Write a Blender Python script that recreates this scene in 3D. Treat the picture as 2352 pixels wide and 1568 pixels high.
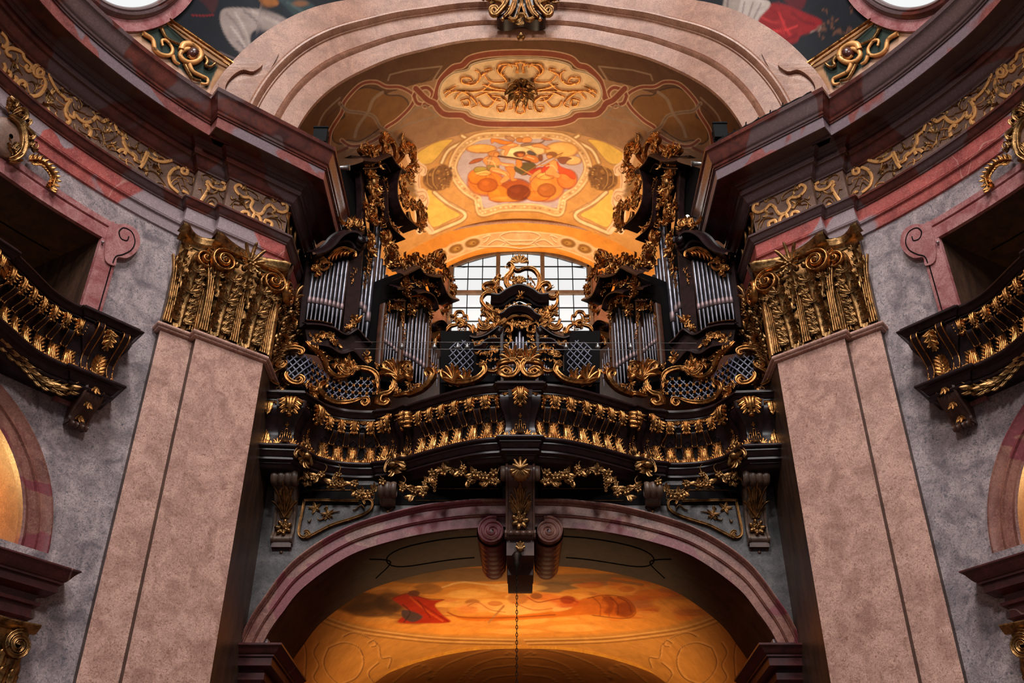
import bpy, math, random
import numpy as np
from mathutils import Vector

# ------------------------------------------------------------------ camera, world, lights, exposure
for o in list(bpy.data.objects): bpy.data.objects.remove(o)
C = bpy.context.scene.collection
PI = math.pi
F = 2290.0; TH = math.atan(2290 / 3484); CT, ST = math.cos(TH), math.sin(TH); U0 = 1195.0
cam_data = bpy.data.cameras.new('camera'); cam = bpy.data.objects.new('camera', cam_data); C.objects.link(cam)
cam.location = (0, 0, 0); cam.rotation_euler = (PI / 2 + TH, 0, 0)
cam_data.sensor_width = 36; cam_data.lens = 36 * F / 2352; cam_data.shift_x = -(U0 - 1176) / 2352
cam_data.clip_start = 0.1; cam_data.clip_end = 200
bpy.context.scene.camera = cam
vs = bpy.context.scene.view_settings
vs.view_transform = 'Standard'; vs.look = 'None'; vs.gamma = 1.0; vs.use_curve_mapping = False; vs.exposure = 0.28
w = bpy.data.worlds.new('world'); bpy.context.scene.world = w; w.use_nodes = True
bg = w.node_tree.nodes['Background']; bg.inputs[0].default_value = (0.92, 0.93, 1.0, 1); bg.inputs[1].default_value = 0.07

def light(name, kind, loc, energy, color, size=1.0, target=None, size_y=None, spot=None, blend=0.5):
    d = bpy.data.lights.new(name, kind); d.energy = energy; d.color = color
    if kind == 'AREA':
        d.size = size
        if size_y: d.shape = 'RECTANGLE'; d.size_y = size_y
    elif kind == 'SPOT':
        d.spot_size = spot or 1.2; d.spot_blend = blend; d.shadow_soft_size = size
    else: d.shadow_soft_size = size
    o = bpy.data.objects.new(name, d); C.objects.link(o); o.location = loc
    if target is not None:
        o.rotation_euler = (Vector(target) - Vector(loc)).to_track_quat('-Z', 'Y').to_euler()
    return o
WARM = (1.0, 0.60, 0.26); WARM2 = (1.0, 0.74, 0.46); DAY = (1.0, 0.965, 0.94)
# daylight falling from the windows of the dome above the oval nave
light('dome_daylight', 'AREA', (0, -4.0, 34), 5200, DAY, 7, (0, 13, 9))
light('dome_window_light', 'AREA', (-7, -6, 19), 1150, DAY, 3.0, (5, 13, 8))
light('dome_window_light', 'AREA', (7, -6, 19), 1150, DAY, 3.0, (-5, 13, 8))
# lamps of the organ loft vault and of the vault under the loft
light('vault_lamp', 'AREA', (0, 18.6, 13.2), 130, WARM2, 3.0, (0, 18.9, 17), 1.2)
light('vault_lamp', 'AREA', (0, 20.9, 14.2), 60, WARM, 2.6, (0, 20.2, 17), .4)
light('vault_lamp', 'SPOT', (-3.75, 14.05, 14.1), 330, WARM2, .12, (1.2, 15.9, 16.9), spot=1.1, blend=.9)
light('vault_lamp', 'SPOT', (3.75, 14.05, 14.1), 330, WARM2, .12, (-1.2, 15.9, 16.9), spot=1.1, blend=.9)
ll = light('loft_lamp', 'AREA', (0, 20.6, 2.6), 120, (1, .6, .28), 5.5, (0, 20.9, 7), 1.0); ll.data.spread = 2.1
light('window_daylight', 'AREA', (0, 21.2, 15.7), 60, DAY, 3.2, (0, 14, 10), 1.8)

# ------------------------------------------------------------------ projection helpers (where a point of the place is)
def ray(u, v):
    yp = (784 - v) / F; return ((u - U0) / F, CT - yp * ST, ST + yp * CT)
def atY(u, v, Y):
    d = ray(u, v); t = Y / d[1]; return (d[0] * t, Y, d[2] * t)
def Z(ox, oy, sc, pts): return [(ox + a / sc, oy + b / sc) for a, b in pts]
def mir(pts): return [(2 * U0 - u, v) for u, v in pts]

# ------------------------------------------------------------------ mesh builder
class MB:
    def __init__(s): s.v = []; s.q = []; s.t = []; s.n = 0; s.col = []
    def add(s, V, Q=None, T=None):
        V = np.asarray(V, float).reshape(-1, 3)
        if Q is not None and len(Q): s.q.append(np.asarray(Q, int) + s.n)
        if T is not None and len(T): s.t.append(np.asarray(T, int) + s.n)
        s.v.append(V); s.n += len(V); return s
    def grid(s, P, cu=False, cv=False):
        P = np.asarray(P, float); nu, nv = P.shape[:2]
        I = np.arange(nu * nv).reshape(nu, nv)
        if cu: I = np.vstack([I, I[:1]])
        if cv: I = np.hstack([I, I[:, :1]])
        Q = np.stack([I[:-1, :-1], I[1:, :-1], I[1:, 1:], I[:-1, 1:]], -1).reshape(-1, 4)
        return s.add(P.reshape(-1, 3), Q)
    def box(s, x0, x1, y0, y1, z0, z1):
        V = [(x, y, z) for x in (x0, x1) for y in (y0, y1) for z in (z0, z1)]
        return s.add(V, [(0, 1, 3, 2), (4, 6, 7, 5), (0, 4, 5, 1), (2, 3, 7, 6), (0, 2, 6, 4), (1, 5, 7, 3)])
    def tube(s, pts, r, n=6, cap=True):
        P = np.asarray(pts, float); m = len(P)
        r = np.full(m, r) if np.isscalar(r) else np.asarray(r, float)
        T = np.gradient(P, axis=0); T /= np.linalg.norm(T, axis=1)[:, None] + 1e-9
        up = np.array([0, 0, 1.0]) if abs(T[0][2]) < .9 else np.array([0, 1.0, 0])
        G = []
        a = np.linspace(0, 2 * PI, n, endpoint=False)
        prev = None
        for i in range(m):
            x = np.cross(up if prev is None else prev, T[i])
            if np.linalg.norm(x) < 1e-4: x = np.cross((1, 0, 0), T[i])
            x /= np.linalg.norm(x); y = np.cross(T[i], x); prev = y
            G.append(P[i] + r[i] * (np.cos(a)[:, None] * x + np.sin(a)[:, None] * y))
        G = np.array(G)
        s.grid(G, cv=True)
        if cap:
            k = s.n
            s.add([P[0], P[-1]]); b = k - m * n
            s.t.append(np.array([(k, b + (j + 1) % n, b + j) for j in range(n)] + [(k + 1, b + (m - 1) * n + j, b + (m - 1) * n + (j + 1) % n) for j in range(n)]))
        return s
    def ball(s, c, r, n=6, m=4, sc=(1, 1, 1)):
        a = np.linspace(0, 2 * PI, n, endpoint=False); b = np.linspace(0.12, PI - .12, m + 1)
        G = np.array([[(math.sin(q) * math.cos(p) * sc[0], math.sin(q) * math.sin(p) * sc[1], math.cos(q) * sc[2]) for p in a] for q in b]) * r + np.array(c)
        return s.grid(G, cv=True)
    def lathe(s, prof, c, n=12):
        a = np.linspace(0, 2 * PI, n, endpoint=False)
        return s.grid([[(c[0] + r * math.cos(p), c[1] + r * math.sin(p), c[2] + z) for p in a] for r, z in prof], cv=True)
    def V(s): return np.concatenate(s.v) if s.v else np.zeros((0, 3))
    def warp(s, f):
        V = f(s.V()); s.v = [V]; return s
    def put(s, o, f=None):
        V = o.V();
        if f is not None: V = f(V)
        for q in o.q: s.q.append(q + s.n)
        for t in o.t: s.t.append(t + s.n)
        s.v.append(V); s.n += len(V); return s
    def build(s, name, mat, parent=None, sd=1, smooth=True, loc=None, colors=None, **tags):
        V = s.V().copy(); fl = False
        if sd < 0: V[:, 0] *= -1; fl = True
        Q = np.concatenate(s.q) if s.q else np.zeros((0, 4), int); T = np.concatenate(s.t) if s.t else np.zeros((0, 3), int)
        if fl: Q = Q[:, ::-1]; T = T[:, ::-1]
        off = world_loc(parent) if parent is not None else np.zeros(3)
        if loc is None:
            loc = V.mean(axis=0) if len(V) else np.zeros(3)
        loc = np.asarray(loc, float)
        me = bpy.data.meshes.new(name)
        me.vertices.add(len(V)); me.vertices.foreach_set('co', (V - loc).astype(np.float32).ravel())
        nl = Q.size + T.size; me.loops.add(nl)
        me.loops.foreach_set('vertex_index', np.concatenate([Q.ravel(), T.ravel()]).astype(np.int32))
        nf = len(Q) + len(T); me.polygons.add(nf)
        st = np.concatenate([np.arange(len(Q)) * 4, len(Q) * 4 + np.arange(len(T)) * 3]).astype(np.int32)
        me.polygons.foreach_set('loop_start', st)
        me.polygons.foreach_set('use_smooth', np.full(nf, bool(smooth), bool))
        me.update(calc_edges=True); me.validate()
        if smooth == 'auto': me.set_sharp_from_angle(angle=0.6)
        if colors is not None:
            ca = me.color_attributes.new('Col', 'FLOAT_COLOR', 'POINT')
            ca.data.foreach_set('color', np.concatenate([colors, np.ones((len(colors), 1))], 1).astype(np.float32).ravel())
        me.materials.append(mat)
        o = bpy.data.objects.new(name, me); C.objects.link(o)
        if parent is not None: o.parent = parent
        o.location = loc - off
        for k, x in tags.items(): o[k] = x
        return o
def world_loc(o):
    p = np.zeros(3)
    while o is not None: p = p + np.array(o.location); o = o.parent
    return p
def thing(name, label, cat, loc, group=None, kind=None):
    o = bpy.data.objects.new(name, None); C.objects.link(o); o.location = loc; o.empty_display_size = .1
    o['label'] = label; o['category'] = cat
    if group: o['group'] = group
    if kind: o['kind'] = kind
    return o
def structure(name, label, loc=(0, 0, 0)):
    o = bpy.data.objects.new(name, None); C.objects.link(o); o.location = loc
    o['label'] = label; o['kind'] = 'structure'; return o
def SD(s): return 'right' if s > 0 else 'left'

# ------------------------------------------------------------------ curved vertical surfaces
class Surf:
    """a vertical surface standing on a plan line; coordinates are (length along, height, distance in front)"""
    def __init__(s, pts, flip=False):
        s.p = np.array(pts, float); d = np.diff(s.p, axis=0); s.L = np.hypot(d[:, 0], d[:, 1]); s.c = np.concatenate([[0], np.cumsum(s.L)])
        s.d = d / s.L[:, None]; s.len = s.c[-1]; s.sg = -1 if flip else 1
    def hit(s, u, v):
        dx, dy, dz = ray(u, v); best = None
        for i in range(len(s.L)):
            a = s.p[i]; e = s.d[i]; den = dx * e[1] - dy * e[0]
            if abs(den) < 1e-9: continue
            t = (a[0] * e[1] - a[1] * e[0]) / den
            q = ((t * dx - a[0]) * e[0] + (t * dy - a[1]) * e[1])
            lo = -99 if i == 0 else -1e-6; hi = 99 if i == len(s.L) - 1 else s.L[i] + 1e-6
            if t > 0 and lo <= q <= hi:
                if best is None or t < best[2]: best = (s.c[i] + q, t * dz, t)
        return best[:2] if best else (0, 0)
    def hits(s, pts): return [s.hit(u, v) for u, v in pts]
    def warp(s, V, smooth=True):
        S = V[:, 0]; i = np.clip(np.searchsorted(s.c, S) - 1, 0, len(s.L) - 1)
        q = S - s.c[i]; P = s.p[i] + s.d[i] * q[:, None]
        D = s.d[i]
        if smooth:
            # blend directions between segments
            f = np.clip(q / s.L[i], 0, 1)[:, None]
            Dn = s.d[np.clip(i + 1, 0, len(s.L) - 1)]; Dp = s.d[np.clip(i - 1, 0, len(s.L) - 1)]
            D = np.where(f > .5, D * (1.5 - f) + Dn * (f - .5), D * (.5 + f) + Dp * (.5 - f)); D = D / np.linalg.norm(D, axis=1)[:, None]
        N = np.stack([D[:, 1], -D[:, 0]], 1) * s.sg
        X = P + N * V[:, 2:3]
        return np.stack([X[:, 0], X[:, 1], V[:, 1]], 1)
    def W(s, smooth=True): return lambda V: s.warp(V, smooth)
def smoothpath(pts, n=8, closed=False):
    P = [np.array(p, float) for p in pts]; m = len(P); out = []
    rng = range(m) if closed else range(m - 1)
    for i in rng:
        if closed: p0, p1, p2, p3 = P[i - 1], P[i], P[(i + 1) % m], P[(i + 2) % m]
        else: p0, p1, p2, p3 = P[max(i - 1, 0)], P[i], P[i + 1], P[min(i + 2, m - 1)]
        for k in range(n):
            t = k / n
            out.append(.5 * ((2 * p1) + (-p0 + p2) * t + (2 * p0 - 5 * p1 + 4 * p2 - p3) * t * t + (-p0 + 3 * p1 - 3 * p2 + p3) * t ** 3))
    if not closed: out.append(P[-1])
    return np.array(out)
def mitre(path, d):
    """offset a plan line by d to its front, mitred"""
    P = np.array(path, float); e = np.diff(P, axis=0); e /= np.linalg.norm(e, axis=1)[:, None]
    N = np.stack([e[:, 1], -e[:, 0]], 1); out = []
    for i in range(len(P)):
        if i == 0: m = N[0]
        elif i == len(P) - 1: m = N[-1]
        else:
            m = N[i - 1] + N[i]; m = m / max(1e-6, (1 + N[i - 1] @ N[i]))
        out.append(P[i] + m * d)
    return np.array(out)
def sweep(mb, path, prof):
    G = []
    for d, z in prof:
        o = mitre(path, d); G.append(np.concatenate([o, np.full((len(o), 1), z)], 1))
    return mb.grid(np.array(G))
def cyma(d0, z0, d1, z1, n=6, rev=False):
    out = []
    for i in range(n + 1):
        t = i / n; s_ = .5 - .5 * math.cos(PI * t)
        if rev: out.append((d0 + (d1 - d0) * s_, z0 + (z1 - z0) * t))
        else: out.append((d0 + (d1 - d0) * t, z0 + (z1 - z0) * s_))
    return out
def torus_p(d, z, r, n=5, a0=-PI / 2, a1=PI / 2): return [(d + r * math.cos(a0 + (a1 - a0) * i / n), z + r * math.sin(a0 + (a1 - a0) * i / n)) for i in range(n + 1)]

# ------------------------------------------------------------------ carved ornament, in local (across, up, forward)
RIM = [(-.5, 0), (-.5, .75), (-.38, 1), (-.2, .62), (0, .55), (.2, .62), (.38, 1), (.5, .75), (.5, 0)]
ROUND = [(-.5, 0), (-.42, .55), (-.2, .92), (0, 1), (.2, .92), (.42, .55), (.5, 0)]
FLAT = [(-.5, 0), (-.47, .9), (-.3, 1), (.3, 1), (.47, .9), (.5, 0)]
CORN = [(-.5, 0), (-.5, .45), (-.3, .5), (-.25, .7), (-.05, .78), (.1, 1.0), (.35, 1.12), (.5, 1.12), (.5, 0)]
ARCHI = [(-.5, 0), (-.5, .6), (-.44, .75), (-.38, .6), (-.1, .6), (-.05, .8), (.0, .85), (.05, .6), (.28, .6), (.33, .8), (.42, 1.1), (.5, 1.0), (.5, 0)]
def band(mb, pts, wd, th, prof=RIM, c0=0.0, n=5, taper=None, sm=True):
    P = smoothpath(pts, n) if sm else np.array(pts, float)
    T = np.gradient(P, axis=0); T /= np.linalg.norm(T, axis=1)[:, None] + 1e-9; N = np.stack([-T[:, 1], T[:, 0]], 1)
    m = len(P); t = np.linspace(0, 1, m)
    if taper == 'both': k = .35 + .65 * np.sin(PI * np.clip(t, .02, .98)) ** .6
    elif taper == 'end': k = 1 - .75 * t
    elif taper == 'start': k = .25 + .75 * t
    else: k = np.ones(m)
    G = []
    for a, h in prof:
        X = P + N * (a * wd * k)[:, None]; G.append(np.concatenate([X, (c0 + h * th * (.5 + .5 * k))[:, None]], 1))
    mb.grid(np.array(G).transpose(1, 0, 2)); return mb
def cscroll(A, B, bow=.35, curl=1.0, S=False, n=26):
    """points of a C (or S) scroll between A and B with curled ends"""
    t = np.linspace(0, 1, n); x = 2 * t - 1
    k = np.abs(x) ** 3 * 9 * curl + bow * 2.2
    if S: k = k * np.sign(x)
    h = np.cumsum(k) / n * 1.6; h -= h[n // 2]
    p = np.cumsum(np.stack([np.cos(h), np.sin(h)], 1), 0)
    p -= p[0]; ch = p[-1] - p[0]
    L = math.hypot(*ch) + 1e-9; a = math.atan2(ch[1], ch[0])
    D = np.array(B, float) - np.array(A, float); LD = math.hypot(*D); b = math.atan2(D[1], D[0])
    # widen so that the whole scroll spans A..B
    r = np.array([[math.cos(b - a), -math.sin(b - a)], [math.sin(b - a), math.cos(b - a)]])
    q = p @ r.T; e = D / LD; pr = q @ e; sc = LD / (pr.max() - pr.min()); q = q * sc
    q += np.array(A) - q[0]; pr = (q - np.array(A)) @ e; q -= e * pr.min()
    return q
def spiral(c, r, a0, turns, dr=1, n=None, k=.12):
    n = n or int(14 * turns) + 4; out = []
    for i in range(n):
        t = i / (n - 1); rr = r * (1 - (1 - k) * t); a = a0 + dr * turns * 2 * PI * t
        out.append((c[0] + rr * math.cos(a), c[1] + rr * math.sin(a)))
    return out
def leaf(mb, base, ang, L, W, c0=0.0, th=.25, lobes=4, curl=.35, nu=13):
    """an acanthus leaf growing from base in direction ang"""
    us = np.linspace(0, 1, nu); vs_ = np.array([-1, -.78, -.5, -.22, 0, .22, .5, .78, 1])
    G = []
    for i, t in enumerate(us):
        env = (math.sin(PI * min(1, t * .86 + .12)) ** .75)
        lob = .72 + .28 * abs(math.cos(PI * lobes * t)) if i % 1 == 0 else 1
        wd = W * .5 * env * lob * (1 if t < .999 else .1)
        row = []
        for v in vs_:
            sag = -.10 * L * abs(v) * (0.3 + .7 * (abs(math.sin(PI * lobes * t))))
            h = th * L * (.28 * math.cos(v * PI * 2.0) * (1 - .3 * t) + .5 * (1 - abs(v)) * .6) * (.35 + env * .65) + curl * L * t ** 3 * (1 - .25 * v * v)
            if abs(v) == 1: h = h * .35 - .02 * L
            y = t * L * (1 if t < .8 else 1) + sag * (.6 if v == 0 else 1)
            if t > .82: y -= curl * L * .9 * (t - .82)
            row.append((v * wd, y, c0 + h))
        G.append(row)
    G = np.array(G); ca, sa = math.cos(ang - PI / 2), math.sin(ang - PI / 2)
    X = G[..., 0] * ca - G[..., 1] * sa + base[0]; Y = G[..., 0] * sa + G[..., 1] * ca + base[1]
    return mb.grid(np.stack([X, Y, G[..., 2]], -1))
def palm(mb, base, ang, L, W, n=5, c0=0, spread=1.0, th=.1, curl=.25):
    """several narrow leaf fingers from one foot"""
    for i in range(n):
        f = (i - (n - 1) / 2) / max(1, (n - 1) / 2)
        a = ang + f * spread; l = L * (1 - .35 * f * f)
        P = [(0, 0), (l * .45, f * l * .02), (l * .85, f * l * .12), (l, f * l * .25)]
        q = [(base[0] + x * math.cos(a) - y * math.sin(a), base[1] + x * math.sin(a) + y * math.cos(a)) for x, y in P]
        sub = MB(); band(sub, q, W, th * L, ROUND, c0, 3, 'both')
        V = sub.V(); r = np.hypot(V[:, 0] - base[0], V[:, 1] - base[1]) / L; V[:, 2] += curl * L * r ** 2.5; sub.v = [V]; mb.put(sub)
    return mb
def shell(mb, c, R, a0, a1, n=7, c0=0, th=.3):
    m = n * 4 + 1; G = []
    for r in (.12, .35, .6, .85, 1.0, 1.04):
        row = []
        for j in range(m):
            t = j / (m - 1); a = a0 + (a1 - a0) * t; rib = abs(math.cos(PI * n * t)) if False else abs(math.sin(PI * n * t))
            rr = r * R * (1 + (.08 * rib - .06 if r > .8 else 0))
            row.append((c[0] + rr * math.cos(a), c[1] + rr * math.sin(a), c0 + R * th * (.2 + .5 * r * rib + .4 * r * r) * (0 if r > 1.01 else 1)))
        G.append(row)
    return mb.grid(np.array(G))
def fluteleaf(mb, s_, z0, d, L, W, c0=0.02, bud=False):
    """gilt leaf of three flutes with curling side lobes; d = +1 grows up, -1 hangs"""
    for q, h in ((-.16, .74), (0, .9), (.16, .74)): band(mb, [(s_ + q * W, z0), (s_ + q * W * (.9 if not bud else .6), z0 + d * L * h * .5), (s_ + q * W * .55, z0 + d * L * h)], W * .17, .03, ROUND, c0 + .015, 3)
    band(mb, [(s_, z0), (s_, z0 + d * L * .8)], W * .62, .02, ROUND, c0, 1, 'end' if bud else None, sm=False)
    n_ = 4
    for k in range(n_):
        t = .10 + .66 * k / (n_ - 1); wd = W * (.30 - .10 * t if not bud else .34 - .22 * t)
        for e in (-1, 1):
            a = PI / 2 * d - e * d * (.62 if not bud else .75 - .2 * t); leaf(mb, (s_ + e * W * .20 * (1 - .4 * t), z0 + d * L * t), a, W * (.50 - .16 * t), W * .20, c0 + .01, .3, 1, .5, 7)
    for a in (-.45, 0, .45): leaf(mb, (s_, z0 + d * L * .74), PI / 2 * d + a, L * .27, W * .2, c0 + .012, .2, 1, .3, 7)
    return mb
def acanthus(mb, base, ang, L, W, c0=0.0, pairs=4, curl=.35, th=.14):
    ca, sa = math.cos(ang), math.sin(ang)
    leaf(mb, base, ang, L, W * .8, c0, th, 3, curl, 11)
    for k in range(pairs):
        t = .12 + .72 * k / pairs; o = (base[0] + ca * L * t, base[1] + sa * L * t); l = W * (.62 - .22 * abs(t - .35)); c = c0 + curl * L * t ** 3 + th * L * .12
        for e in (-1, 1): leaf(mb, o, ang + e * (.95 - .3 * t), l, l * .62, c + .01, .26, 2, .5, 7)
    e = (base[0] + ca * L * .86, base[1] + sa * L * .86)
    for a in (-.7, 0, .7): leaf(mb, e, ang + a, W * .34, W * .2, c0 + curl * L * .75, .25, 1, .2, 6)
    return mb
def rosette(mb, c, R, n=6, c0=0, th=.3, a0=0.0):
    m = n * 6; a = np.linspace(0, 2 * PI, m, endpoint=False); pet = np.abs(np.cos((a - a0) * n / 2))
    G = [[(c[0] + r * R * (1 - (.45 * (1 - p) if r > .6 else 0)) * math.cos(q), c[1] + r * R * (1 - (.45 * (1 - p) if r > .6 else 0)) * math.sin(q), c0 + R * th * h * (.4 + .6 * p)) for q, p in zip(a, pet)] for r, h in ((.28, .7), (.4, .5), (.65, 1.0), (.9, .95), (1.0, .35), (.98, -.1))]
    mb.grid(np.array(G), cv=True)
    mb.ball((c[0], c[1], c0 + R * th * .6), R * .27, 6, 4); return mb
def carving(mb, path, wd, seed=1, n=10, c0=0.0, depth=1.0):
    """dense rococo foliage strung along a line"""
    n = int(n * 1.6); R = random.Random(seed); P = smoothpath(path, 8); D = np.concatenate([[0], np.cumsum(np.hypot(*np.diff(P, axis=0).T))])
    for i in range(n):
        s_ = D[-1] * (i + R.uniform(.1, .9)) / n; x = np.array([np.interp(s_, D, P[:, 0]), np.interp(s_, D, P[:, 1])])
        k = min(len(P) - 2, max(0, int(np.searchsorted(D, s_)) - 1)); T = P[k + 1] - P[k]; T /= np.hypot(*T) + 1e-9; N = np.array([-T[1], T[0]])
        o = x + N * R.uniform(-.38, .38) * wd; r = R.random(); a = R.uniform(0, 2 * PI); c = c0 + R.uniform(0, .25) * wd * depth
        if r < .42:
            l = wd * R.uniform(.55, 1.0); e = np.array([math.cos(a), math.sin(a)]) * l / 2
            band(mb, cscroll(o - e, o + e, R.uniform(.2, .5) * R.choice([1, 1, 1]), 1, R.random() < .3, 16), wd * .17, wd * .2 * depth, RIM, c, 1, 'both', sm=False)
        elif r < .85:
            leaf(mb, o, a, wd * R.uniform(.55, .95), wd * R.uniform(.35, .5), c, .3 * depth, 3, .45 * depth, 9)
        else:
            mb.ball((o[0], o[1], c + wd * .15), wd * R.uniform(.09, .15), 6, 4)
    return mb

def board_(pts, c0, th):
    from mathutils.geometry import tessellate_polygon
    P = smoothpath(pts, 4, True); m = len(P); T = tessellate_polygon([[Vector((a, b, 0)) for a, b in P]])
    V = np.concatenate([np.concatenate([P, np.full((m, 1), c0)], 1), np.concatenate([P, np.full((m, 1), c0 - th)], 1)])
    mb = MB(); mb.add(V, [(i, (i + 1) % m, m + (i + 1) % m, m + i) for i in range(m)], T); return mb

# ------------------------------------------------------------------ materials
def newmat(name):
    m = bpy.data.materials.new(name); m.use_nodes = True; nt = m.node_tree; b = nt.nodes['Principled BSDF']; return m, nt, b
def lin(c): return tuple(((x / 255) / 12.92 if x / 255 <= .04045 else ((x / 255 + .055) / 1.055) ** 2.4) for x in c) + (1,)
def noise(nt, scale, detail=4, rough=.6, dist=0.0, vec=None):
    n = nt.nodes.new('ShaderNodeTexNoise'); n.inputs['Scale'].default_value = scale; n.inputs['Detail'].default_value = detail
    n.inputs['Roughness'].default_value = rough; n.inputs['Distortion'].default_value = dist
    if vec is not None: nt.links.new(vec, n.inputs['Vector'])
    return n
def ramp(nt, src, stops):
    r = nt.nodes.new('ShaderNodeValToRGB'); e = r.color_ramp.elements
    e[0].position, e[0].color = stops[0]; e[1].position, e[1].color = stops[-1]
    for p, c in stops[1:-1]: x = e.new(p); x.color = c
    nt.links.new(src, r.inputs[0]); return r
def mixc(nt, f, a, b, mode='MIX'):
    m = nt.nodes.new('ShaderNodeMix'); m.data_type = 'RGBA'; m.blend_type = mode
    for sock, val in ((m.inputs[0], f), (m.inputs[6], a), (m.inputs[7], b)):
        if isinstance(val, (int, float, tuple)): sock.default_value = val
        else: nt.links.new(val, sock)
    return m.outputs[2]
def wpos(nt, sc=(1, 1, 1)):
    g = nt.nodes.new('ShaderNodeNewGeometry'); mp = nt.nodes.new('ShaderNodeMapping'); mp.inputs['Scale'].default_value = sc
    nt.links.new(g.outputs['Position'], mp.inputs['Vector']); return mp.outputs[0]
def bump(nt, b, h, strength=.2, dist=.02):
    n = nt.nodes.new('ShaderNodeBump'); n.inputs['Strength'].default_value = strength; n.inputs['Distance'].default_value = dist
    nt.links.new(h, n.inputs['Height']); nt.links.new(n.outputs[0], b.inputs['Normal'])
def marble(name, base, dark, fleck, scale=1.0, patch=None, patchscale=.35, rough=.38, vein=True, fleckamt=.5, cutoff=.5, stretch=(1, 1, 1)):
    m, nt, b = newmat(name); v = wpos(nt, stretch)
    n1 = noise(nt, 1.3 * scale, 6, .62, .8, v); r1 = ramp(nt, n1.outputs[0], [(.34, lin(dark)), (.62, lin(base))])
    col = r1.outputs[0]
    n2 = noise(nt, 7 * scale, 5, .7, 2.5, v); r2 = ramp(nt, n2.outputs[0], [(.50, (0, 0, 0, 1)), (.64, (fleckamt,) * 3 + (1,))])
    col = mixc(nt, r2.outputs[0], col, lin(fleck))
    n4 = noise(nt, 22 * scale, 4, .7, 1.0, v); r4 = ramp(nt, n4.outputs[0], [(.34, (.62, .58, .58, 1)), (.62, (1.1, 1.1, 1.1, 1))]); col = mixc(nt, 1.0, col, r4.outputs[0], 'MULTIPLY')
    if patch:
        n3 = noise(nt, patchscale, 3, .5, .6, v); r3 = ramp(nt, n3.outputs[0], [(cutoff - .006, (0, 0, 0, 1)), (cutoff + .006, (1, 1, 1, 1))])
        pc = mixc(nt, r2.outputs[0], lin(patch), lin(tuple(min(255, int(x * 1.25) + 8) for x in patch)))
        pc = mixc(nt, .8, pc, r4.outputs[0], 'MULTIPLY'); col = mixc(nt, r3.outputs[0], col, pc)
    if vein:
        nv = noise(nt, .16 * scale, 3, .45, .8, v); rv = ramp(nt, nv.outputs[0], [(.4965, (0, 0, 0, 1)), (.5, (.4, .4, .4, 1)), (.5035, (0, 0, 0, 1))])
        col = mixc(nt, rv.outputs[0], col, lin((205, 165, 150)))
    nt.links.new(col, b.inputs['Base Color']); b.inputs['Roughness'].default_value = rough
    rr = ramp(nt, n4.outputs[0], [(.3, (rough + .12,) * 3 + (1,)), (.7, (rough - .06,) * 3 + (1,))]); nt.links.new(rr.outputs[0], b.inputs['Roughness'])
    bump(nt, b, n4.outputs[0], .06, .01); return m
def gold(name, base, rough=.33, dirt=.5, metal=1.0):
    m, nt, b = newmat(name); v = wpos(nt)
    n1 = noise(nt, 9, 5, .65, .4, v); d = tuple(x * .55 for x in base)
    r = ramp(nt, n1.outputs[0], [(.36, lin(d)), (.36 + .28 * dirt, lin(base))])
    nt.links.new(r.outputs[0], b.inputs['Base Color'])
    b.inputs['Metallic'].default_value = metal; n2 = noise(nt, 30, 3, .6, 0, v)
    rr = ramp(nt, n2.outputs[0], [(.3, (rough - .1,) * 3 + (1,)), (.7, (rough + .15,) * 3 + (1,))]); nt.links.new(rr.outputs[0], b.inputs['Roughness'])
    bump(nt, b, n2.outputs[0], .25, .01); return m
def plain(name, col, rough=.5, metal=0.0, ns=6, var=.2, spec=None):
    m, nt, b = newmat(name); n1 = noise(nt, ns, 5, .6, .5, wpos(nt)); a = tuple(x * (1 - var) for x in col); c = tuple(min(255, x * (1 + var)) for x in col)
    r = ramp(nt, n1.outputs[0], [(.3, lin(a)), (.7, lin(c))]); nt.links.new(r.outputs[0], b.inputs['Base Color'])
    b.inputs['Roughness'].default_value = rough; b.inputs['Metallic'].default_value = metal; bump(nt, b, n1.outputs[0], .12, .01)
    if spec is not None: b.inputs['Specular IOR Level'].default_value = spec
    return m
def painted(name, rough=.65):
    m, nt, b = newmat(name); a = nt.nodes.new('ShaderNodeAttribute'); a.attribute_name = 'Col'
    v = wpos(nt); n1 = noise(nt, 3.5, 6, .65, .6, v); r = ramp(nt, n1.outputs[0], [(.3, (.80, .78, .75, 1)), (.7, (1.1, 1.1, 1.1, 1))])
    n2 = noise(nt, 45, 3, .6, 0, v); r2 = ramp(nt, n2.outputs[0], [(.3, (.93, .93, .93, 1)), (.7, (1.05, 1.05, 1.05, 1))])
    col = mixc(nt, 1.0, a.outputs['Color'], r.outputs[0], 'MULTIPLY'); col = mixc(nt, 1.0, col, r2.outputs[0], 'MULTIPLY')
    nt.links.new(col, b.inputs['Base Color']); b.inputs['Roughness'].default_value = rough; b.inputs['Specular IOR Level'].default_value = .12; bump(nt, b, n2.outputs[0], .05, .005); return m
def emit(name, col, s_):
    m, nt, b = newmat(name); b.inputs['Base Color'].default_value = (.08, .08, .08, 1); b.inputs['Emission Color'].default_value = (*col, 1); b.inputs['Emission Strength'].default_value = s_; return m
M = {}
M['pilaster'] = marble('pink_buff_stone', (224, 178, 160), (178, 134, 120), (132, 82, 60), 2.4, rough=.5, fleckamt=.75)
M['grey'] = marble('grey_marble', (192, 174, 174), (126, 112, 116), (72, 76, 88), 2.2, rough=.45, vein=False, fleckamt=.8)
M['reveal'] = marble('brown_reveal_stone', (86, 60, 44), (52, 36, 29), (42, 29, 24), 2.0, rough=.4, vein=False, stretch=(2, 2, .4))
M['cornice'] = marble('red_brown_marble', (112, 54, 43), (64, 33, 30), (58, 30, 29), 2.0, patch=(92, 72, 72), patchscale=.42, cutoff=.52, rough=.24, vein=False)
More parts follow.
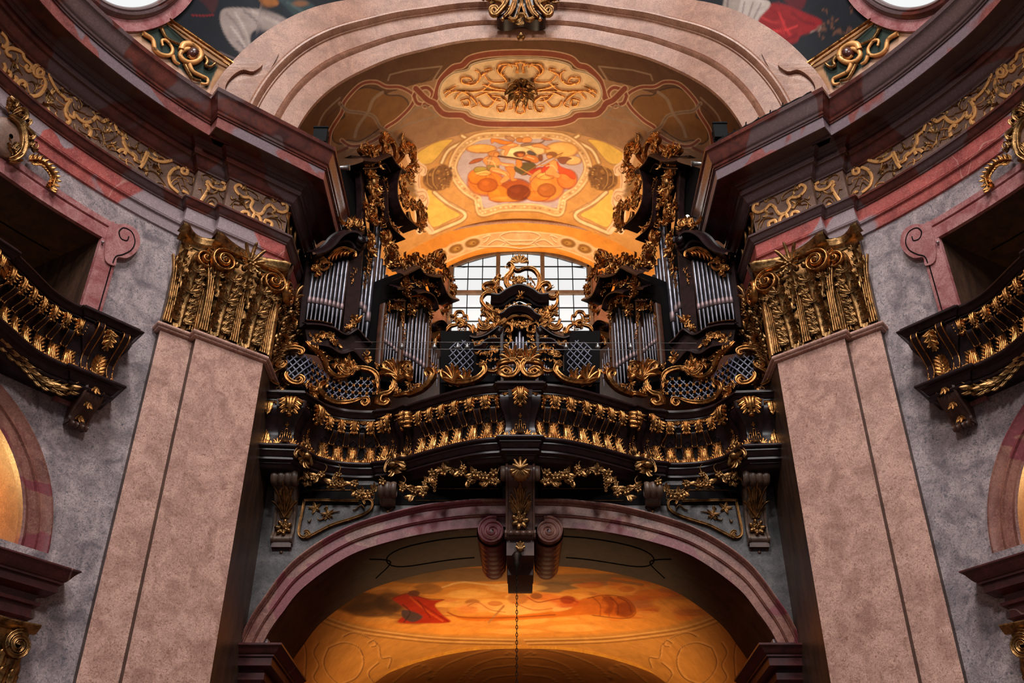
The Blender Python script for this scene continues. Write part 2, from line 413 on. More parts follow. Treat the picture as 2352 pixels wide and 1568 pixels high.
M['arch_pink'] = marble('rose_marble', (178, 86, 80), (136, 60, 58), (200, 136, 124), 2.2, patch=(146, 128, 132), patchscale=.45, cutoff=.52, rough=.36)
M['archstone'] = marble('buff_arch_stone', (182, 134, 108), (146, 102, 80), (136, 76, 56), 2.4, rough=.42, fleckamt=.7, vein=False)
M['pinkarch'] = marble('rose_arch_stone', (156, 104, 90), (112, 64, 58), (176, 132, 112), 1.8, patch=(126, 60, 66), patchscale=.8, cutoff=.53, rough=.36, vein=False)
M['frame'] = marble('rose_frame_marble', (192, 138, 136), (150, 82, 82), (140, 60, 66), 2.6, rough=.4, vein=False, fleckamt=.7)
M['frieze'] = marble('brown_frieze_ground', (138, 104, 88), (106, 78, 64), (90, 64, 52), 2.2, rough=.55, vein=False)
M['maroon'] = marble('maroon_impost_marble', (98, 46, 46), (64, 30, 32), (48, 25, 27), 2.0, rough=.32)
M['gold'] = gold('bright_gilding', (200, 138, 78), .31, .8)
M['oldgold'] = gold('aged_gilding', (176, 132, 84), .36, .8)
M['dimgold'] = gold('dull_gilding', (150, 108, 66), .42, .8)
M['friezegold'] = gold('frieze_gilding', (232, 168, 100), .45, .3, .3)
M['stucco'] = gold('stucco_gilding', (226, 150, 74), .32, .5, .65)
M['wood'] = plain('dark_stained_wood', (34, 19, 20), .32, 0, 8, .35, spec=.32)
M['wood2'] = plain('brown_stained_wood', (66, 38, 26), .35, 0, 8, .3)
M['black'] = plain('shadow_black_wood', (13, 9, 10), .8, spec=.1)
M['pipe'] = plain('tin_pipe_metal', (98, 97, 105), .36, .9, 5, .25)
M['mouth'] = plain('pipe_mouth_metal', (156, 132, 134), .5, .6, 5, .15)
M['steel'] = plain('dull_steel', (150, 150, 150), .4, .8)
M['blackmetal'] = plain('black_metal', (15, 16, 19), .75, 0, spec=.15)
M['iron'] = plain('dark_iron', (38, 28, 22), .5, .8)
M['lattice'] = plain('blue_grey_lattice_paint', (84, 84, 104), .4)
M['glass'] = emit('milky_window_glass', (.86, .91, .93), .74)
M['whitelight'] = emit('bright_sky_glass', (.9, .92, .92), .74)
M['lamp_warm'] = emit('lit_warm_wall_glow', (1.0, .55, .14), 1.0)
M['floor'] = plain('stone_floor', (96, 74, 60), .5, 0, 2)
M['paint'] = painted('fresco_paint')
M['tealbg'] = plain('dark_green_panel', (52, 66, 60), .6)
M['corbel'] = marble('grey_brown_corbel_stone', (112, 88, 72), (84, 64, 54), (60, 46, 40), 3, rough=.42, vein=False)
M['fascia'] = marble('rose_cornice_fascia', (150, 84, 78), (112, 58, 56), (170, 116, 108), 2.2, patch=(122, 104, 110), patchscale=.5, cutoff=.5, rough=.34, vein=False)
M['gilt_paint'] = plain('bright_gilt_edge', (255, 196, 92), .4, .2, 8, .12)
M['spandrel'] = marble('shaded_grey_spandrel', (104, 98, 98), (62, 60, 62), (44, 46, 50), 2.0, rough=.5, vein=False)  # darker copy of the grey marble, shade under the loft put into its colour
M['sash'] = plain('grey_brown_sash', (96, 80, 70), .6)
M['corbel_d'] = marble('brown_corbel_stone', (98, 66, 54), (70, 46, 40), (56, 38, 34), 3, rough=.3, vein=False)
exec_sections = True

# ------------------------------------------------------------------ plan of the church (right half, x > 0)
MAINC = [tuple(p) for p in smoothpath([(5.76, 13.13), (6.2, 12.67), (6.76, 11.98), (7.29, 11.18), (7.71, 10.36), (8.0, 9.4), (8.15, 8.5), (8.2, 7.5)], 5)]
PIER = [(4.26, 15.5), (4.26, 14.0), (5.17, 13.25), (5.26, 13.36), (5.67, 13.02)]
PLAN = PIER + MAINC
CORONA = [(4.26, 15.5), (4.26, 14.0), (5.17, 13.25), (5.35, 13.47), (5.56, 13.30)] + MAINC
SMAIN = Surf(MAINC); SPLAN = Surf(PLAN)
QX = [0, 2, 3.2, 4.3, 5.0, 5.7, 6.2, 6.76, 7.29, 7.71, 8.0, 8.15, 8.2]; QY = [14.8, 14.6, 14.25, 13.7, 13.4, 13.05, 12.6, 11.95, 11.15, 10.36, 9.4, 8.4, 7.5]
_q = np.linspace(-.6, 8.2, 700); _qy = np.interp(np.abs(_q), QX, QY); _qy = np.convolve(np.pad(_qy, 40, mode='edge'), np.hanning(81) / np.hanning(81).sum(), 'valid')
def Qy(x): return np.interp(np.abs(x), _q, _qy)
def lean(z): return .05 * np.maximum(0, np.asarray(z, float) - 13.3) ** 1.6
def hitQ(u, v, off=0.0):
    d = ray(u, v); lo, hi = 6.0, 30.0
    for _ in range(40):
        m = (lo + hi) / 2
        if m * d[1] >= Qy(m * d[0]) - lean(m * d[2]) - off: hi = m
        else: lo = m
    return np.array([hi * d[0], hi * d[1], hi * d[2]])
def proj(V):
    x, y, z = V[..., 0], V[..., 1], V[..., 2]; dep = y * CT + z * ST; h = -y * ST + z * CT
    return U0 + F * x / dep, 784 - F * h / dep

# ---- floor
f = MB(); f.box(-9, 9, -6, 27, -1.75, -1.6); f.build('floor', M['floor'], None, smooth=False, kind='structure')

# ---- walls of the nave with the chapel arch and the gallery opening, each side
SA = SMAIN.hit(2160, 545)[0]; SB = SMAIN.hit(2352 + 60, 400)[0] + .5
ARC_F = SMAIN.hit(2390 - 105, 1275)[0]; ARC_R = 2.27; ARC_C = ARC_F + ARC_R; ARC_Z = 4.85
OPZ0, OPZ1 = 7.3, 9.95
for sd in (1, -1):
    S_ = 'wall_' + SD(sd)
    wl = MB(); ss = np.unique(np.concatenate([np.linspace(0, SMAIN.len, 50), [SA, SB], np.linspace(ARC_F + .42, ARC_F + .9, 12)]))
    for a, b in zip(ss[:-1], ss[1:]):
        m = (a + b) / 2
        def zin(s_):
            r = ARC_R - .42; q = r * r - (s_ - ARC_C) ** 2
            return ARC_Z + math.sqrt(q) if q > 0 else ARC_Z
        inarc = m > ARC_F + .42
        spans = []
        if inarc: spans.append((-1.6, 4.3, -1.6, 4.3)); lo = (zin(a), zin(b))
        else: lo = (-1.6, -1.6)
        if SA - 1e-6 <= m <= SB: spans.append((lo[0], OPZ0, lo[1], OPZ0)); spans.append((OPZ1, 10.9, OPZ1, 10.9))
        else: spans.append((lo[0], 10.9, lo[1], 10.9))
        for z0, z1, z2, z3 in spans:
            wl.grid(SMAIN.warp(np.array([(a, z0, 0), (a, z1, 0), (b, z2, 0), (b, z3, 0)], float)).reshape(2, 2, 3))
    ws = structure(S_, f'mottled grey and pink marble wall on the {SD(sd)} of the nave'); wl.build('wall_face', M['grey'], ws, sd)
    # gallery opening: reveal
    rv = MB(); dp = 1.9
    for pts in ([(SA, OPZ0, 0), (SA, OPZ1, 0)], ):
        rv.grid(SMAIN.warp(np.array([(SA, OPZ0, 0), (SA, OPZ1, 0), (SA + .25, OPZ0, -dp), (SA + .25, OPZ1, -dp)], float), False).reshape(2, 2, 3))
    top = np.array([[(s_, OPZ1, 0), (s_, OPZ1, -dp)] for s_ in np.linspace(SA, SB, 12)], float)
    rv.grid(SMAIN.warp(top.reshape(-1, 3)).reshape(12, 2, 3))
    bk = np.array([[(s_, OPZ0, -dp), (s_, OPZ1, -dp)] for s_ in np.linspace(SA, SB, 12)], float)
    rv.grid(SMAIN.warp(bk.reshape(-1, 3)).reshape(12, 2, 3))
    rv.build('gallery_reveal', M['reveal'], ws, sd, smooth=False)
    ln = MB()
    for q in (.45, 1.1):
        P = SMAIN.warp(np.array([(SA + .03 * q, OPZ0, -q), (SA + .03 * q, OPZ1 - .25, -q)], float), False) + np.array([.012, -.01, 0]); ln.tube(P, .012, 4)
    P = SMAIN.warp(np.array([(s_, OPZ1 - .01, -.9) for s_ in np.linspace(SA + .3, SB, 8)], float)); ln.tube(P, .012, 4)
    ln.build('panel_line', M['black'], ws, sd)
    # rose marble frame of the opening, with the scrolled ear
    fr = MB(); zt = OPZ1
    G = SMAIN.W()
    sub = MB(); band(sub, [(SA - .16, OPZ0 - .3), (SA - .16, zt + .0)], .34, .07, FLAT, 0, 1, sm=False)
    sub2 = MB(); band(sub2, [(s_, zt + .17) for s_ in np.linspace(SA - .33, SB, 20)], .36, .07, [(-.5, 0), (-.5, 1), (.1, 1), (.12, .5), (.2, .5), (.22, 1), (.5, 1), (.5, 0)], 0, 1, sm=False)
    fr.put(sub, G); fr.put(sub2, G)
    fr.build('opening_frame', M['frame'], ws, sd, smooth='auto')
    c = (SA - .36, zt + .22)
    _Sm = SMAIN
    er = board_([(c[0] + .22, c[1] - .62), (c[0] + .05, c[1] - .62), (c[0] + .05, c[1] - .46), (c[0] - .10, c[1] - .38), (c[0] - .22, c[1] - .18), (c[0] - .24, c[1] + .02), (c[0] - .14, c[1] + .2), (c[0] + .04, c[1] + .22), (c[0] + .2, c[1] + .12), (c[0] + .3, c[1] + .1), (c[0] + .3, c[1] - .3)], .10, .1); er.warp(G); er.build('frame_scroll', M['frame'], ws, sd, smooth=False)
    m_ = MB(); sub = MB(); sub.tube([(a, b, .102) for a, b in smoothpath([(c[0] + .1, c[1] - .60), (c[0] + .08, c[1] - .46), (c[0] - .02, c[1] - .36), (c[0] - .13, c[1] - .2), (c[0] - .15, c[1] - .02), (c[0] - .06, c[1] + .12), (c[0] + .08, c[1] + .12), (c[0] + .14, c[1] + .0), (c[0] + .08, c[1] - .1), (c[0] - .02, c[1] - .08), (c[0] - .03, c[1] + .01)], 5)], .011, 5)
    sub.tube([(SA - .26, z_, .072) for z_ in (OPZ0 - .2, 8.6, zt - .3)], .01, 5); m_.put(sub, G); m_.build('frame_groove', M['black'], ws, sd)
    # chapel arch ring
    A = np.linspace(PI, PI * .45, 26); ring = MB(); sub = MB()
    band(sub, [(ARC_C + (ARC_R - .22) * math.cos(a), ARC_Z + (ARC_R - .22) * math.sin(a)) for a in A], .44, .11, [(-x, h) for x, h in ARCHI][::-1], 0, 1, sm=False)
    ring.put(sub, G); ring.build('chapel_archivolt', M['pinkarch'], ws, sd, smooth='auto')
    sf = MB(); r = ARC_R - .42
    gg = np.array([[(ARC_C + r * math.cos(a), ARC_Z + r * math.sin(a), c_) for c_ in (0, -.7)] for a in A] , float)
    sf.grid(SMAIN.warp(gg.reshape(-1, 3)).reshape(26, 2, 3)); sf.build('arch_soffit', M['paint_yellow'] if 'paint_yellow' in M else M['archstone'], ws, sd)
    bx = MB(); gg = np.array([[(s_, z, -1.5) for z in (4.2, 7.3)] for s_ in np.linspace(ARC_F - .3, SMAIN.len, 14)], float)
    bx.grid(SMAIN.warp(gg.reshape(-1, 3)).reshape(14, 2, 3)); bx.build('chapel_back', M['archstone'], ws, sd)
    p = SMAIN.warp(np.array([(ARC_C - .9, 5.6, -.8)]))[0]
    light('chapel_lamp', 'POINT', (p[0] * sd, p[1], p[2]), 46, (1, .6, .2), .15)
    # springing block and impost cornice with capital at the frame edge
    im = MB(); ipath = [tuple(SMAIN.warp(np.array([(s_, 0, 0)]))[0][:2]) for s_ in (ARC_F - .05,)]
    p0 = SMAIN.warp(np.array([(ARC_F + .02, 0, -.2), (ARC_F + .02, 0, .14), (ARC_F + .9, 0, .14)]), False)[:, :2]
    sweep(im, [tuple(x) for x in p0], [(.03, 4.85), (.03, 4.64)])
    im.build('springing_block', M['grey'], ws, sd, smooth=False)
    im = MB(); sweep(im, [tuple(x) for x in p0], [(.0, 4.64), (.34, 4.64)] + cyma(.34, 4.62, .2, 4.48) + [(.2, 4.45), (.16, 4.45), (.16, 4.34), (.0, 4.30), (-.02, 4.2), (.05, 4.2), (.04, 4.16), (-.02, 4.16), (-.02, 4.02), (.02, 4.0), (-.04, 3.97), (-.04, 3.9)])
    im.build('impost_cornice', M['maroon'], ws, sd, smooth=False)
    cp = thing('pilaster_capital', f'small gilded capital under the maroon impost at the far {SD(sd)} edge of the photo', 'capital', (p0[1][0] * sd, p0[1][1], 3.2), 'gilded capitals')
    SI = Surf([tuple(x) for x in p0][1:]); GI = SI.W()
    b_ = MB(); b_.put(MB().grid(np.array([[(s_, z, c_) for z, c_ in ((3.15, .0), (3.6, .02), (3.8, .06))] for s_ in (0.0, .3, .6)], float)), GI); b_.build('bell', M['dimgold'], cp, sd)
    b_ = MB(); sub = MB(); band(sub, [(-.08, 3.86), (.3, 3.84), (.7, 3.86)], .1, .14, CORN, 0, 2, sm=False); b_.put(sub, GI); b_.build('abacus', M['oldgold'], cp, sd)
    b_ = MB(); sub = MB(); band(sub, spiral((.12, 3.62), .17, PI / 2, 2.2, -1), .06, .08, RIM, .06, 1, sm=False); b_.put(sub, GI); b_.build('volute', M['oldgold'], cp, sd)
    for k in range(5):
        b_ = MB(); sub = MB(); leaf(sub, (.05 + .13 * (k % 3) + .06 * (k // 3), 3.15 + .2 * (k // 3)), PI / 2, .26, .15, .03, .2, 4, .5); b_.put(sub, GI); b_.build('acanthus_leaf', M['oldgold'], cp, sd)
    b_ = MB(); b_.put(band(MB(), [(.0, 3.12), (.7, 3.12)], .08, .06, ROUND, 0, 1, sm=False), GI); b_.build('astragal', M['maroon'], cp, sd)

# ---- main piers: shafts with two stepped pilasters
AST = 8.80
for sd in (1, -1):
    st = structure('wall_pier_' + SD(sd), f'tall paired pilasters of pinkish buff marble on the {SD(sd)} of the organ arch')
    def flat(path, z0, z1):
        m_ = MB(); sweep(m_, path, [(0, z0), (0, (z0 + z1) / 2), (0, z1)]); return m_
    flat([(4.26, 14.0), (5.17, 13.25)], -1.6, AST).build('pilaster_shaft', M['pilaster'], st, sd)
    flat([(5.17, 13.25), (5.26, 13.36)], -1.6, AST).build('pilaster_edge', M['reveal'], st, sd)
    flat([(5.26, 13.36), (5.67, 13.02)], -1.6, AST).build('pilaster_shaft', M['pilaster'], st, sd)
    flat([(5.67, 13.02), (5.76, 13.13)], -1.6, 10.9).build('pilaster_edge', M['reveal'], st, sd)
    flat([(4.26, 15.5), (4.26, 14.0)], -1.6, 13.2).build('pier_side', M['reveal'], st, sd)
    m_ = MB(); sweep(m_, PIER + [MAINC[0]], [(0, AST - .02)] + [(.05, AST - .01)] + torus_p(.06, AST + .05, .035) + [(.03, AST + .1), (0, AST + .12)]); m_.build('astragal', M['pilaster'], st, sd, smooth='auto')
    flat([(4.26, 14.0), (5.17, 13.25), (5.26, 13.36), (5.67, 13.02)], AST + .1, 10.8).build('capital_core', M['dimgold'], st, sd)

# ---- entablature
for sd in (1, -1):
    st = structure('trim_1' if sd < 0 else 'trim_2', f'broad moulded entablature of red and grey marble curving round the {SD(sd)} of the nave')
    m_ = MB(); sweep(m_, PLAN, [(0, 10.72), (.03, 10.74), (.03, 10.93)] + [(.05, 10.94)] + torus_p(.05, 10.96, .018, 4) + [(.06, 10.99), (.055, 11.0), (.055, 11.24)]); m_.build('architrave', M['arch_pink'], st, sd, smooth='auto')
    m_ = MB(); sweep(m_, PLAN, [(.055, 11.24), (.075, 11.25), (.075, 11.275)] + cyma(.08, 11.28, .16, 11.38) + [(.17, 11.38), (.17, 11.42), (0, 11.42)]); m_.build('architrave_moulding', M['cornice'], st, sd, smooth='auto')
    m_ = MB(); sweep(m_, PLAN, [(0, 11.40), (0, 11.8), (0, 12.2)]); m_.build('frieze', M['frieze'], st, sd, smooth='auto')
    m_ = MB(); sweep(m_, PLAN, [(0.0, 12.16), (.03, 12.17), (.03, 12.2)] + cyma(.04, 12.21, .17, 12.36) + [(.19, 12.36), (.19, 12.38), (.21, 12.40), (.21, 12.48), (.23, 12.5), (.25, 12.52)] + cyma(.25, 12.53, .31, 12.58, 4) + [(.33, 12.59)]); m_.build('bed_moulding', M['cornice'], st, sd, smooth='auto')
    m_ = MB(); sweep(m_, CORONA, [(.1, 12.595), (.62, 12.595), (.62, 12.56)]); m_.build('corona_soffit', M['cornice'], st, sd, smooth='auto')
    m_ = MB(); sweep(m_, CORONA, [(.62, 12.56), (.64, 12.56), (.64, 12.78), (.66, 12.79)]); m_.build('corona_fascia', M['fascia'], st, sd, smooth='auto')
    m_ = MB(); sweep(m_, CORONA, [(.64, 12.78), (.66, 12.79), (.66, 12.82)] + torus_p(.66, 12.85, .025, 4) + [(.67, 12.89)] + cyma(.67, 12.90, .79, 13.2, 8) + [(.80, 13.21), (.80, 13.26), (.80, 13.3), (.0, 13.32)]); m_.build('corona', M['cornice'], st, sd, smooth='auto')

# gilded strapwork on the frieze, traced on the frieze face (left half, mirrored to the right)
R5 = lambda p: Z(0, 60, 4.125, p)
R6 = lambda p: Z(300, 220, 4.612, p)
FR_MAIN = [R5([(400, 430), (375, 405), (345, 430), (352, 465), (390, 470), (405, 430), (385, 385), (345, 372), (312, 400), (312, 450), (345, 482), (395, 485), (425, 540), (410, 600), (370, 650), (310, 668), (265, 648)]),
           R5([(345, 372), (400, 385), (450, 450), (490, 540), (540, 620), (615, 688)]),
           R5([(600, 695), (675, 705)]), R5([(665, 705), (635, 745), (615, 800), (625, 860), (655, 895), (640, 925), (615, 905)]),
           R5([(640, 842), (690, 870), (702, 818)]), R5([(702, 818), (740, 880), (800, 915), (860, 905), (905, 860)]), R5([(905, 860), (970, 908), (1000, 893), (1060, 885)]),
           R5([(1075, 910), (1105, 1000)]), R5([(1105, 1000), (1160, 1045), (1165, 1110), (1210, 1190), (1275, 1240)]), R5([(1275, 1240), (1290, 1280), (1330, 1300)]),
           R5([(0, 60), (45, 110), (62, 165), (35, 200), (0, 180)]), R5([(100, 290), (62, 272), (52, 232), (90, 212), (150, 225)]), R5([(150, 225), (205, 255), (222, 310), (262, 350), (292, 390), (268, 432), (235, 402), (255, 375)]),
           R5([(25, 350), (42, 398), (20, 438), (-10, 420)]), R5([(60, 420), (95, 455), (72, 488), (30, 482)]), R5([(180, 600), (162, 550), (198, 520), (238, 548), (215, 578)]), R5([(120, 478), (152, 500), (118, 540)]),
           R5([(790, 950), (830, 950), (855, 1000), (840, 1050)]), R5([(1110, 1200), (1140, 1175), (1185, 1185), (1170, 1220)]),
           R6([(0, 600), (50, 650), (42, 685), (120, 715)]), R6([(120, 715), (170, 600)]), R6([(170, 600), (200, 650), (270, 692), (350, 705), (460, 685), (545, 722), (595, 780), (590, 830), (545, 825), (538, 782), (570, 775)]),
           R6([(510, 762), (440, 790), (400, 860), (412, 940), (440, 980), (500, 1030)]), R6([(170, 640), (130, 722), (90, 770)]), R6([(540, 1010), (590, 1035), (600, 1070)]),
           R6([(740, 1120), (800, 1030), (820, 980), (795, 935)]), R6([(800, 935), (820, 912), (860, 970), (930, 1000), (985, 992), (1000, 945), (955, 918)]), R6([(820, 1175), (850, 1155), (880, 1190)]),
           R6([(1190, 990), (1150, 948), (1105, 970), (1120, 1022), (1180, 1075), (1250, 1080)]), R6([(1250, 1080), (1290, 1120), (1268, 1180), (1300, 1235), (1360, 1290), (1372, 1350), (1330, 1370)]), R6([(1280, 1330), (1310, 1255), (1380, 1255), (1430, 1180)]), R6([(1430, 1180), (1480, 1160), (1530, 1210), (1600, 1240), (1655, 1212), (1640, 1152), (1590, 1152)]),
           R6([(1160, 1262), (1190, 1232), (1240, 1242), (1252, 1290)]), R6([(1480, 1410), (1490, 1352), (1430, 1322), (1412, 1355)])]
FR_THIN = [R5([(560, 600), (620, 632), (680, 650), (740, 690), (770, 760), (745, 792), (738, 752)]), R5([(690, 732), (700, 785), (750, 812), (810, 835)]), R5([(270, 530), (310, 530), (335, 590), (310, 640)]), R5([(390, 560), (350, 560), (340, 610)]), R5([(360, 740), (440, 735), (510, 770), (540, 810)]),
           R5([(700, 930), (710, 990), (760, 1020), (810, 1050)]), R5([(905, 870), (925, 960), (960, 1000), (980, 1080), (970, 1140)]), R5([(990, 1100), (1060, 1075), (1100, 1040)]), R5([(880, 1050), (930, 1060), (950, 1110)]), R5([(1000, 1140), (1040, 1120), (1080, 1130), (1110, 1150)]), R5([(1220, 1100), (1225, 1150), (1290, 1165), (1310, 1120)]),
           R5([(430, 660), (470, 640), (520, 700)]), R5([(100, 460), (110, 380), (150, 310)]), R5([(110, 450), (170, 420), (210, 470)]), R5([(90, 190), (150, 160), (190, 190), (240, 180)]),
           R6([(0, 540), (50, 560), (70, 510), (110, 490), (150, 500), (260, 610)]), R6([(60, 560), (90, 610), (130, 580)]), R6([(290, 690), (300, 770), (340, 830)]), R6([(140, 800), (230, 800), (300, 860), (370, 950)]), R6([(430, 900), (480, 840), (540, 870), (580, 960)]), R6([(600, 845), (660, 870), (650, 940), (610, 930)]), R6([(440, 960), (500, 920), (530, 1000)]),
           R6([(760, 900), (755, 850), (800, 840), (850, 870), (900, 900)]), R6([(780, 1140), (830, 1080), (900, 1090), (945, 1170)]), R6([(950, 1010), (950, 1060), (990, 1090)]), R6([(715, 990), (750, 1000), (760, 1060)]), R6([(800, 1150), (850, 1110), (890, 1140)]),
           R6([(1060, 1060), (1070, 1100), (1120, 1090)]), R6([(1050, 1160), (1110, 1110), (1190, 1150), (1250, 1240)]), R6([(1050, 1190), (1090, 1220), (1080, 1150), (1150, 1160)]), R6([(1200, 1000), (1250, 1000), (1340, 1060), (1350, 1110), (1300, 1090)]), R6([(1380, 1110), (1400, 1140), (1430, 1080), (1510, 1110)]), R6([(1400, 1310), (1500, 1290), (1590, 1340), (1610, 1420)]), R6([(1590, 1250), (1590, 1310), (1640, 1340)]), R6([(1450, 1300), (1540, 1310), (1580, 1400)])]
FR_LEAF = [R5([(150, 350)]), R5([(235, 190)]), R5([(345, 700)]), R5([(440, 680)]), R5([(490, 650)]), R5([(600, 600)]), R5([(700, 650)]), R5([(830, 750)]), R5([(885, 790)]), R5([(460, 760)]), R5([(1000, 1010)]), R5([(1030, 950)]), R5([(1190, 1020)]), R5([(1060, 1130)]), R6([(290, 780)]), R6([(320, 780)]), R6([(240, 600)]), R6([(180, 800)]), R6([(870, 1040)]), R6([(880, 905)]), R6([(1200, 1100)]), R6([(1210, 1150)]), R6([(1500, 1250)]), R6([(1520, 1130)]), R6([(1230, 1010)])]
for sd in (1, -1):
    st = thing('frieze_scrollwork', f'gilded strapwork and leaf scrolls on the {SD(sd)} frieze of the entablature', 'scrollwork', (6.3 * sd, 12.3, 11.42), 'gilded frieze scrollwork')
    G = SPLAN.W(False)
    for P in FR_MAIN:
        m_ = MB(); m_.put(band(MB(), SPLAN.hits(mir(P)), .058, .035, FLAT, -.005, 5), G); m_.build('strap', M['friezegold'], st, sd, smooth='auto')
    for P in FR_THIN:
        m_ = MB(); m_.put(band(MB(), SPLAN.hits(mir(P)), .026, .03, ROUND, -.005, 4, 'both'), G); m_.build('tendril', M['oldgold'], st, sd)
    R_ = random.Random(5)
    for P in FR_LEAF:
        m_ = MB(); s_, z = SPLAN.hit(*mir(P)[0]); sub = MB()
        for k in range(4): leaf(sub, (s_, z), R_.uniform(0, 6.3), .13, .06, 0, .25, 2, .4, 7)
        m_.put(sub, G); m_.build('leaf_sprig', M['oldgold'], st, sd)
    R_ = random.Random(21); _i = 0; _s0 = SPLAN.c[5] + .1
    while _i < 64:
        s_ = R_.uniform(_s0, SPLAN.len - 1.5); z = R_.uniform(11.52, 12.08); a = R_.uniform(0, 6.28); l = R_.uniform(.09, .15); sub = MB()
        band(sub, cscroll((s_ - l * math.cos(a), z - l * .8 * math.sin(a)), (s_ + l * math.cos(a), z + l * .8 * math.sin(a)), R_.uniform(.2, .5), 1, _i % 3 == 0, 18), .020, .022, ROUND, -.004, 1, 'both', sm=False); m_ = MB(); m_.put(sub, G); m_.build('tendril', M['friezegold' if _i % 2 else 'oldgold'], st, sd); _i += 1
    # narrow scroll panel on the return of the frieze into the organ niche
    m_ = MB(); sub = MB()
    for k, (s0, z0) in enumerate([(.35, 11.75), (.7, 11.9), (1.05, 11.72), (1.3, 11.85)]):
        band(sub, cscroll((s0 - .15, z0 - .2), (s0 + .15, z0 + .2), .3, 1, k % 2 == 0), .05, .04, RIM, 0, 1, sm=False)
    m_.put(sub, G); m_.build('strap', M['oldgold'], st, sd)

# ------------------------------------------------------------------ fresco painter: colours of flat paint, per point of a fine grid
class Canvas:
    def __init__(s, mb_grid, base):
        s.P = np.asarray(mb_grid, float); s.sh = s.P.shape[:2]; s.u, s.v = proj(s.P); s.c = np.tile(np.array(lin(base)[:3]), (*s.sh, 1)).astype(float)
        R = np.random.RandomState(3); s.n = R.rand(*s.sh)
    def _m(s, pts, pad):
        P = np.array(pts, float); b = (s.u > P[:, 0].min() - pad) & (s.u < P[:, 0].max() + pad) & (s.v > P[:, 1].min() - pad) & (s.v < P[:, 1].max() + pad)
        return P, np.nonzero(b)
    def dist(s, P, I, closed):
        x, y = s.u[I], s.v[I]; d = np.full(len(x), 1e9)
        Q = np.vstack([P, P[:1]]) if closed else P
        for a, b in zip(Q[:-1], Q[1:]):
            e = b - a; l = e @ e + 1e-9; t = np.clip(((x - a[0]) * e[0] + (y - a[1]) * e[1]) / l, 0, 1); d = np.minimum(d, np.hypot(x - a[0] - t * e[0], y - a[1] - t * e[1]))
        return d
    def apply(s, I, a, col):
        s.c[I] = s.c[I] * (1 - a[:, None]) + np.array(lin(col)[:3]) * a[:, None]
    def poly(s, pts, col, soft=1.5, alpha=1.0, smooth=True, sym=False):
        if sym: s.poly(mir(pts), col, soft, alpha, smooth)
        P = smoothpath(pts, 5, True) if smooth else np.array(pts, float); P, I = s._m(P, soft * 2)
        if len(I[0]) == 0: return s
        x, y = s.u[I], s.v[I]; ins = np.zeros(len(x), bool); Q = np.vstack([P, P[:1]])
        for a, b in zip(Q[:-1], Q[1:]):
            if a[1] == b[1]: continue
            k = (a[1] > y) != (b[1] > y); xx = (b[0] - a[0]) * (y - a[1]) / (b[1] - a[1]) + a[0]; ins ^= k & (x < xx)
        d = s.dist(P, I, True); d = np.where(ins, d, -d); a = np.clip(.5 + d / (2 * soft), 0, 1) * alpha
        s.apply(I, a, col); return s
    def line(s, pts, wd, col, alpha=1.0, smooth=True, closed=False, sym=False, soft=1.9):
        if sym: s.line(mir(pts), wd, col, alpha, smooth, closed, False, soft)
        P = smoothpath(pts, 6, closed) if smooth else np.array(pts, float); P, I = s._m(P, wd + 3)
        if len(I[0]) == 0: return s
        d = s.dist(P, I, closed); s.apply(I, np.clip((wd / 2 + soft / 2 - d) / soft, 0, 1) * alpha, col); return s
    def blob(s, u, v, rx, ry, col, alpha=.7, ang=0, hard=1.0, sym=False):
        if sym: s.blob(2 * U0 - u, v, rx, ry, col, alpha, -ang, hard)
        x = s.u - u; y = s.v - v; ca, sa = math.cos(ang), math.sin(ang); q = ((x * ca + y * sa) / rx) ** 2 + ((-x * sa + y * ca) / ry) ** 2
        I = np.nonzero(q < 4); a = np.clip((1.15 - np.sqrt(q[I])) * 1.6 * hard, 0, 1) * alpha; s.apply(I, a, col); return s
    def cloud(s, u, v, rx, ry, light_, dark, n=10, seed=0, alpha=.8):
        R = random.Random(seed)
        for k in range(n):
            a = R.uniform(0, 6.28); q = R.uniform(0, .75); s.blob(u + rx * q * math.cos(a), v + ry * q * math.sin(a), rx * R.uniform(.25, .5), ry * R.uniform(.25, .5), light_ if k % 3 else dark, alpha, 0, 1.2)
        return s
    def build(s, name, parent, **kw):
        m_ = MB(); m_.grid(s.P); return m_.build(name, M['paint'], parent, colors=s.c.reshape(-1, 3), **kw)

# ------------------------------------------------------------------ upper arch, its stone face and the pendentives
def ell(a, b, n=2.0, z0=13.0, m=64): return np.array([(a * math.cos(t) ** (2 / n), z0 + b * math.sin(t) ** (2 / n)) for t in np.linspace(0, PI / 2 - 1e-9, m)])
sI, sO, sP = ell(4.34, 4.19), ell(5.2, 5.1, 2.1), ell(5.85, 5.55, 2.1)
NP = len(sI)
def full(prof):  # both halves, from right to left
    return np.concatenate([prof, prof[:-1][::-1] * [-1, 1]])
sIf, sOf, sPf = full(sI), full(sO), full(sP)
def archface(inner, outer, prof, mat, name, parent, label=None):
    G = []
    for r, h in prof:
        X = inner * (1 - r) + outer * r; G.append(np.stack([X[:, 0], Qy(X[:, 0]) - lean(X[:, 1]) - h, X[:, 1]], 1))
    m_ = MB(); m_.grid(np.array(G)[::-1]); return m_.build(name, mat, parent, smooth='auto')
st = structure('trim_3', 'wide moulded stone arch framing the organ vault')
archface(sIf, sOf, [(0, -.02), (0, .05), (.1, .05), (.36, .05), (.38, .02), (.40, .07), (.43, .09), (.46, .05), (.48, .07), (.50, .04), (.52, .04), (.82, .04), (.83, .07), (.85, .07), (.86, .12), (.90, .17), (.94, .16), (.96, .10), (.98, .12), (1.0, .12), (1.0, 0)], M['archstone'], 'archivolt', st)
archface(sOf, sPf, [(0, .0), (0, .03), (.5, .03), (.97, .03), (1, 0)], M['archstone'], 'archivolt_border', st)
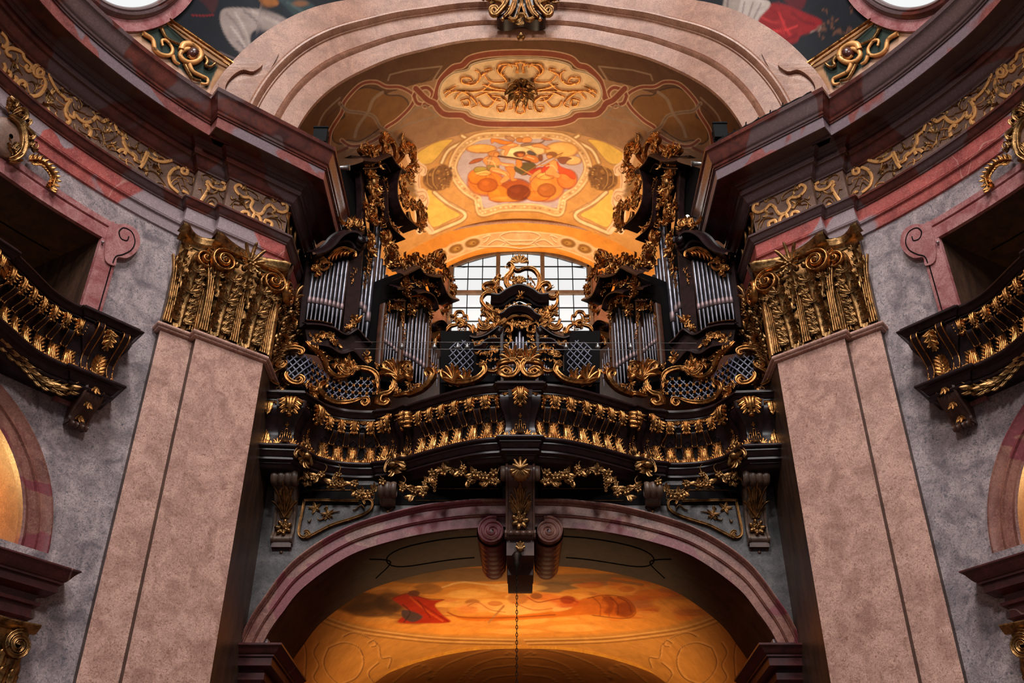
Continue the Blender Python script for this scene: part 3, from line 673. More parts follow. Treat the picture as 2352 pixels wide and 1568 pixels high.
# the curved wall above the cornice: painted pendentives
for sd in (1, -1):
    st = structure('wall_pendentive_' + SD(sd), f'curved {SD(sd)} pendentive above the main cornice')
    xs = np.concatenate([np.linspace(0, 3.4, 30), np.linspace(3.45, 8.15, 230)]); zs = np.linspace(13.0, 19.0, 170)
    zlo = np.interp(xs, sO[::-1, 0], sO[::-1, 1]); Xg = np.repeat(xs[:, None], 170, 1); Zg = zlo[:, None] + (21.0 - zlo[:, None]) * np.linspace(0, 1, 170)[None]; P = np.stack([Xg, Qy(Xg) - lean(Zg) + .02, Zg], -1)
    cv = Canvas(P, (206, 166, 142))   # colours are laid on the right-hand shape, mirrored below for the left
    if sd < 0: cv.u = 2 * U0 - cv.u
    L = (lambda p: mir(p)) if sd > 0 else (lambda p: p)
    # dark painted field
    cv.poly(L([(392, 48), (548, 157), (640, 120), (700, 98), (760, 66), (850, 32), (1000, 6), (1190, -260), (430, -260)]), (26, 27, 34), 1.5, 1, False)
    if sd < 0:
        cv.poly([(470, -10), (560, -20), (680, 0), (740, 45), (700, 95), (640, 110), (560, 60), (500, 30)], (24, 28, 36), 3)
        cv.poly([(515, 20), (560, 18), (610, 25), (650, 40), (680, 66), (640, 74), (585, 70), (575, 100), (582, 140), (560, 128), (530, 100), (512, 70), (505, 40)], (148, 132, 126), 2)
        for a, b, c_ in (((520, 30), (560, 90), (120, 106, 104)), ((540, 28), (578, 120), (176, 160, 152)), ((560, 25), (600, 66), (104, 92, 92)), ((580, 28), (660, 66), (178, 162, 154)), ((600, 28), (675, 62), (118, 104, 104)), ((530, 60), (570, 130), (182, 168, 160)), ((545, 95), (565, 128), (110, 98, 98))):
            cv.line([a, ((a[0] + b[0]) / 2 + 6, (a[1] + b[1]) / 2), b], 5, c_, .8)
        cv.poly([(640, -5), (700, 0), (740, 30), (752, 60), (720, 72), (690, 50), (660, 20)], (46, 60, 62), 2)
        cv.line([(660, 5), (700, 30), (735, 55)], 6, (70, 86, 86), .7); cv.line([(650, 20), (690, 55)], 4, (28, 36, 40), .8)
        cv.poly([(700, 30), (725, 38), (740, 60), (760, 58), (748, 68), (722, 62)], (150, 108, 88), 1.5); cv.blob(712, 45, 9, 6, (158, 120, 100), .9)
        cv.poly([(640, 72), (668, 62), (692, 78), (688, 96), (660, 104), (645, 92)], (42, 48, 50), 1.5)
        cv.line([(440, 35), (470, 36), (490, 34)], 3, (130, 30, 30), .9); cv.poly([(455, -6), (500, -8), (490, 30), (470, 10)], (72, 32, 34), 3, .7)
        cv.poly([(590, -12), (625, -10), (640, 10), (610, 14)], (150, 90, 40), 2, .9); cv.blob(690, 8, 20, 8, (150, 92, 50), .6)
        cv.line([(505, 120), (540, 135), (565, 140)], 4, (120, 100, 100), .6); cv.blob(600, 95, 30, 30, (40, 40, 50), .5)
        # brocade border of the dark field near the arch
        cv.blob(860, 8, 60, 10, (92, 74, 62), .6)
    else:
        cv.poly([(1745, 30), (1770, 8), (1810, 12), (1850, 30), (1888, 48), (1875, 70), (1840, 82), (1830, 96), (1800, 104), (1770, 92), (1742, 76), (1738, 50)], (132, 24, 28), 2)
        for a, b, c_ in (((1750, 40), (1800, 50), (170, 46, 46)), ((1770, 20), (1830, 50), (122, 16, 24)), ((1760, 70), (1830, 60), (206, 54, 54)), ((1780, 90), (1830, 80), (110, 14, 22)), ((1820, 30), (1870, 55), (100, 14, 22)), ((1790, 30), (1815, 80), (190, 44, 46)), ((1745, 60), (1790, 92), (130, 20, 28))):
            cv.line([a, ((a[0] + b[0]) / 2, (a[1] + b[1]) / 2 + 6), b], 6, c_, .75)
        cv.poly([(1700, -5), (1760, 0), (1768, 14), (1745, 40), (1735, 62), (1712, 74), (1695, 62), (1685, 50), (1700, 40), (1690, 25)], (176, 162, 154), 2)
        for a, b in (((1710, 5), (1700, 55)), ((1730, 5), (1712, 60)), ((1748, 8), (1722, 62))): cv.line([a, b], 3, (112, 98, 96), .8)
        cv.poly([(1665, -5), (1700, -5), (1690, 35), (1668, 50), (1660, 44)], (150, 136, 128), 2); cv.line([(1672, 0), (1668, 40)], 4, (100, 86, 84), .8)
        cv.poly([(1655, 48), (1680, 48), (1690, 66), (1668, 62), (1650, 62)], (146, 84, 64), 1.5)
        cv.poly([(1672, 62), (1690, 52), (1712, 70), (1706, 84), (1690, 78)], (160, 156, 150), 1.5)
        cv.poly([(1800, -8), (1850, -10), (1842, 20), (1815, 14)], (96, 22, 30), 3, .8)
        for k in range(24):
            R_ = random.Random(k); cv.blob(1900 + R_.uniform(-30, 60), 50 + R_.uniform(-35, 40), R_.uniform(3, 9), R_.uniform(2, 6), (120, 76, 56), .6, R_.uniform(0, 3))
        cv.line([(1862, 75), (1885, 60), (1880, 72)], 3, (120, 112, 106), .8)
    # ochre margin, dark green ornament panel
    cv.poly(L([(392, 48), (548, 157), (522, 186), (498, 210), (430, 160), (310, 80), (322, 60)]), (186, 142, 104), 1.2, 1, False)
    cv.poly(L([(318, 78), (384, 56), (502, 152), (494, 168), (476, 206), (400, 150)]), (52, 64, 58), 1.2, 1, False)
    cv.poly(L([(548, 157), (522, 160), (498, 178), (484, 205), (505, 224), (520, 190), (545, 172)]), (170, 124, 88), 1.2)
    # console block beside the arch foot
    cv.poly(L([(556, 146), (590, 152), (600, 160), (640, 128), (700, 98), (590, 235), (505, 235), (505, 190), (525, 160)]), (204, 162, 138), 1.2, 1, False)
    if sd < 0: pass
    P2 = cv.P.copy();
    if sd < 0: P2[..., 0] *= -1; P2 = P2[::-1]; cv.c = cv.c[::-1]
    cv.P = P2; cv.build('pendentive_face', st)
    fb = MB()
    for pts, h_ in (([(556, 146), (590, 150), (602, 160), (580, 176), (558, 172), (540, 180), (524, 196), (516, 214), (520, 235), (505, 235), (502, 205), (512, 180), (530, 160)], .14), ([(602, 160), (640, 128), (600, 200), (585, 238), (520, 238), (518, 214), (526, 196), (542, 182), (560, 176), (580, 178)], .07)):
        from mathutils.geometry import tessellate_polygon as _tp
        Pq = np.array([hitQ(*q) for q in mir(smoothpath(pts, 3, True))]); T_ = _tp([[Vector(q) for q in mir(smoothpath(pts, 3, True))] and [Vector((q[0], q[1], 0)) for q in mir(smoothpath(pts, 3, True))]])
        m0 = len(Pq); dv = np.array([-.3, -.95, 0]) * h_; Q4 = [(i, (i + 1) % m0, m0 + (i + 1) % m0, m0 + i) for i in range(m0)]; fb.add(np.concatenate([Pq + dv, Pq]), Q4, T_)
    fb.build('foot_block', M['archstone'], st, sd, smooth=False)
    # gilt rail along the dark field and carved scrolls of the green panel
    def on(pts): return [hitQ(*p) for p in mir(pts)]
    def tubeline(pts, r, name, mat, par, n=6):
        m_ = MB(); P = smoothpath(on(pts), 4); m_.tube(P - np.array([0, .04, 0]), r, n); m_.build(name, mat, par, sd)
    cvw = thing('pendentive_carving', f'gilt rail and carved leaf scrolls on the green panel beside the {"white robed" if sd < 0 else "red robed"} painted figure', 'carving', (6.2 * sd, 12.2, 14.6))
    tubeline([(390, 48), (548, 157)], .035, 'gilt_rail', M['gold'], cvw); tubeline([(384, 55), (540, 163)], .02, 'gilt_rail', M['gold'], cvw)
    for k, pts in enumerate([[(330, 82), (352, 96), (358, 118), (372, 130), (392, 132), (398, 118), (386, 100), (374, 98), (376, 110)], [(372, 70), (384, 92), (402, 102), (430, 112)], [(418, 120), (424, 108), (444, 108), (460, 120), (462, 138), (446, 148), (428, 146), (416, 134), (420, 122), (436, 118), (450, 128), (444, 138), (434, 132)],
                             [(470, 134), (478, 146), (474, 156), (486, 158), (496, 150)], [(436, 150), (444, 168), (462, 178), (478, 186), (476, 198), (462, 196)], [(426, 152), (436, 172), (446, 186), (462, 190)], [(398, 132), (404, 146), (414, 152)]]):
        P = smoothpath(on(pts), 5); th = .05 if k != 2 else .07
        m_ = MB(); m_.tube(P - np.array([0, .05, 0]), np.linspace(th, th * .5, len(P)), 5); m_.build('leaf_scroll', M['oldgold'] if k % 2 else M['friezegold'], cvw, sd)
    m_ = MB(); p = hitQ(*mir([(443, 126)])[0]); m_.ball((p[0], p[1] - .06, p[2]), .13, 8, 5, (1, .6, 1)); m_.build('rosette', M['cornice'], cvw, sd)
    # round window of the drum and its moulded marble ring
    wd_ = structure('window_2' if sd < 0 else 'window_3', f'round drum window with a moulded rose marble ring at the top {SD(sd)}')
    cx, cy = 300, -81
    def ring(radii, mat, name, **k):
        A = np.linspace(.35, PI - .35, 50); G = []
        for rx, ry, h in radii:
            row = []
            for a in A:
                p = hitQ(2 * U0 - (cx + rx * math.cos(a)), cy + ry * math.sin(a)); n_ = np.array([-.75, -.65, 0]); row.append(p + n_ * h)
            G.append(row)
        m_ = MB(); m_.grid(np.array(G)); return m_.build(name, mat, wd_, sd, smooth='auto')
    ring([(164, 156, .0), (164, 156, .05), (138, 130, .05)], M['frame'], 'ring_border')
    ring([(138, 130, .05), (137, 129, .09), (133, 124, .13), (128, 118, .13), (124, 114, .08), (121, 111, .10), (117, 106, .08), (113, 101, .05), (110, 98, .0)], M['cornice'], 'ring_moulding')
    A = np.linspace(.3, PI - .3, 30); m_ = MB(); m_.grid(np.array([[hitQ(2 * U0 - (cx + r * 112 * math.cos(a)), cy + r * 100 * math.sin(a)) + np.array([-.015, -.015, 0]) for a in A] for r in (.3, .7, 1.0)])); m_.build('pane', M['whitelight'], wd_, sd)

# ------------------------------------------------------------------ organ vault: painted barrel
YB = 20.3
prof = np.concatenate([[(4.34, 11.8), (4.34, 12.4)], ell(4.34, 4.19, m=200)])
_c = np.concatenate([[0], np.cumsum(np.hypot(*np.diff(prof, axis=0).T))]); _t = np.linspace(0, _c[-1], 420); prof = np.stack([np.interp(_t, _c, prof[:, 0]), np.interp(_t, _c, prof[:, 1])], 1)
pf = full(prof)
ny = 460; G = []
for x, z in pf:
    y0 = 15.5 if z < 13.2 else float(Qy(x) - lean(z)) + .0
    if z < 13.35 and z >= 13.2: y0 = 15.5 + (float(Qy(x) - lean(13.35)) - 15.5) * (z - 13.2) / .15
    ys = np.linspace(y0, YB, ny); G.append(np.stack([np.full(ny, x), ys, np.full(ny, z)], 1))
cv = Canvas(np.array(G), (190, 136, 86))
u, v = cv.u, cv.v
# zones by depth along the barrel
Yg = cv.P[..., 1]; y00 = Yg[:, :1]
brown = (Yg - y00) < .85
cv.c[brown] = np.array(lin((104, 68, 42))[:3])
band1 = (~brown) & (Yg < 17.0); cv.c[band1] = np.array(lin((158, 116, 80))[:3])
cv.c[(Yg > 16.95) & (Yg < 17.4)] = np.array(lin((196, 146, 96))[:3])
Y_ = lambda *p: Z(700, 80, 2.352, list(p))
grey = (152, 122, 96); red = (136, 68, 46); cream = (226, 186, 146); och = (134, 90, 46); dk = (74, 52, 42)
# side quatrefoil cartouches and interlacing red ribbons
cart = Y_((150, 560), (165, 480), (215, 440), (200, 400), (240, 330), (320, 285), (410, 300), (450, 325), (520, 330), (560, 370), (540, 440), (470, 475), (400, 510), (350, 545), (290, 575), (230, 570), (190, 590))
cv.poly(cart, och, 1, 1, sym=True); cv.line(cart, 3, dk, 1, closed=True, sym=True)
rib = Y_((125, 620), (140, 520), (200, 420), (215, 360), (300, 270), (380, 255), (440, 280), (520, 285), (590, 330), (570, 390), (500, 460), (440, 500), (420, 540), (330, 590), (250, 600), (200, 570))
cv.line(rib, 10, cream, 1, sym=True); cv.line(rib, 7, red, 1, sym=True)
r2 = Y_((590, 330), (610, 300), (660, 285), (690, 320), (660, 370), (610, 370), (590, 330)); cv.line(r2, 12, cream, 1, sym=True); cv.line(r2, 8, red, 1, sym=True)
r3 = Y_((650, 380), (700, 350), (720, 290), (740, 240), (800, 180), (850, 165), (890, 130), (960, 110), (1050, 100), (1165, 97)); 
r4 = Y_((600, 290), (660, 350), (700, 370), (720, 400), (760, 430), (850, 435), (890, 460), (980, 480), (1165, 482))
for r_ in (r3, r4): cv.line(r_, 16, cream, 1, sym=True); cv.line(r_, 13, red, 1, sym=True)
cv.line(Y_((190, 370), (230, 410), (300, 420), (370, 440), (410, 500), (470, 530)), 9, grey, 1, sym=True); cv.line(Y_((190, 370), (230, 410), (300, 420), (370, 440), (410, 500), (470, 530)), 2, dk, .6, sym=True)
cv.line(Y_((420, 310), (370, 350), (340, 420), (290, 490), (270, 550)), 7, grey, 1, sym=True)
cv.line(Y_((450, 245), (460, 215), (560, 190), (740, 170), (690, 250)), 3.5, grey, 1, False, sym=True); cv.line(Y_((570, 250), (640, 250), (700, 210)), 2, dk, .7, sym=True)
cv.line(Y_((470, 520), (560, 480), (720, 440), (650, 380), (590, 400), (470, 520)), 4, grey, 1, False, sym=True)
cv.line(Y_((60, 540), (100, 430), (190, 340)), 4, grey, 1, sym=True); cv.line(Y_((90, 550), (120, 450), (200, 375)), 2, dk, .8, sym=True)
cv.line(Y_((100, 600), (150, 640), (230, 610)), 6, red, 1, sym=True)
q_ = Y_((1165, 128), (1060, 130), (960, 145), (900, 165), (880, 190), (800, 210), (750, 250), (728, 300), (735, 350), (790, 390), (880, 405), (910, 430), (1000, 450), (1165, 458))
qf = q_ + mir(q_)[::-1][1:-1]
cv.poly(qf, (236, 196, 148), 1); cv.line(qf, 5, (238, 208, 168), 1, closed=True); cv.line(qf, 1.8, dk, .9, closed=True)
# the second bay: yellow ground, illusionistic mouldings and the medallion of music-making putti
b2 = Y_((545, 620), (620, 580), (700, 560), (880, 545), (1165, 540)); full2 = b2 + mir(b2)[::-1][1:] + mir(Y_((380, 1100), (700, 1060), (1165, 1000)))[0:1] + Y_((1165, 1010), (380, 1100))
sel = Yg >= 17.4; cv.c[sel] = np.array(lin((204, 148, 80))[:3])
tan1 = (222, 178, 118); tan2 = (176, 128, 78); yel = (230, 184, 84); lt = (244, 212, 160)
pan1 = Y_((640, 615), (720, 575), (800, 565), (760, 610), (700, 680), (660, 700), (610, 690), (600, 650)); cv.poly(pan1, yel, 1, sym=True)
pan2 = Y_((660, 840), (700, 850), (760, 920), (840, 970), (790, 1000), (700, 1040), (665, 1000), (650, 930)); cv.poly(pan2, yel, 1, sym=True)
cv.line(pan2, 3, tan2, .8, closed=True, sym=True); cv.line(pan1, 3, tan2, .8, closed=True, sym=True)
fr1 = Y_((850, 545), (870, 570), (780, 620), (740, 690)); cv.line(fr1, 14, tan2, 1, sym=True); cv.line(fr1, 5, lt, 1, sym=True)
fr2 = Y_((700, 850), (760, 900), (860, 960), (850, 1000), (760, 1040), (690, 1070)); cv.line(fr2, 13, tan2, 1, sym=True); cv.line(fr2, 6, lt, .9, sym=True); cv.line(Y_((740, 870), (800, 920), (900, 960)), 3, tan2, .8, sym=True)
ov = Y_((1165, 545), (1010, 545), (920, 560), (840, 620), (800, 700), (810, 760), (860, 830), (930, 880), (940, 915), (960, 960), (1060, 935), (1165, 930)); ovf = ov + mir(ov)[::-1][1:-1]
cv.line(ovf, 24, tan2, 1, closed=True); cv.line(ovf, 17, (238, 196, 142), 1, closed=True); cv.line(ovf, 9, (206, 158, 104), .9, closed=True)
R_ = random.Random(2); ovs = smoothpath(ovf, 8, True)
for p in ovs[::2]: cv.blob(p[0] + R_.uniform(-2, 2), p[1] + R_.uniform(-2, 2), 3.4, 2.8, R_.choice([(240, 206, 158), (176, 130, 82), (226, 184, 130)]), .9)
ovi = [(U0 + (a - U0) * .93, 385 + (b - 385) * .90) for a, b in ovf]; cv.poly(ovi, (192, 170, 170), 1.5)
cv.poly(Y_((700, 720), (760, 700), (800, 760), (760, 830), (690, 840), (640, 800), (650, 740)), (128, 84, 40), 2, sym=True)
for k in range(26): cv.blob(Y_((R_.uniform(650, 790), R_.uniform(705, 830)))[0][0], Y_((0, R_.uniform(705, 830)))[0][1], 4, 4, R_.choice([(176, 124, 62), (96, 62, 30), (150, 104, 52)]), .9, sym=True)
for a in (Y_((690, 720), (665, 745), (665, 800), (690, 825)), Y_((715, 715), (695, 745), (695, 800), (715, 830))): cv.line(a, 3, (190, 140, 74), .9, sym=True); cv.line([(x + 2, y) for x, y in a], 1.6, (84, 52, 26), .9, sym=True)
for k in range(30): cv.blob(Y_((R_.uniform(725, 800), 0))[0][0], Y_((0, R_.uniform(700, 835)))[0][1], 2.6, 2.2, R_.choice([(198, 150, 84), (110, 74, 38), (164, 116, 60)]), .9, sym=True)
sh = Y_((545, 640), (600, 660), (625, 700), (600, 740), (570, 730), (560, 700)); cv.poly(sh, (232, 190, 150), 1.5, sym=True)
for a in (Y_((590, 640), (600, 690), (640, 720), (640, 745)), Y_((610, 740), (605, 790), (610, 830)), Y_((600, 850), (640, 850), (655, 900), (640, 940), (640, 1000), (680, 1060)), Y_((620, 880), (610, 940), (620, 1060))):
    cv.line(a, 15, (238, 198, 156), 1, sym=True); cv.line([(x + 4, y) for x, y in a], 3, (190, 138, 96), .8, sym=True)
for c_ in ((612, 725), (635, 880)):
    p = Y_(c_)[0]; cv.blob(p[0], p[1], 12, 11, (232, 186, 140), 1, sym=True); cv.line(spiral(p, 9, 0, 1.6, 1), 2, (164, 112, 74), .9, sym=True)
for k in range(6):
    p = Y_((550 + 6 * k, 740 + 24 * k))[0]; cv.blob(p[0], p[1], 17, 7, (140, 100, 52) if k % 2 else (118, 82, 44), .9, .3, sym=True)
# figures on clouds
Q_ = lambda *p: Z(1000, 300, 5.88, list(p))
def B_(x, y, rx, ry, col, al=.85, ang=0, hard=1.0):
    p = Q_((x, y))[0]; rx, ry = rx / 5.88, ry / 5.88; dk_ = tuple(c_ * f_ for c_, f_ in zip(col, (.72, .6, .45)))
    cv.blob(p[0] + .6, p[1] + .8, rx, ry, dk_, .8, ang, 5); cv.blob(p[0], p[1], rx * .9, ry * .88, col, al + .1, ang, 2.6 * hard); cv.blob(p[0] - rx * .2, p[1] - ry * .25, rx * .45, ry * .4, tuple(min(255, c_ * 1.1 + 12) for c_ in col), .5, ang, 1)
OR, DO, LO, PK = (236, 132, 32), (176, 82, 20), (246, 178, 84), (242, 166, 96)
for a in ((620, 240, 200, 60, LO), (1250, 260, 260, 80, (248, 206, 136)), (1700, 260, 220, 110, (244, 184, 100)), (1850, 400, 120, 60, (240, 190, 120)), (1100, 300, 220, 90, (248, 210, 150))): B_(*a)
for a in ((680, 700, 240, 170, OR), (1090, 800, 210, 150, DO), (850, 850, 140, 110, OR), (1500, 760, 230, 190, (234, 142, 52)), (1780, 650, 130, 130, (236, 130, 50)), (1380, 880, 160, 70, (224, 128, 40)), (950, 920, 220, 40, (230, 140, 52)), (560, 620, 120, 100, OR)): B_(*a, hard=1.4)
for a in ((700, 730, 130, 90, (196, 100, 22)), (1120, 830, 150, 100, (136, 58, 14)), (1500, 800, 120, 90, (186, 104, 36)), (640, 570, 110, 40, (248, 192, 100)), (1480, 610, 120, 50, (250, 186, 92))): B_(*a, al=.7)
# putti: traced outlines with darker contour, lit planes and hair
def fig(pts, col, dark=None, w_=1.4):
    d_ = dark or tuple(c_ * f_ for c_, f_ in zip(col, (.66, .5, .38))); P_ = Q_(*pts); cv.poly(P_, col, 1.2); cv.line(P_, w_, d_, .8, closed=True)
def hl(pts, w_, col, al=.6): cv.line(Q_(*pts), w_, col, al, soft=1.6)
SK, SK2, SHD, LT = (240, 156, 84), (232, 138, 60), (190, 96, 40), (252, 204, 140)
fig([(750, 110), (800, 110), (860, 115), (960, 140), (1050, 150), (980, 185), (880, 180), (800, 150), (760, 175)], (236, 140, 44)); fig([(940, 90), (1010, 75), (1070, 110), (1060, 140), (990, 125)], (196, 140, 96)); fig([(1090, 110), (1150, 95), (1205, 120), (1180, 155), (1110, 150)], (206, 130, 60)); fig([(1190, 100), (1250, 85), (1300, 110), (1290, 150), (1220, 160), (1170, 150)], SK)
fig([(900, 215), (960, 190), (1040, 165), (1120, 190), (1060, 225), (1010, 240), (960, 330), (925, 320), (940, 260), (850, 235)], SK); fig([(1160, 190), (1230, 165), (1400, 165), (1480, 120), (1440, 165), (1330, 190), (1170, 210)], (156, 118, 92)); fig([(1310, 190), (1420, 175), (1480, 205), (1550, 240), (1510, 250), (1400, 225), (1320, 215)], SK); fig([(1430, 110), (1480, 95), (1580, 125), (1500, 130)], (206, 130, 80))
fig([(455, 450), (500, 400), (580, 375), (640, 375), (610, 410), (540, 435)], (176, 92, 44)); fig([(640, 400), (690, 350), (800, 340), (860, 380), (880, 420), (950, 440), (1050, 450), (1060, 490), (960, 490), (870, 460), (860, 500), (900, 530), (980, 560), (1020, 610), (1000, 650), (950, 690), (900, 710), (870, 690), (900, 640), (930, 610), (880, 590), (760, 560), (710, 520), (690, 470)], SK)
fig([(940, 500), (1030, 490), (1080, 530), (1070, 600), (1060, 640), (1110, 655), (1080, 680), (1030, 680), (1010, 640), (1000, 580)], SK2); fig([(710, 300), (760, 275), (830, 275), (860, 300), (840, 345), (780, 350), (720, 335)], (214, 140, 66)); fig([(800, 300), (850, 300), (858, 335), (820, 355), (790, 340)], SK); fig([(700, 450), (710, 370), (760, 350), (750, 420), (720, 470)], (206, 156, 104)); fig([(520, 520), (560, 490), (660, 490), (700, 520), (640, 540), (540, 560)], (176, 148, 60)); fig([(690, 480), (740, 465), (800, 470), (860, 480), (850, 500), (760, 490), (720, 540)], (150, 130, 70))
fig([(1055, 310), (1110, 282), (1200, 285), (1215, 320), (1170, 355), (1090, 350)], (120, 66, 30)); fig([(1110, 310), (1190, 310), (1180, 350), (1130, 355)], (204, 116, 56)); fig([(1180, 370), (1240, 320), (1330, 330), (1400, 380), (1380, 430), (1290, 430), (1200, 400)], (206, 122, 54)); fig([(1235, 290), (1280, 270), (1360, 315), (1340, 330), (1270, 320)], (96, 80, 74)); fig([(1080, 480), (1150, 440), (1300, 430), (1360, 480), (1300, 560), (1200, 600), (1120, 570), (1070, 530)], (104, 84, 44)); fig([(1390, 340), (1440, 330), (1450, 390), (1410, 410)], (140, 80, 48)); fig([(1100, 390), (1160, 400), (1170, 470), (1130, 500), (1090, 460)], SK2); fig([(1240, 560), (1380, 500), (1440, 500), (1340, 580), (1270, 600)], (190, 60, 30))
fig([(1480, 470), (1540, 430), (1600, 400), (1650, 420), (1670, 500), (1640, 550), (1690, 600), (1660, 640), (1580, 620), (1490, 590), (1480, 540), (1420, 570), (1340, 620), (1290, 680), (1270, 660), (1320, 580), (1390, 530), (1440, 510)], SK); fig([(1500, 320), (1540, 290), (1610, 292), (1645, 320), (1620, 350), (1560, 345), (1520, 350)], (152, 96, 50)); fig([(1505, 335), (1570, 335), (1580, 365), (1530, 380)], SK); fig([(1640, 420), (1690, 480), (1780, 520), (1870, 570), (1890, 640), (1850, 650), (1760, 590), (1670, 570), (1660, 500)], (232, 84, 34)); fig([(1430, 520), (1500, 460), (1540, 450), (1530, 500), (1450, 570)], (214, 70, 34)); fig([(1650, 370), (1740, 355), (1840, 375), (1790, 400), (1740, 450), (1680, 430)], (150, 88, 58))
for a in ([(700, 400), (780, 420), (820, 500)], [(780, 540), (880, 560), (960, 600)], [(1500, 480), (1580, 470), (1640, 540)], [(900, 460), (980, 470)], [(1240, 350), (1330, 380)], [(980, 200), (1050, 190)]): hl(a, 3, LT)
for a in ([(690, 480), (760, 545), (900, 590)], [(960, 580), (1000, 630)], [(1480, 590), (1600, 615)], [(700, 640), (800, 660), (850, 740)], [(460, 640), (480, 720), (560, 790)], [(1290, 640), (1290, 740), (1350, 850)], [(1280, 720), (1280, 800), (1200, 890)], [(1860, 640), (1880, 700), (1800, 790)], [(540, 620), (640, 570), (760, 600), (830, 690)], [(1400, 640), (1480, 600), (1600, 650)]): hl(a, 2, (176, 84, 30), .6)
cv.line(Q_((850, 345), (1060, 370), (1280, 420)), 4, (96, 52, 20), 1); cv.line(Q_((600, 290), (720, 300)), 2, (180, 120, 60), 1); cv.line(Q_((1720, 300), (1500, 400), (1170, 600)), 2.5, (160, 100, 40), 1); cv.line(Q_((1040, 450), (1310, 600)), 2, (210, 150, 70), 1)
cv.line(Q_((1700, 330), (1480, 460), (1400, 460)), 3, (200, 140, 70), 1)
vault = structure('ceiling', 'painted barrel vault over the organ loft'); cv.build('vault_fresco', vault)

# gilded stucco cartouche in the crown of the vault
def on_vault(u_, v_, d=.04):
    d_ = ray(u_, v_); lo, hi = 8., 30.
    zx = lambda x: np.interp(abs(x), prof[::-1, 0], prof[::-1, 1])
    for _ in range(40):
        m_ = (lo + hi) / 2
        if m_ * d_[2] >= zx(m_ * d_[0]): hi = m_
        else: lo = m_
    p = np.array(d_) * hi; p[2] -= d; return p
sc_ = thing('stucco_cartouche', 'gilded scroll cartouche in the crown of the painted vault', 'ornament', (0, 16.0, 17.15))
K7 = lambda p: Z(700, 80, 2.352, p)
CR = [[(1165, 140), (1140, 145), (1150, 165), (1140, 200)], [(1120, 170), (1100, 150), (1060, 152), (1040, 180), (1060, 210), (1080, 205)], [(1150, 200), (1150, 165), (1120, 152), (1080, 165), (1060, 200), (1090, 240), (1060, 250), (1000, 245), (970, 210)], [(920, 185), (945, 200), (940, 240), (900, 262), (850, 250), (850, 225), (890, 225), (905, 245), (880, 250)],
      [(970, 180), (1010, 178), (960, 210), (940, 240)], [(750, 310), (790, 285), (820, 270)], [(760, 330), (800, 300), (850, 300), (900, 330), (930, 370), (900, 385)], [(765, 290), (800, 300)], [(810, 340), (850, 300), (900, 300), (960, 290), (1010, 250)], [(1090, 290), (1020, 280), (960, 260)], [(1090, 300), (1000, 295), (930, 295)], [(1010, 320), (1060, 330), (1090, 360), (1080, 400), (1050, 410), (1040, 385), (1070, 380)],
      [(940, 350), (960, 380), (1000, 380), (1040, 330)], [(840, 350), (880, 340), (890, 370), (860, 375), (850, 355)], [(1165, 420), (1140, 410), (1150, 380), (1130, 360), (1125, 390), (1100, 395)], [(920, 330), (1000, 300), (1085, 300)], [(975, 300), (1020, 345), (1060, 350)]]
for P in CR:
    for sd in (1, -1):
        m_ = MB(); q = smoothpath([on_vault(*p) for p in mir(K7(P))], 5); m_.tube(q, .020 * np.sin(np.linspace(.5, PI - .3, len(q))) + .008, 6); m_.build('gilt_scroll', M['stucco'], sc_, sd)
c0 = on_vault(1197, 202, .03)
def vloc(V): return np.stack([c0[0] + V[:, 0], c0[1] + V[:, 1], c0[2] - V[:, 2]], 1)
for k in range(10):
    m_ = MB(); sub = MB(); leaf(sub, (.06 * math.cos(k * .628), .06 * math.sin(k * .628)), k * .628, .36, .24, .02, .35, 3, .6); m_.put(sub, vloc); m_.build('rose_petal', M['oldgold'], sc_)
for k in range(6):
    m_ = MB(); sub = MB(); leaf(sub, (.03 * math.cos(k), .03 * math.sin(k)), k * 1.047 + .3, .2, .16, .12, .4, 2, .7); m_.put(sub, vloc); m_.build('rose_petal', M['gold'], sc_)
m_ = MB(); m_.ball(tuple(c0 - np.array([0, 0, .24])), .07, 8, 6); m_.build('rose_heart', M['dimgold'], sc_)

# ---- end wall of the vault, splayed window arch and the window
BB = smoothpath([(3.95, 13.2), (3.95, 14.2), (3.85, 15.0), (3.52, 15.67), (2.89, 16.31), (2.23, 16.72), (1.09, 17.04), (0, 17.15)], 12); BBf = full(BB)
WW = smoothpath([(2.5, 13.2), (2.5, 14.5), (2.45, 15.4), (2.25, 16.18), (1.9, 16.5), (1.3, 16.84), (.7, 16.99), (0, 17.03)], 12); WWf = full(WW)
ew = structure('wall_back', 'ochre end wall of the organ vault with a splayed arch round the window')
m_ = MB(); vf = np.array([(np.interp(z, prof[:, 1], prof[:, 0]) + .1 if z < 17.1 else abs(x), z) for x, z in BBf]); out_ = np.stack([np.sign(BBf[:, 0] + 1e-9) * (np.abs(BBf[:, 0]) + .75), BBf[:, 1] + .5], 1)
m_.grid(np.array([np.stack([out_[:, 0], np.full(len(out_), YB + .01), out_[:, 1]], 1), np.stack([BBf[:, 0], np.full(len(BBf), YB + .01), BBf[:, 1]], 1)])); m_.build('end_wall_face', M['archstone'], ew)
nr = 110; G = [np.stack([BBf[:, 0] * (1 - r) + WWf[:, 0] * r, np.full(len(BBf), YB + 1.25 * r), BBf[:, 1] * (1 - r) + WWf[:, 1] * r], 1) for r in np.linspace(0, 1, nr)]
G = np.array(G).transpose(1, 0, 2); G2 = np.array([[g[0] + (g[-1] - g[0]) * t for t in np.linspace(0, 1, nr)] for g in smoothpath(G.reshape(len(G), -1), 4).reshape(-1, nr, 3)])
cv = Canvas(G2, (226, 150, 62))
Z1 = lambda *p: Z(600, 500, 3.485, list(p))
rw = [(1000, 600), (1030, 583), (1060, 570), (1100, 556), (1140, 549), (1195, 545)]
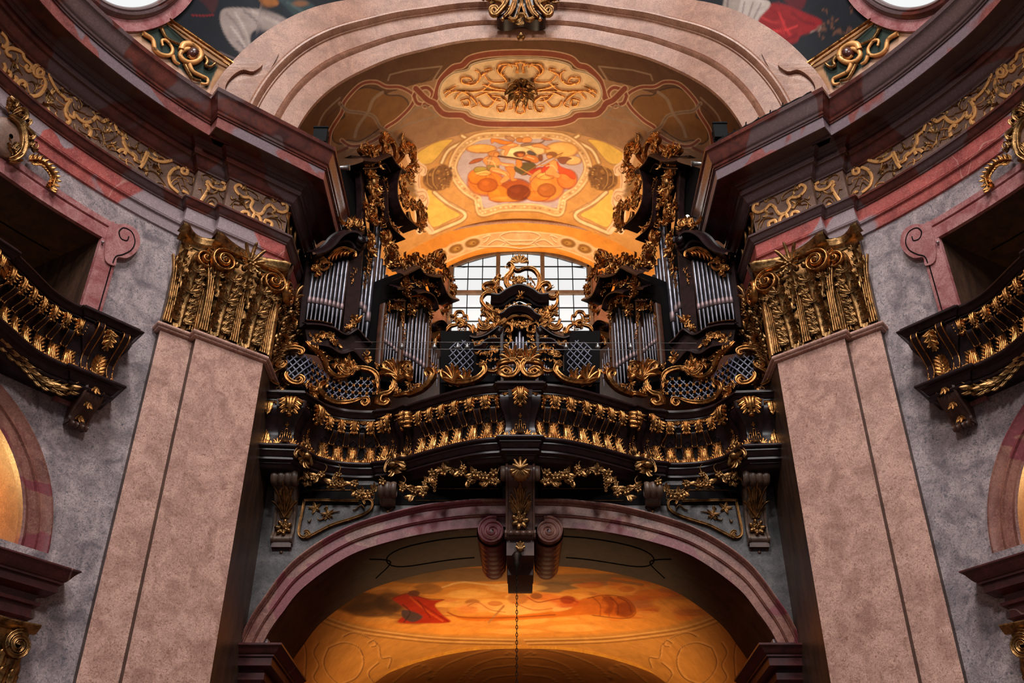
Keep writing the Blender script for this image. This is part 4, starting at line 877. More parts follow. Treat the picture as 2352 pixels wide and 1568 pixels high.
cv.line([(x, y) for x, y in rw], 30, (222, 176, 130), .8, sym=True, soft=3)
cv.line([(985, 612)] + [(x - 4, y - 14) for x, y in rw], 3, (240, 200, 150), 1, sym=True); cv.line([(x + 2, y + 15) for x, y in rw], 3, (240, 200, 150), 1, sym=True)
for (a, b, rx, ry, an) in ((1012, 585, 16, 9, -.4), (1048, 571, 18, 10, -.3), (1085, 558, 18, 10, -.25)):
    cv.blob(a, b, rx + 6, ry + 5, (236, 196, 150), 1, an, 2, True); cv.blob(a, b, rx, ry, (150, 104, 48), 1, an, 2, True)
    cv.blob(a, b, rx * .5, ry * .5, (196, 146, 74), .9, an, 1, True); cv.blob(a + 3, b, 3, 2, (110, 70, 30), .9, 0, 1, True)
for pts in ([(1110, 545), (1125, 540), (1120, 550), (1112, 556)], [(1120, 562), (1140, 550), (1160, 556), (1150, 564)], [(1195, 532), (1170, 532), (1150, 540), (1160, 550), (1195, 552)], [(1195, 560), (1175, 560), (1160, 552)], [(1100, 565), (1130, 566), (1160, 566), (1195, 570)]):
    cv.line(pts, 3, (244, 208, 166), 1, sym=True); cv.line([(x, y + 2.5) for x, y in pts], 1.5, (140, 92, 60), .8, sym=True)
cv.build('window_splay', ew)
m_ = MB(); band(m_, [tuple(p) for p in BBf], .10, .06, ROUND, 0, 1, sm=False); m_.warp(lambda V: np.stack([V[:, 0], YB - V[:, 2], V[:, 1]], 1)); m_.build('arch_bead', M['archstone'], ew)
YW = 21.5
wn = structure('window_1', 'large segmental window of small milky panes behind the organ', (0, YW, 14))
def px2(u_, v_): p = atY(u_, v_, YW); return p[0], p[2]
WZ0 = px2(1195, 760)[1]; XL, XM = px2(1044, 680)[0], px2(1142, 680)[0]
XL = -1.81; XM = -.60; wz = lambda x: 16.50 + .50 * (1 - (abs(x) / 1.81) ** 2)
m_ = MB()
for xs0, xs1 in ((-2.6, XL - .09), (-XL + .09, 2.6)): m_.grid(np.array([[(xs0, YW, 13), (xs0, YW, 17.2)], [(xs1, YW, 13), (xs1, YW, 17.2)]], float))
X = np.linspace(-1.9, 1.9, 30); m_.grid(np.array([[(x, YW - .005, wz(min(abs(x), 1.81)) + .06) for x in X], [(x, YW - .005, 17.3) for x in X]])); m_.build('window_wall', M['archstone'], ew, smooth=False)
fm = MB(); X = np.linspace(-1.86, 1.86, 30); G = [[(x, YW - a, wz(min(abs(x), 1.81)) + b) for x in X] for a, b in ((0, .09), (.07, .09), (.07, .0), (0, .0))]; fm.grid(np.array(G))
for x in (-1.86, 1.86): fm.box(x - .055, x + .055, YW - .07, YW, WZ0 - .3, 16.56)
fm.build('window_frame', M['sash'], wn, smooth=False)
for x in (-.60, .60):
    m_ = MB(); m_.box(x - .055, x + .055, YW - .09, YW + .02, WZ0 - .3, wz(x)); m_.build('mullion', M['sash'], wn, smooth=False)
zt_ = px2(1195, 674)[1]; m_ = MB(); m_.box(-1.81, 1.81, YW - .09, YW + .02, zt_ - .05, zt_ + .05); m_.build('transom', M['sash'], wn, smooth=False)
cols = [-1.80, -1.41, -1.02, -.60, -.2, .2, .60, 1.02, 1.41, 1.80]; rows = [WZ0 - .3] + [px2(1195, v_)[1] for v_ in (738, 707, 674, 641, 612.5)] + [17.0]
for i in range(9):
    for j in range(6):
        x0, x1 = cols[i], cols[i + 1]; z0, z1 = rows[j], rows[j + 1]; t0 = min(z1, wz(x0)); t1 = min(z1, wz(x1))
        m_ = MB(); m_.grid(np.array([[(x0 + .012, YW + .01, z0 + .012), (x0 + .012, YW + .01, t0 - .01)], [(x1 - .012, YW + .01, z0 + .012), (x1 - .012, YW + .01, t1 - .01)]], float)); m_.build('pane', M['glass'], wn, smooth=False)
for x in cols[1:3] + cols[4:6] + cols[7:9]:
    m_ = MB(); m_.box(x - .012, x + .012, YW - .02, YW + .02, WZ0 - .3, wz(x)); m_.build('glazing_bar', M['blackmetal'], wn, smooth=False)
for j in (1, 2, 4, 5):
    m_ = MB(); m_.box(-1.8, 1.8, YW - .02, YW + .02, rows[j] - .012, rows[j] + .012); m_.build('glazing_bar', M['blackmetal'], wn, smooth=False)
# side walls of the organ niche
for sd in (1, -1):
    m_ = MB(); m_.grid(np.array([[(4.34, 15.5, 7.2), (4.34, 15.5, 13.0)], [(4.34, YB, 7.2), (4.34, YB, 13.0)]], float)); m_.build('wall_niche_' + SD(sd), M['archstone'], None, sd, kind='structure')
m_ = MB(); m_.box(-4.5, 4.5, 15.5, 21.6, 7.1, 7.3); m_.build('loft_floor', M['wood'], None, smooth=False, kind='structure')
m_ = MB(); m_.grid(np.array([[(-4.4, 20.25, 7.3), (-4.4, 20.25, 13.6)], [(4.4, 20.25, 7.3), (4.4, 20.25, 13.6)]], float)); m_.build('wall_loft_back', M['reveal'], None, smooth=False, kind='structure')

# ------------------------------------------------------------------ lower arch under the organ loft
YL = 15.4
LI = smoothpath([(3.97, 4.5), (3.87, 4.75), (3.72, 5.01), (3.43, 5.43), (2.78, 5.94), (2.1, 6.2), (1.39, 6.36), (.75, 6.43), (0, 6.45)], 9); LO = smoothpath([(4.33, 4.5), (4.22, 4.85), (4.08, 5.15), (3.62, 5.87), (2.83, 6.43), (1.77, 6.78), (1.1, 6.88), (.69, 6.92), (0, 6.93)], 9)
LIf, LOf = full(LI), full(LO)
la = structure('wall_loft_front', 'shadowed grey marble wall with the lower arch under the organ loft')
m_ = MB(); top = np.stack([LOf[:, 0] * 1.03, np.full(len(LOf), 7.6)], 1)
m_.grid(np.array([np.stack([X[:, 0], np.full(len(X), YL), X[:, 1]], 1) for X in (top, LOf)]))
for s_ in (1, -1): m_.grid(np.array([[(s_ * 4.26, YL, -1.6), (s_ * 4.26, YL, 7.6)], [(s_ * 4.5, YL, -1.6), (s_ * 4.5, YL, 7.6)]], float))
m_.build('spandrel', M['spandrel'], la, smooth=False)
m_ = MB(); G = []
for r, h in [(0, -.02), (0, .06), (.1, .06), (.36, .06), (.38, .09), (.41, .10), (.44, .06), (.46, .08), (.48, .05), (.52, .05), (.80, .05), (.82, .08), (.85, .08), (.88, .13), (.93, .15), (.97, .12), (1, .12), (1, 0)]:
    X = LIf * (1 - r) + LOf * r; G.append(np.stack([X[:, 0], np.full(len(X), YL - h), X[:, 1]], 1))
m_.grid(np.array(G)[::-1]); m_.build('archivolt', M['pinkarch'], la, smooth='auto')
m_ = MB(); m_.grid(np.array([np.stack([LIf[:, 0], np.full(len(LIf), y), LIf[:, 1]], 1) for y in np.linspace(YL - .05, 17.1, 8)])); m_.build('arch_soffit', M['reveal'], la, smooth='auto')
m_ = MB()
for sd in (1, -1):
    for pts in ([(.7, 15.7), (2.0, 15.75), (2.25, 16.2), (1.9, 16.6), (.8, 16.65)], [(2.5, 15.8), (2.2, 16.2), (2.5, 16.7)]):
        P = [(x * sd, y, np.interp(-x, -LI[:, 0], LI[:, 1]) - .004) for x, y in smoothpath(pts, 6)]; m_.tube(P, .012, 4)
m_.build('panel_line', M['black'], la)
# jambs with impost cornices
for sd in (1, -1):
    st = structure('trim_4' if sd < 0 else 'trim_5', f'maroon moulded impost cornice at the {SD(sd)} foot of the lower arch')
    ip = [(4.45, 15.4), (3.9, 15.4), (3.9, 17.1)]; ip = ip[::-1]
    ip = [(3.93, 17.2), (3.93, 15.42), (4.26, 15.42)]
    m_ = MB(); sweep(m_, ip, [(0, -1.6), (0, 3.8), (0, 4.5)]); m_.build('jamb', M['grey'], st, sd, smooth=False)
    m_ = MB(); sweep(m_, ip, [(.0, 4.62), (.03, 4.62), (.03, 4.48)]); m_.build('springing_block', M['grey'], st, sd, smooth=False)
    m_ = MB(); sweep(m_, ip, [(.0, 4.48), (.32, 4.48), (.32, 4.45)] + cyma(.31, 4.44, .2, 4.34)[::1] + [(.2, 4.31), (.17, 4.31), (.17, 4.18), (.03, 4.16), (.03, 4.1), (.06, 4.1), (.06, 4.0), (.02, 3.96), (.02, 3.8), (0, 3.8)]); m_.build('impost_cornice', M['maroon'], st, sd, smooth='auto')
# painted vault behind the lower arch
ny = 420; ys = np.linspace(17.1, 22.4, ny); LI2 = smoothpath([(4.15, 3.9), (4.1, 4.4), (3.98, 4.75), (3.8, 5.05), (3.45, 5.5), (2.78, 5.98), (2.1, 6.22), (1.39, 6.38), (.75, 6.44), (0, 6.46)], 40); L2 = full(LI2)
G = np.array([[(x, y, 4.5 + (z - 4.5) * (1 + .10 * math.sin(PI * min(1, (y - 17.1) / 5.3 * .85)))) for y in ys] for x, z in L2])
cv = Canvas(G, (196, 140, 70)); K = lambda *p: Z(500, 1130, 1.742, list(p))
sky = [(330, 460), (500, 400), (700, 330), (900, 300), (1195, 290), (1500, 300), (1750, 340), (1900, 400), (2010, 450), (1900, 510), (1700, 550), (1400, 575), (1195, 580), (900, 570), (650, 545), (450, 500)]
cv.poly(K(*[(a, b) for a, b in sky]), (222, 150, 66), 3)
R_ = random.Random(11)
def kb(x, y, rx, ry, col, al=.8, ang=0): p = K((x, y))[0]; cv.blob(p[0], p[1], rx / 1.742, ry / 1.742, col, al, ang, 2.2)
for a in ((1000, 330, 330, 28, (128, 108, 82)), (1500, 350, 260, 24, (140, 112, 78)), (1350, 380, 90, 22, (112, 96, 76)), (800, 345, 120, 20, (150, 122, 86)), (1850, 410, 110, 20, (190, 120, 60))): kb(*a)
for k in range(40): kb(R_.uniform(1450, 1900), R_.uniform(350, 500), R_.uniform(30, 90), R_.uniform(8, 24), R_.choice([(226, 126, 44), (190, 92, 36), (238, 160, 74), (170, 100, 60)]), .55)
for k in range(36): kb(R_.uniform(560, 900), R_.uniform(370, 520), R_.uniform(30, 90), R_.uniform(8, 22), R_.choice([(214, 136, 58), (172, 112, 58), (236, 170, 86), (120, 84, 50)]), .55)
for k in range(30): kb(R_.uniform(880, 1500), R_.uniform(380, 560), R_.uniform(40, 120), R_.uniform(8, 20), R_.choice([(246, 186, 96), (238, 160, 66), (250, 200, 120)]), .6)
kb(560, 440, 120, 40, (96, 66, 40), .8); kb(620, 470, 110, 30, (84, 58, 38), .8); kb(690, 440, 60, 40, (70, 48, 36), .7)
cv.poly(K((700, 425), (760, 405), (800, 415), (860, 430), (910, 430), (870, 450), (900, 490), (930, 520), (820, 525), (720, 520), (760, 480), (730, 450)), (176, 48, 26), 2); cv.poly(K((740, 470), (790, 480), (820, 500), (780, 520), (740, 500)), (84, 64, 66), 2); cv.line(K((770, 420), (830, 470), (900, 515)), 4, (214, 90, 40), .8); cv.line(K((800, 430), (850, 500)), 3, (120, 26, 20), .8); kb(785, 405, 24, 12, (120, 70, 50), 1); kb(930, 434, 26, 6, (226, 150, 80), 1)
cv.poly(K((920, 480), (960, 495), (1100, 495), (1250, 485), (1400, 470), (1450, 430), (1520, 415), (1600, 420), (1650, 450), (1670, 480), (1640, 500), (1480, 490), (1300, 505), (1100, 515), (980, 510)), (212, 116, 36), 2)
for a in ((1600, 455, 60, 36, (176, 84, 26)), (1560, 450, 26, 38, (150, 66, 22)), (1500, 455, 60, 30, (204, 110, 40)), (1630, 470, 40, 30, (140, 62, 24)), (1390, 440, 60, 22, (206, 84, 34)), (1300, 430, 90, 24, (232, 130, 60)), (1250, 455, 110, 24, (244, 176, 96)), (1200, 425, 40, 24, (190, 120, 60)), (1275, 415, 24, 12, (140, 84, 46)), (1180, 470, 80, 22, (250, 190, 110)), (1020, 440, 30, 12, (170, 104, 50)), (1040, 460, 70, 20, (240, 170, 96)), (1000, 470, 40, 16, (226, 140, 70)), (1110, 445, 30, 10, (200, 120, 60)), (1400, 430, 30, 16, (160, 56, 26))): kb(*a)
cv.line(K((1145, 455), (1085, 520)), 5, (190, 130, 74), 1); cv.line(K((920, 480), (980, 500), (1150, 502), (1350, 490)), 3, (160, 84, 30), 1); cv.line(K((1600, 420), (1640, 440), (1655, 480)), 3, (120, 52, 20), .8); cv.line(K((1570, 420), (1600, 450), (1600, 490)), 3, (120, 52, 20), .8)
for pts, w_, c_ in (([(700, 425), (760, 405), (830, 425), (905, 430)], 2, (110, 30, 20)), ([(740, 450), (770, 480), (745, 520)], 3, (60, 44, 44)), ([(790, 430), (850, 470), (925, 518)], 2, (110, 26, 18)), ([(1240, 420), (1280, 440), (1340, 430), (1400, 425), (1440, 440)], 2.5, (150, 60, 26)), ([(1180, 440), (1260, 470), (1340, 465)], 2.5, (196, 110, 50)), ([(1000, 455), (1040, 440), (1090, 470), (1150, 480)], 2, (170, 96, 44)), ([(1480, 425), (1540, 412), (1620, 420), (1665, 455), (1668, 490), (1620, 505), (1500, 492)], 2, (120, 56, 20)), ([(1500, 420), (1530, 450), (1530, 492)], 2.5, (140, 66, 24)), ([(1540, 415), (1568, 450), (1566, 496)], 2.5, (150, 74, 28)), ([(560, 395), (640, 360), (760, 345), (900, 335)], 6, (150, 116, 76)), ([(1300, 345), (1420, 362), (1540, 350), (1700, 370)], 6, (146, 110, 72)), ([(900, 380), (980, 360), (1100, 372), (1180, 366)], 4, (250, 206, 130))):
    cv.line(K(*pts), w_, c_, .75, soft=1.6)
ed = [(380, 470), (450, 505), (560, 540), (700, 562), (900, 582), (1195, 590)]
for k in range(4): cv.line(K(*[(a - 6 * k, b + 7 * k) for a, b in ed]), 2.2, (140, 94, 50) if k % 2 else (230, 184, 116), .9, sym=True)
# painted stucco cartouches in the corners
for pts in ([(400, 600), (380, 640), (400, 690), (380, 740), (420, 780)], [(440, 620), (420, 680), (450, 740), (520, 790)], [(440, 620), (500, 600), (560, 620), (580, 680), (550, 740), (480, 770)], [(500, 575), (540, 560), (600, 580), (640, 610), (650, 660), (690, 660), (680, 700)], [(600, 600), (620, 590), (630, 610), (610, 615)], [(640, 680), (600, 720), (620, 760)], [(330, 560), (350, 640), (345, 740)]):
    cv.line(K(*pts), 5, (214, 160, 92), .9, sym=True); cv.line(K(*[(a + 5, b + 3) for a, b in pts]), 2, (112, 72, 40), .9, sym=True)
lv = structure('ceiling_1', 'painted vault behind the lower arch'); lv.name = 'ceiling_loft'; cv.build('vault_fresco', lv)
GA = smoothpath([(3.9, 4.6), (3.8, 5.3), (3.49, 5.76), (2.84, 6.12), (1.89, 6.43), (.93, 6.6), (0, 6.63)], 10); GAf = full(GA); out_ = np.stack([GAf[:, 0] * 1.12, GAf[:, 1] + .7], 1)
m_ = MB(); m_.grid(np.array([np.stack([X[:, 0], np.full(len(X), 22.38), X[:, 1]], 1) for X in (out_, GAf)])); m_.build('end_wall_face', M['archstone'], lv)
m_ = MB(); m_.grid(np.array([np.stack([X[:, 0], np.full(len(X), 22.33), X[:, 1]], 1) for X in (GAf + [0, .0], GAf * [1, 1] - [0, .14])])); m_.grid(np.array([np.stack([GAf[:, 0], np.full(len(GAf), y), GAf[:, 1]], 1) for y in (22.4, 22.33)])); m_.build('gilt_arch_edge', M['gilt_paint'], lv)
m_ = MB(); G = []
ys2 = np.linspace(22.4, 27, 120)
cv = Canvas(np.array([[(x, y, z - .08 + .25 * math.sin(PI * (y - 22.4) / 6)) for y in ys2] for x, z in full(smoothpath([(3.9, 3.6), (3.85, 4.8), (3.7, 5.4), (3.45, 5.78), (2.84, 6.12), (1.89, 6.43), (.93, 6.6), (0, 6.63)], 12))]), (150, 96, 48))
for pts in ([(840, 763), (900, 700), (1000, 655), (1100, 630), (1140, 625)], [(1195, 650), (1160, 640), (1150, 690), (1170, 690)], [(1000, 763), (1060, 710), (1195, 690)], [(960, 763), (1020, 700), (1110, 665), (1195, 660)], [(700, 763), (800, 690), (860, 720)], [(1060, 763), (1100, 740), (1195, 730)], [(800, 740), (840, 720), (850, 763)]):
    cv.line(K(*pts), 6, (176, 120, 64), .9, sym=True); cv.line(K(*[(a, b + 4) for a, b in pts]), 2, (84, 52, 30), .9, sym=True)
cv.build('inner_vault', lv)
m_ = MB(); m_.grid(np.array([[(-4.6, 27, -1.6), (-4.6, 27, 7.2)], [(4.6, 27, -1.6), (4.6, 27, 7.2)]], float))
for s_ in (1, -1): m_.grid(np.array([[(s_ * 4.1, 17.1, -1.6), (s_ * 4.1, 17.1, 4.2)], [(s_ * 4.1, 27, -1.6), (s_ * 4.1, 27, 4.2)]], float))
m_.build('wall_entrance', M['archstone'], None, smooth=False, kind='structure')

# big volutes curling under at the crown of the arch
for sd in (1, -1):
    vt = thing('arch_volute', f'rolled red marble volute hanging {SD(sd)} of the central keystone', 'volute', (.47 * sd, 15.3, 6.2), 'volutes at the crown of the lower arch')
    m_ = MB(); sub = MB()
    cvv = (.46, 6.34)
    band(sub, [(1.25, 6.75), (1.0, 6.80), (.72, 6.76), (.5, 6.72)] , .34, .12, ARCHI[::1], 0, 6)
    sub.warp(lambda V: np.stack([V[:, 0], YL - .03 - V[:, 2], V[:, 1]], 1)); 
    sp = MB(); band(sp, spiral(cvv, .215, 1.9, 2.4, -1, 60, .1), .085, .13, RIM, .02, 1, sm=False); sp.warp(lambda V: np.stack([V[:, 0], YL - .05 - V[:, 2], V[:, 1]], 1)); sp.build('volute_spiral', M['pinkarch'], vt, sd)
    m_ = MB(); prof_ = [(.0, -.06)]; n = 28; ys_ = np.linspace(YL - .05, 17.0, 30)
    for y in ys_:
        rr = .245 - .02 * abs(math.sin((y - 15.3) * 9)) - .03 * ((y - 15.4) / 1.7); m_.n = m_.n
    m_.grid(np.array([[(cvv[0] + (.25 - .018 * (k % 4 == 1) - .04 * k / 29) * math.cos(a), y, cvv[1] + (.25 - .018 * (k % 4 == 1) - .04 * k / 29) * math.sin(a)) for a in np.linspace(0, 2 * PI, n, endpoint=False)] for k, y in enumerate(ys_)]), cv=True); m_.build('volute_roll', M['pinkarch'], vt, sd)
    m_ = MB(); m_.ball((cvv[0], YL - .1, cvv[1]), .05, 8, 6, (1, 1.4, 1)); m_.build('volute_eye', M['arch_pink'], vt, sd)

# ------------------------------------------------------------------ organ loft balustrade (serpentine in plan)
C1 = [tuple(p) for p in smoothpath([(.34, 14.46), (.6, 14.50), (.91, 14.61), (1.34, 14.83), (1.7, 15.04), (1.95, 15.20)], 4)]
C2 = [tuple(p) for p in smoothpath([(2.50, 15.385), (2.76, 15.385), (3.05, 15.34), (3.27, 15.25), (3.5, 15.08)], 4)]
RP = [(0, 14.38), (.27, 14.38), (.30, 14.45)] + C1 + [(2.0, 15.17), (2.14, 15.27), (2.42, 15.32), (2.46, 15.375)] + C2 + [(3.56, 14.98), (3.74, 14.70), (4.27, 14.66)]
SR = Surf(RP); FULLP = [(-x, y) for x, y in RP[::-1]][:-1] + RP
bal = thing('organ_balcony', 'dark carved serpentine balcony with gilt leaves in front of the organ', 'balcony', (0, 14.9, 7.3))
def swb(prof, name, mat, **k): m_ = MB(); sweep(m_, FULLP, prof); return m_.build(name, mat, bal, smooth='auto')
BP = [(.03, 7.55), (.02, 7.62), (-.03, 7.72), (-.055, 7.82), (-.045, 7.92), (0, 8.03), (.06, 8.12), (.10, 8.2), (.115, 8.28), (.10, 8.35), (.06, 8.40)]
def bd(z): return np.interp(z, [p[1] for p in BP], [p[0] for p in BP])
swb(BP, 'parapet_panel', M['wood'])
swb([(.02, 8.38), (.12, 8.385), (.12, 8.41)] + cyma(.13, 8.41, .19, 8.47, 4) + [(.20, 8.475)] + torus_p(.20, 8.50, .022, 5) + [(.19, 8.53), (.17, 8.54), (.17, 8.56), (-.12, 8.56), (-.12, 8.4)], 'handrail', M['wood'])
swb([(-.2, 7.575), (.12, 7.575)] + torus_p(.12, 7.54, .035, 6)[::-1] + [(.10, 7.50), (.10, 7.48)] + cyma(.10, 7.47, .02, 7.38, 5) + [(.02, 7.36), (.05, 7.355), (.05, 7.33), (-.02, 7.30)] + cyma(-.02, 7.29, -.12, 7.22, 5) + [(-.3, 7.21)], 'base_moulding', M['wood'])
m_ = MB(); o = mitre(FULLP, -.28); m_.grid(np.array([[(x, y, 7.215) for x, y in o], [(x, 15.42, 7.19) for x, y in o]])); m_.build('underside', M['wood'], bal, smooth=False)
m_ = MB(); o = mitre(FULLP, .0); m_.grid(np.array([[(x, y, 7.58) for x, y in o], [(x, 15.6, 7.58) for x, y in o]])); m_.build('deck', M['wood'], bal, smooth=False)
def onpanel(V):  # local (s, z, c) -> c measured from the bulging panel
    W_ = V.copy(); W_[:, 2] = W_[:, 2] + bd(W_[:, 1]); return SR.warp(W_)
def su(u, v=1000): return SR.hit(u if u > U0 else 2 * U0 - u, v)[0]
def part(sub, name, mat, par, sd, G=onpanel, **k): m_ = MB(); m_.put(sub, G); return m_.build(name, mat, par, sd, **k)
US1 = [1238.5, 1272, 1306, 1341, 1370.7, 1397.4, 1422.6]; US2 = [1504, 1536, 1576, 1609, 1642]
S1 = [su(u, 985 + (u - 1238) * .22) for u in US1]; S2 = [su(u, 1000 - (u - 1500) * .1) for u in US2]
def unit_leaf(s_, sd, k=1.0):
    sub = MB(); fluteleaf(sub, s_, 8.37, -1, .25 * k, .21, .02, True); sub.ball((s_, 8.12, .05), .032, 6, 4, (1.3, .8, 1)); part(sub, 'hanging_leaf', M['gold'], bal, sd)
    sub = MB(); fluteleaf(sub, s_, 7.60, 1, .33 * k, .23, .02); part(sub, 'upright_leaf', M['gold'], bal, sd)
def unit_gap(s_, sd):
    # keyhole: black inlays stand in for the shade of its openings; gold-edged strap
    sub = MB(); sub.ball((s_, 8.17, 0), .055, 8, 5, (1, 1.25, .25)); part(sub, 'upper_hole_shade', M['black'], bal, sd)
    sub = MB(); band(sub, [(s_ + .065 * math.cos(a), 8.17 + .075 * math.sin(a)) for a in np.linspace(0, 2 * PI, 13)], .025, .035, ROUND, 0, 1, sm=False); part(sub, 'hole_rim', M['wood'], bal, sd)
    sub = MB(); sub.ball((s_, 7.80, 0), .055, 8, 6, (1, 1.9, .25)); part(sub, 'lower_hole_shade', M['black'], bal, sd)
    sub = MB(); band(sub, [(s_ + .062 * math.cos(a), 7.80 + .125 * math.sin(a)) for a in np.linspace(0, 2 * PI, 15)], .024, .035, ROUND, 0, 1, sm=False); part(sub, 'hole_rim', M['wood'], bal, sd)
    sub = MB(); sub.grid(np.array([[(s_ - .04, z, c) , (s_ + .04, z, c)] for z, c in ((8.12, .10), (8.08, .13), (8.03, .11), (7.98, .06), (7.93, .04))])); part(sub, 'strap', M['wood'], bal, sd)
    sub = MB()
    for q in (-.045, .045): sub.tube([(s_ + q, z, c) for z, c in ((8.12, .105), (8.08, .135), (8.03, .115), (7.98, .065), (7.93, .045))], .008, 5)
    for q in (-.035, 0, .035): sub.ball((s_ + q, 7.915, .05), .017, 6, 4)
    part(sub, 'strap_gilding', M['gold'], bal, sd)
    sub = MB(); shell(sub, (s_, 8.37), .07, PI * 1.15, PI * 1.85, 4, .01, .4); sub.ball((s_, 8.30, .02), .022, 5, 4); part(sub, 'gilt_drop', M['gold'], bal, sd)
    sub = MB(); sub.ball((s_, 7.655, .02), .03, 6, 4, (1.4, .8, 1)); palm(sub, (s_ - .02, 7.6), PI * .72, .09, .03, 3, .01, .5); palm(sub, (s_ + .02, 7.6), PI * .28, .09, .03, 3, .01, .5); part(sub, 'gilt_bud', M['gold'], bal, sd)
def diamond(s_, sd):
    sub = MB(); band(sub, [(s_ - .06, 7.98), (s_, 8.035), (s_ + .06, 7.98), (s_, 7.92), (s_ - .06, 7.98)], .014, .022, ROUND, 0, 1, sm=False); part(sub, 'raised_diamond', M['wood'], bal, sd)
def pedestal(s_, w_, sd, flip=True):
    sub = MB(); prof_ = [(8.38, .0), (8.39, .12), (8.33, .17), (8.2, .16), (8.08, .10), (7.95, .04), (7.8, .03), (7.65, .05), (7.57, .08)]
    wz_ = [1.0, 1.0, 1.0, .95, .86, .76, .72, .78, .85]
    sub.grid(np.array([[(s_ + q * w_ * k, z, c if abs(q) < .51 else -.03) for q in (-.5001, -.5, -.42, -.3, 0, .3, .42, .5, .5001)] for (z, c), k in zip(prof_, wz_)]))
    V = sub.V(); ed = np.abs(np.abs((V[:, 0] - s_) / w_) - .42) < 1; sub2 = sub; part(sub2, 'pedestal', M['wood'], bal, sd, smooth='auto')
    sub = MB(); fluteleaf(sub, s_, 8.39, -1, .30, .30, .165, True); sub.ball((s_, 8.07, .17), .04, 6, 4, (1.2, .8, 1)); part(sub, 'pedestal_leaf', M['gold'], bal, sd)
    sub = MB()
    for q, h in ((-.065, .17), (0, .25), (.065, .17)):
        for e in (-.018, .018): sub.tube([(s_ + q + e, 7.64, .075), (s_ + q + e, 7.64 + h, .065)], .009, 5)
        sub.tube([(s_ + q + .018 * math.cos(a), 7.64 + h + .018 * math.sin(a), .065) for a in np.linspace(0, PI, 6)], .009, 5)
        sub.ball((s_ + q, 7.64 + h + .045, .065), .014, 5, 4)
    palm(sub, (s_, 7.95), PI / 2, .06, .02, 3, .06, .6); sub.ball((s_, 7.63, .09), .035, 6, 4, (1.3, .8, 1))
    part(sub, 'gothic_ornament', M['gold'], bal, sd)
    for e in (-1, 1):
        sub = MB(); palm(sub, (s_ + e * .09, 7.59), PI / 2 - e * .5, .12, .035, 4, .05, .6, .1, .3); part(sub, 'foot_sprig', M['gold'], bal, sd)
for sd in (1, -1):
    for s_ in S1 + S2: unit_leaf(s_, sd)
    allg = [(a + b) / 2 for a, b in zip(S1[:-1], S1[1:])] + [(a + b) / 2 for a, b in zip(S2[:-1], S2[1:])]
    for s_ in allg: unit_gap(s_, sd)
    for s_ in S1 + S2: diamond(s_, sd)
    for u_, w_ in ((1484, .27), (1451, .2), (1734, .36), (1687, .26)): pedestal(su(u_, 1000), w_, sd)
    sub = MB(); leaf(sub, (SR.len - .05, 8.36), -PI / 2, .28, .15, .02, .16, 4, .3); part(sub, 'end_leaf', M['gold'], bal, sd)
    sub = MB(); leaf(sub, (SR.len - .05, 7.6), PI / 2, .3, .17, .02, .14, 4, .15); part(sub, 'end_leaf', M['gold'], bal, sd)
    # beaded gilt roll at the foot of the leaves
    sub = MB(); band(sub, [(s_, 7.60) for s_ in np.linspace(.16, SR.len, 60)], .045, .05, ROUND, .0, 1, sm=False)
    for s_ in np.arange(.2, SR.len, .055): leaf(sub, (s_, 7.60), PI / 2 + .3 * math.sin(s_ * 30), .085, .05, .02, .2, 2, .3, 6)
    part(sub, 'foot_leaf_roll', M['gold'], bal, sd)
    sub = MB(); band(sub, [(s_, 8.372) for s_ in np.linspace(.16, SR.len, 60)], .03, .03, ROUND, .0, 1, sm=False)
    for s_ in np.arange(.22, SR.len, .07): leaf(sub, (s_, 8.37), -PI / 2, .06, .06, .01, .3, 1, .3, 5)
    part(sub, 'upper_leaf_roll', M['gold'], bal, sd)
    # gilt clasps over the base moulding at the pedestals
    for u_, v_ in ((1478, 1082), (1700, 1050)):
        s_ = SR.hit(u_, v_)[0]; sub = MB(); z0 = 7.40
        palm(sub, (s_, z0 + .02), PI / 2, .24, .07, 5, .10, .9, .1, .1); palm(sub, (s_, z0 + .05), -PI / 2, .22, .06, 5, .08, .7, .1, .3)
        band(sub, cscroll((s_ - .15, z0 - .05), (s_ - .02, z0 + .15), -.4, 1), .05, .06, RIM, .1, 1, sm=False); band(sub, cscroll((s_ + .15, z0 - .05), (s_ + .02, z0 + .15), .4, 1), .05, .06, RIM, .1, 1, sm=False)
        sub.ball((s_, z0 + .05, .16), .06, 8, 5); m_ = MB(); m_.put(sub, SR.W()); m_.build('gilt_clasp', M['oldgold'], bal, sd)
s0_ = 0.0
# centre pedestal, built on the middle of the serpentine
SC = Surf([(-.5, 14.38), (.5, 14.38)])
def onC(V): W_ = V.copy(); W_[:, 2] = W_[:, 2] + bd(W_[:, 1]); W_[:, 0] += .5; return SC.warp(W_)
_op = onpanel
onpanel_save = onpanel
def onpanel(V): return onC(V)
part.__defaults__ = (onC,)
pedestal(0.0, .40, 1)
part.__defaults__ = (_op,)
onpanel = _op

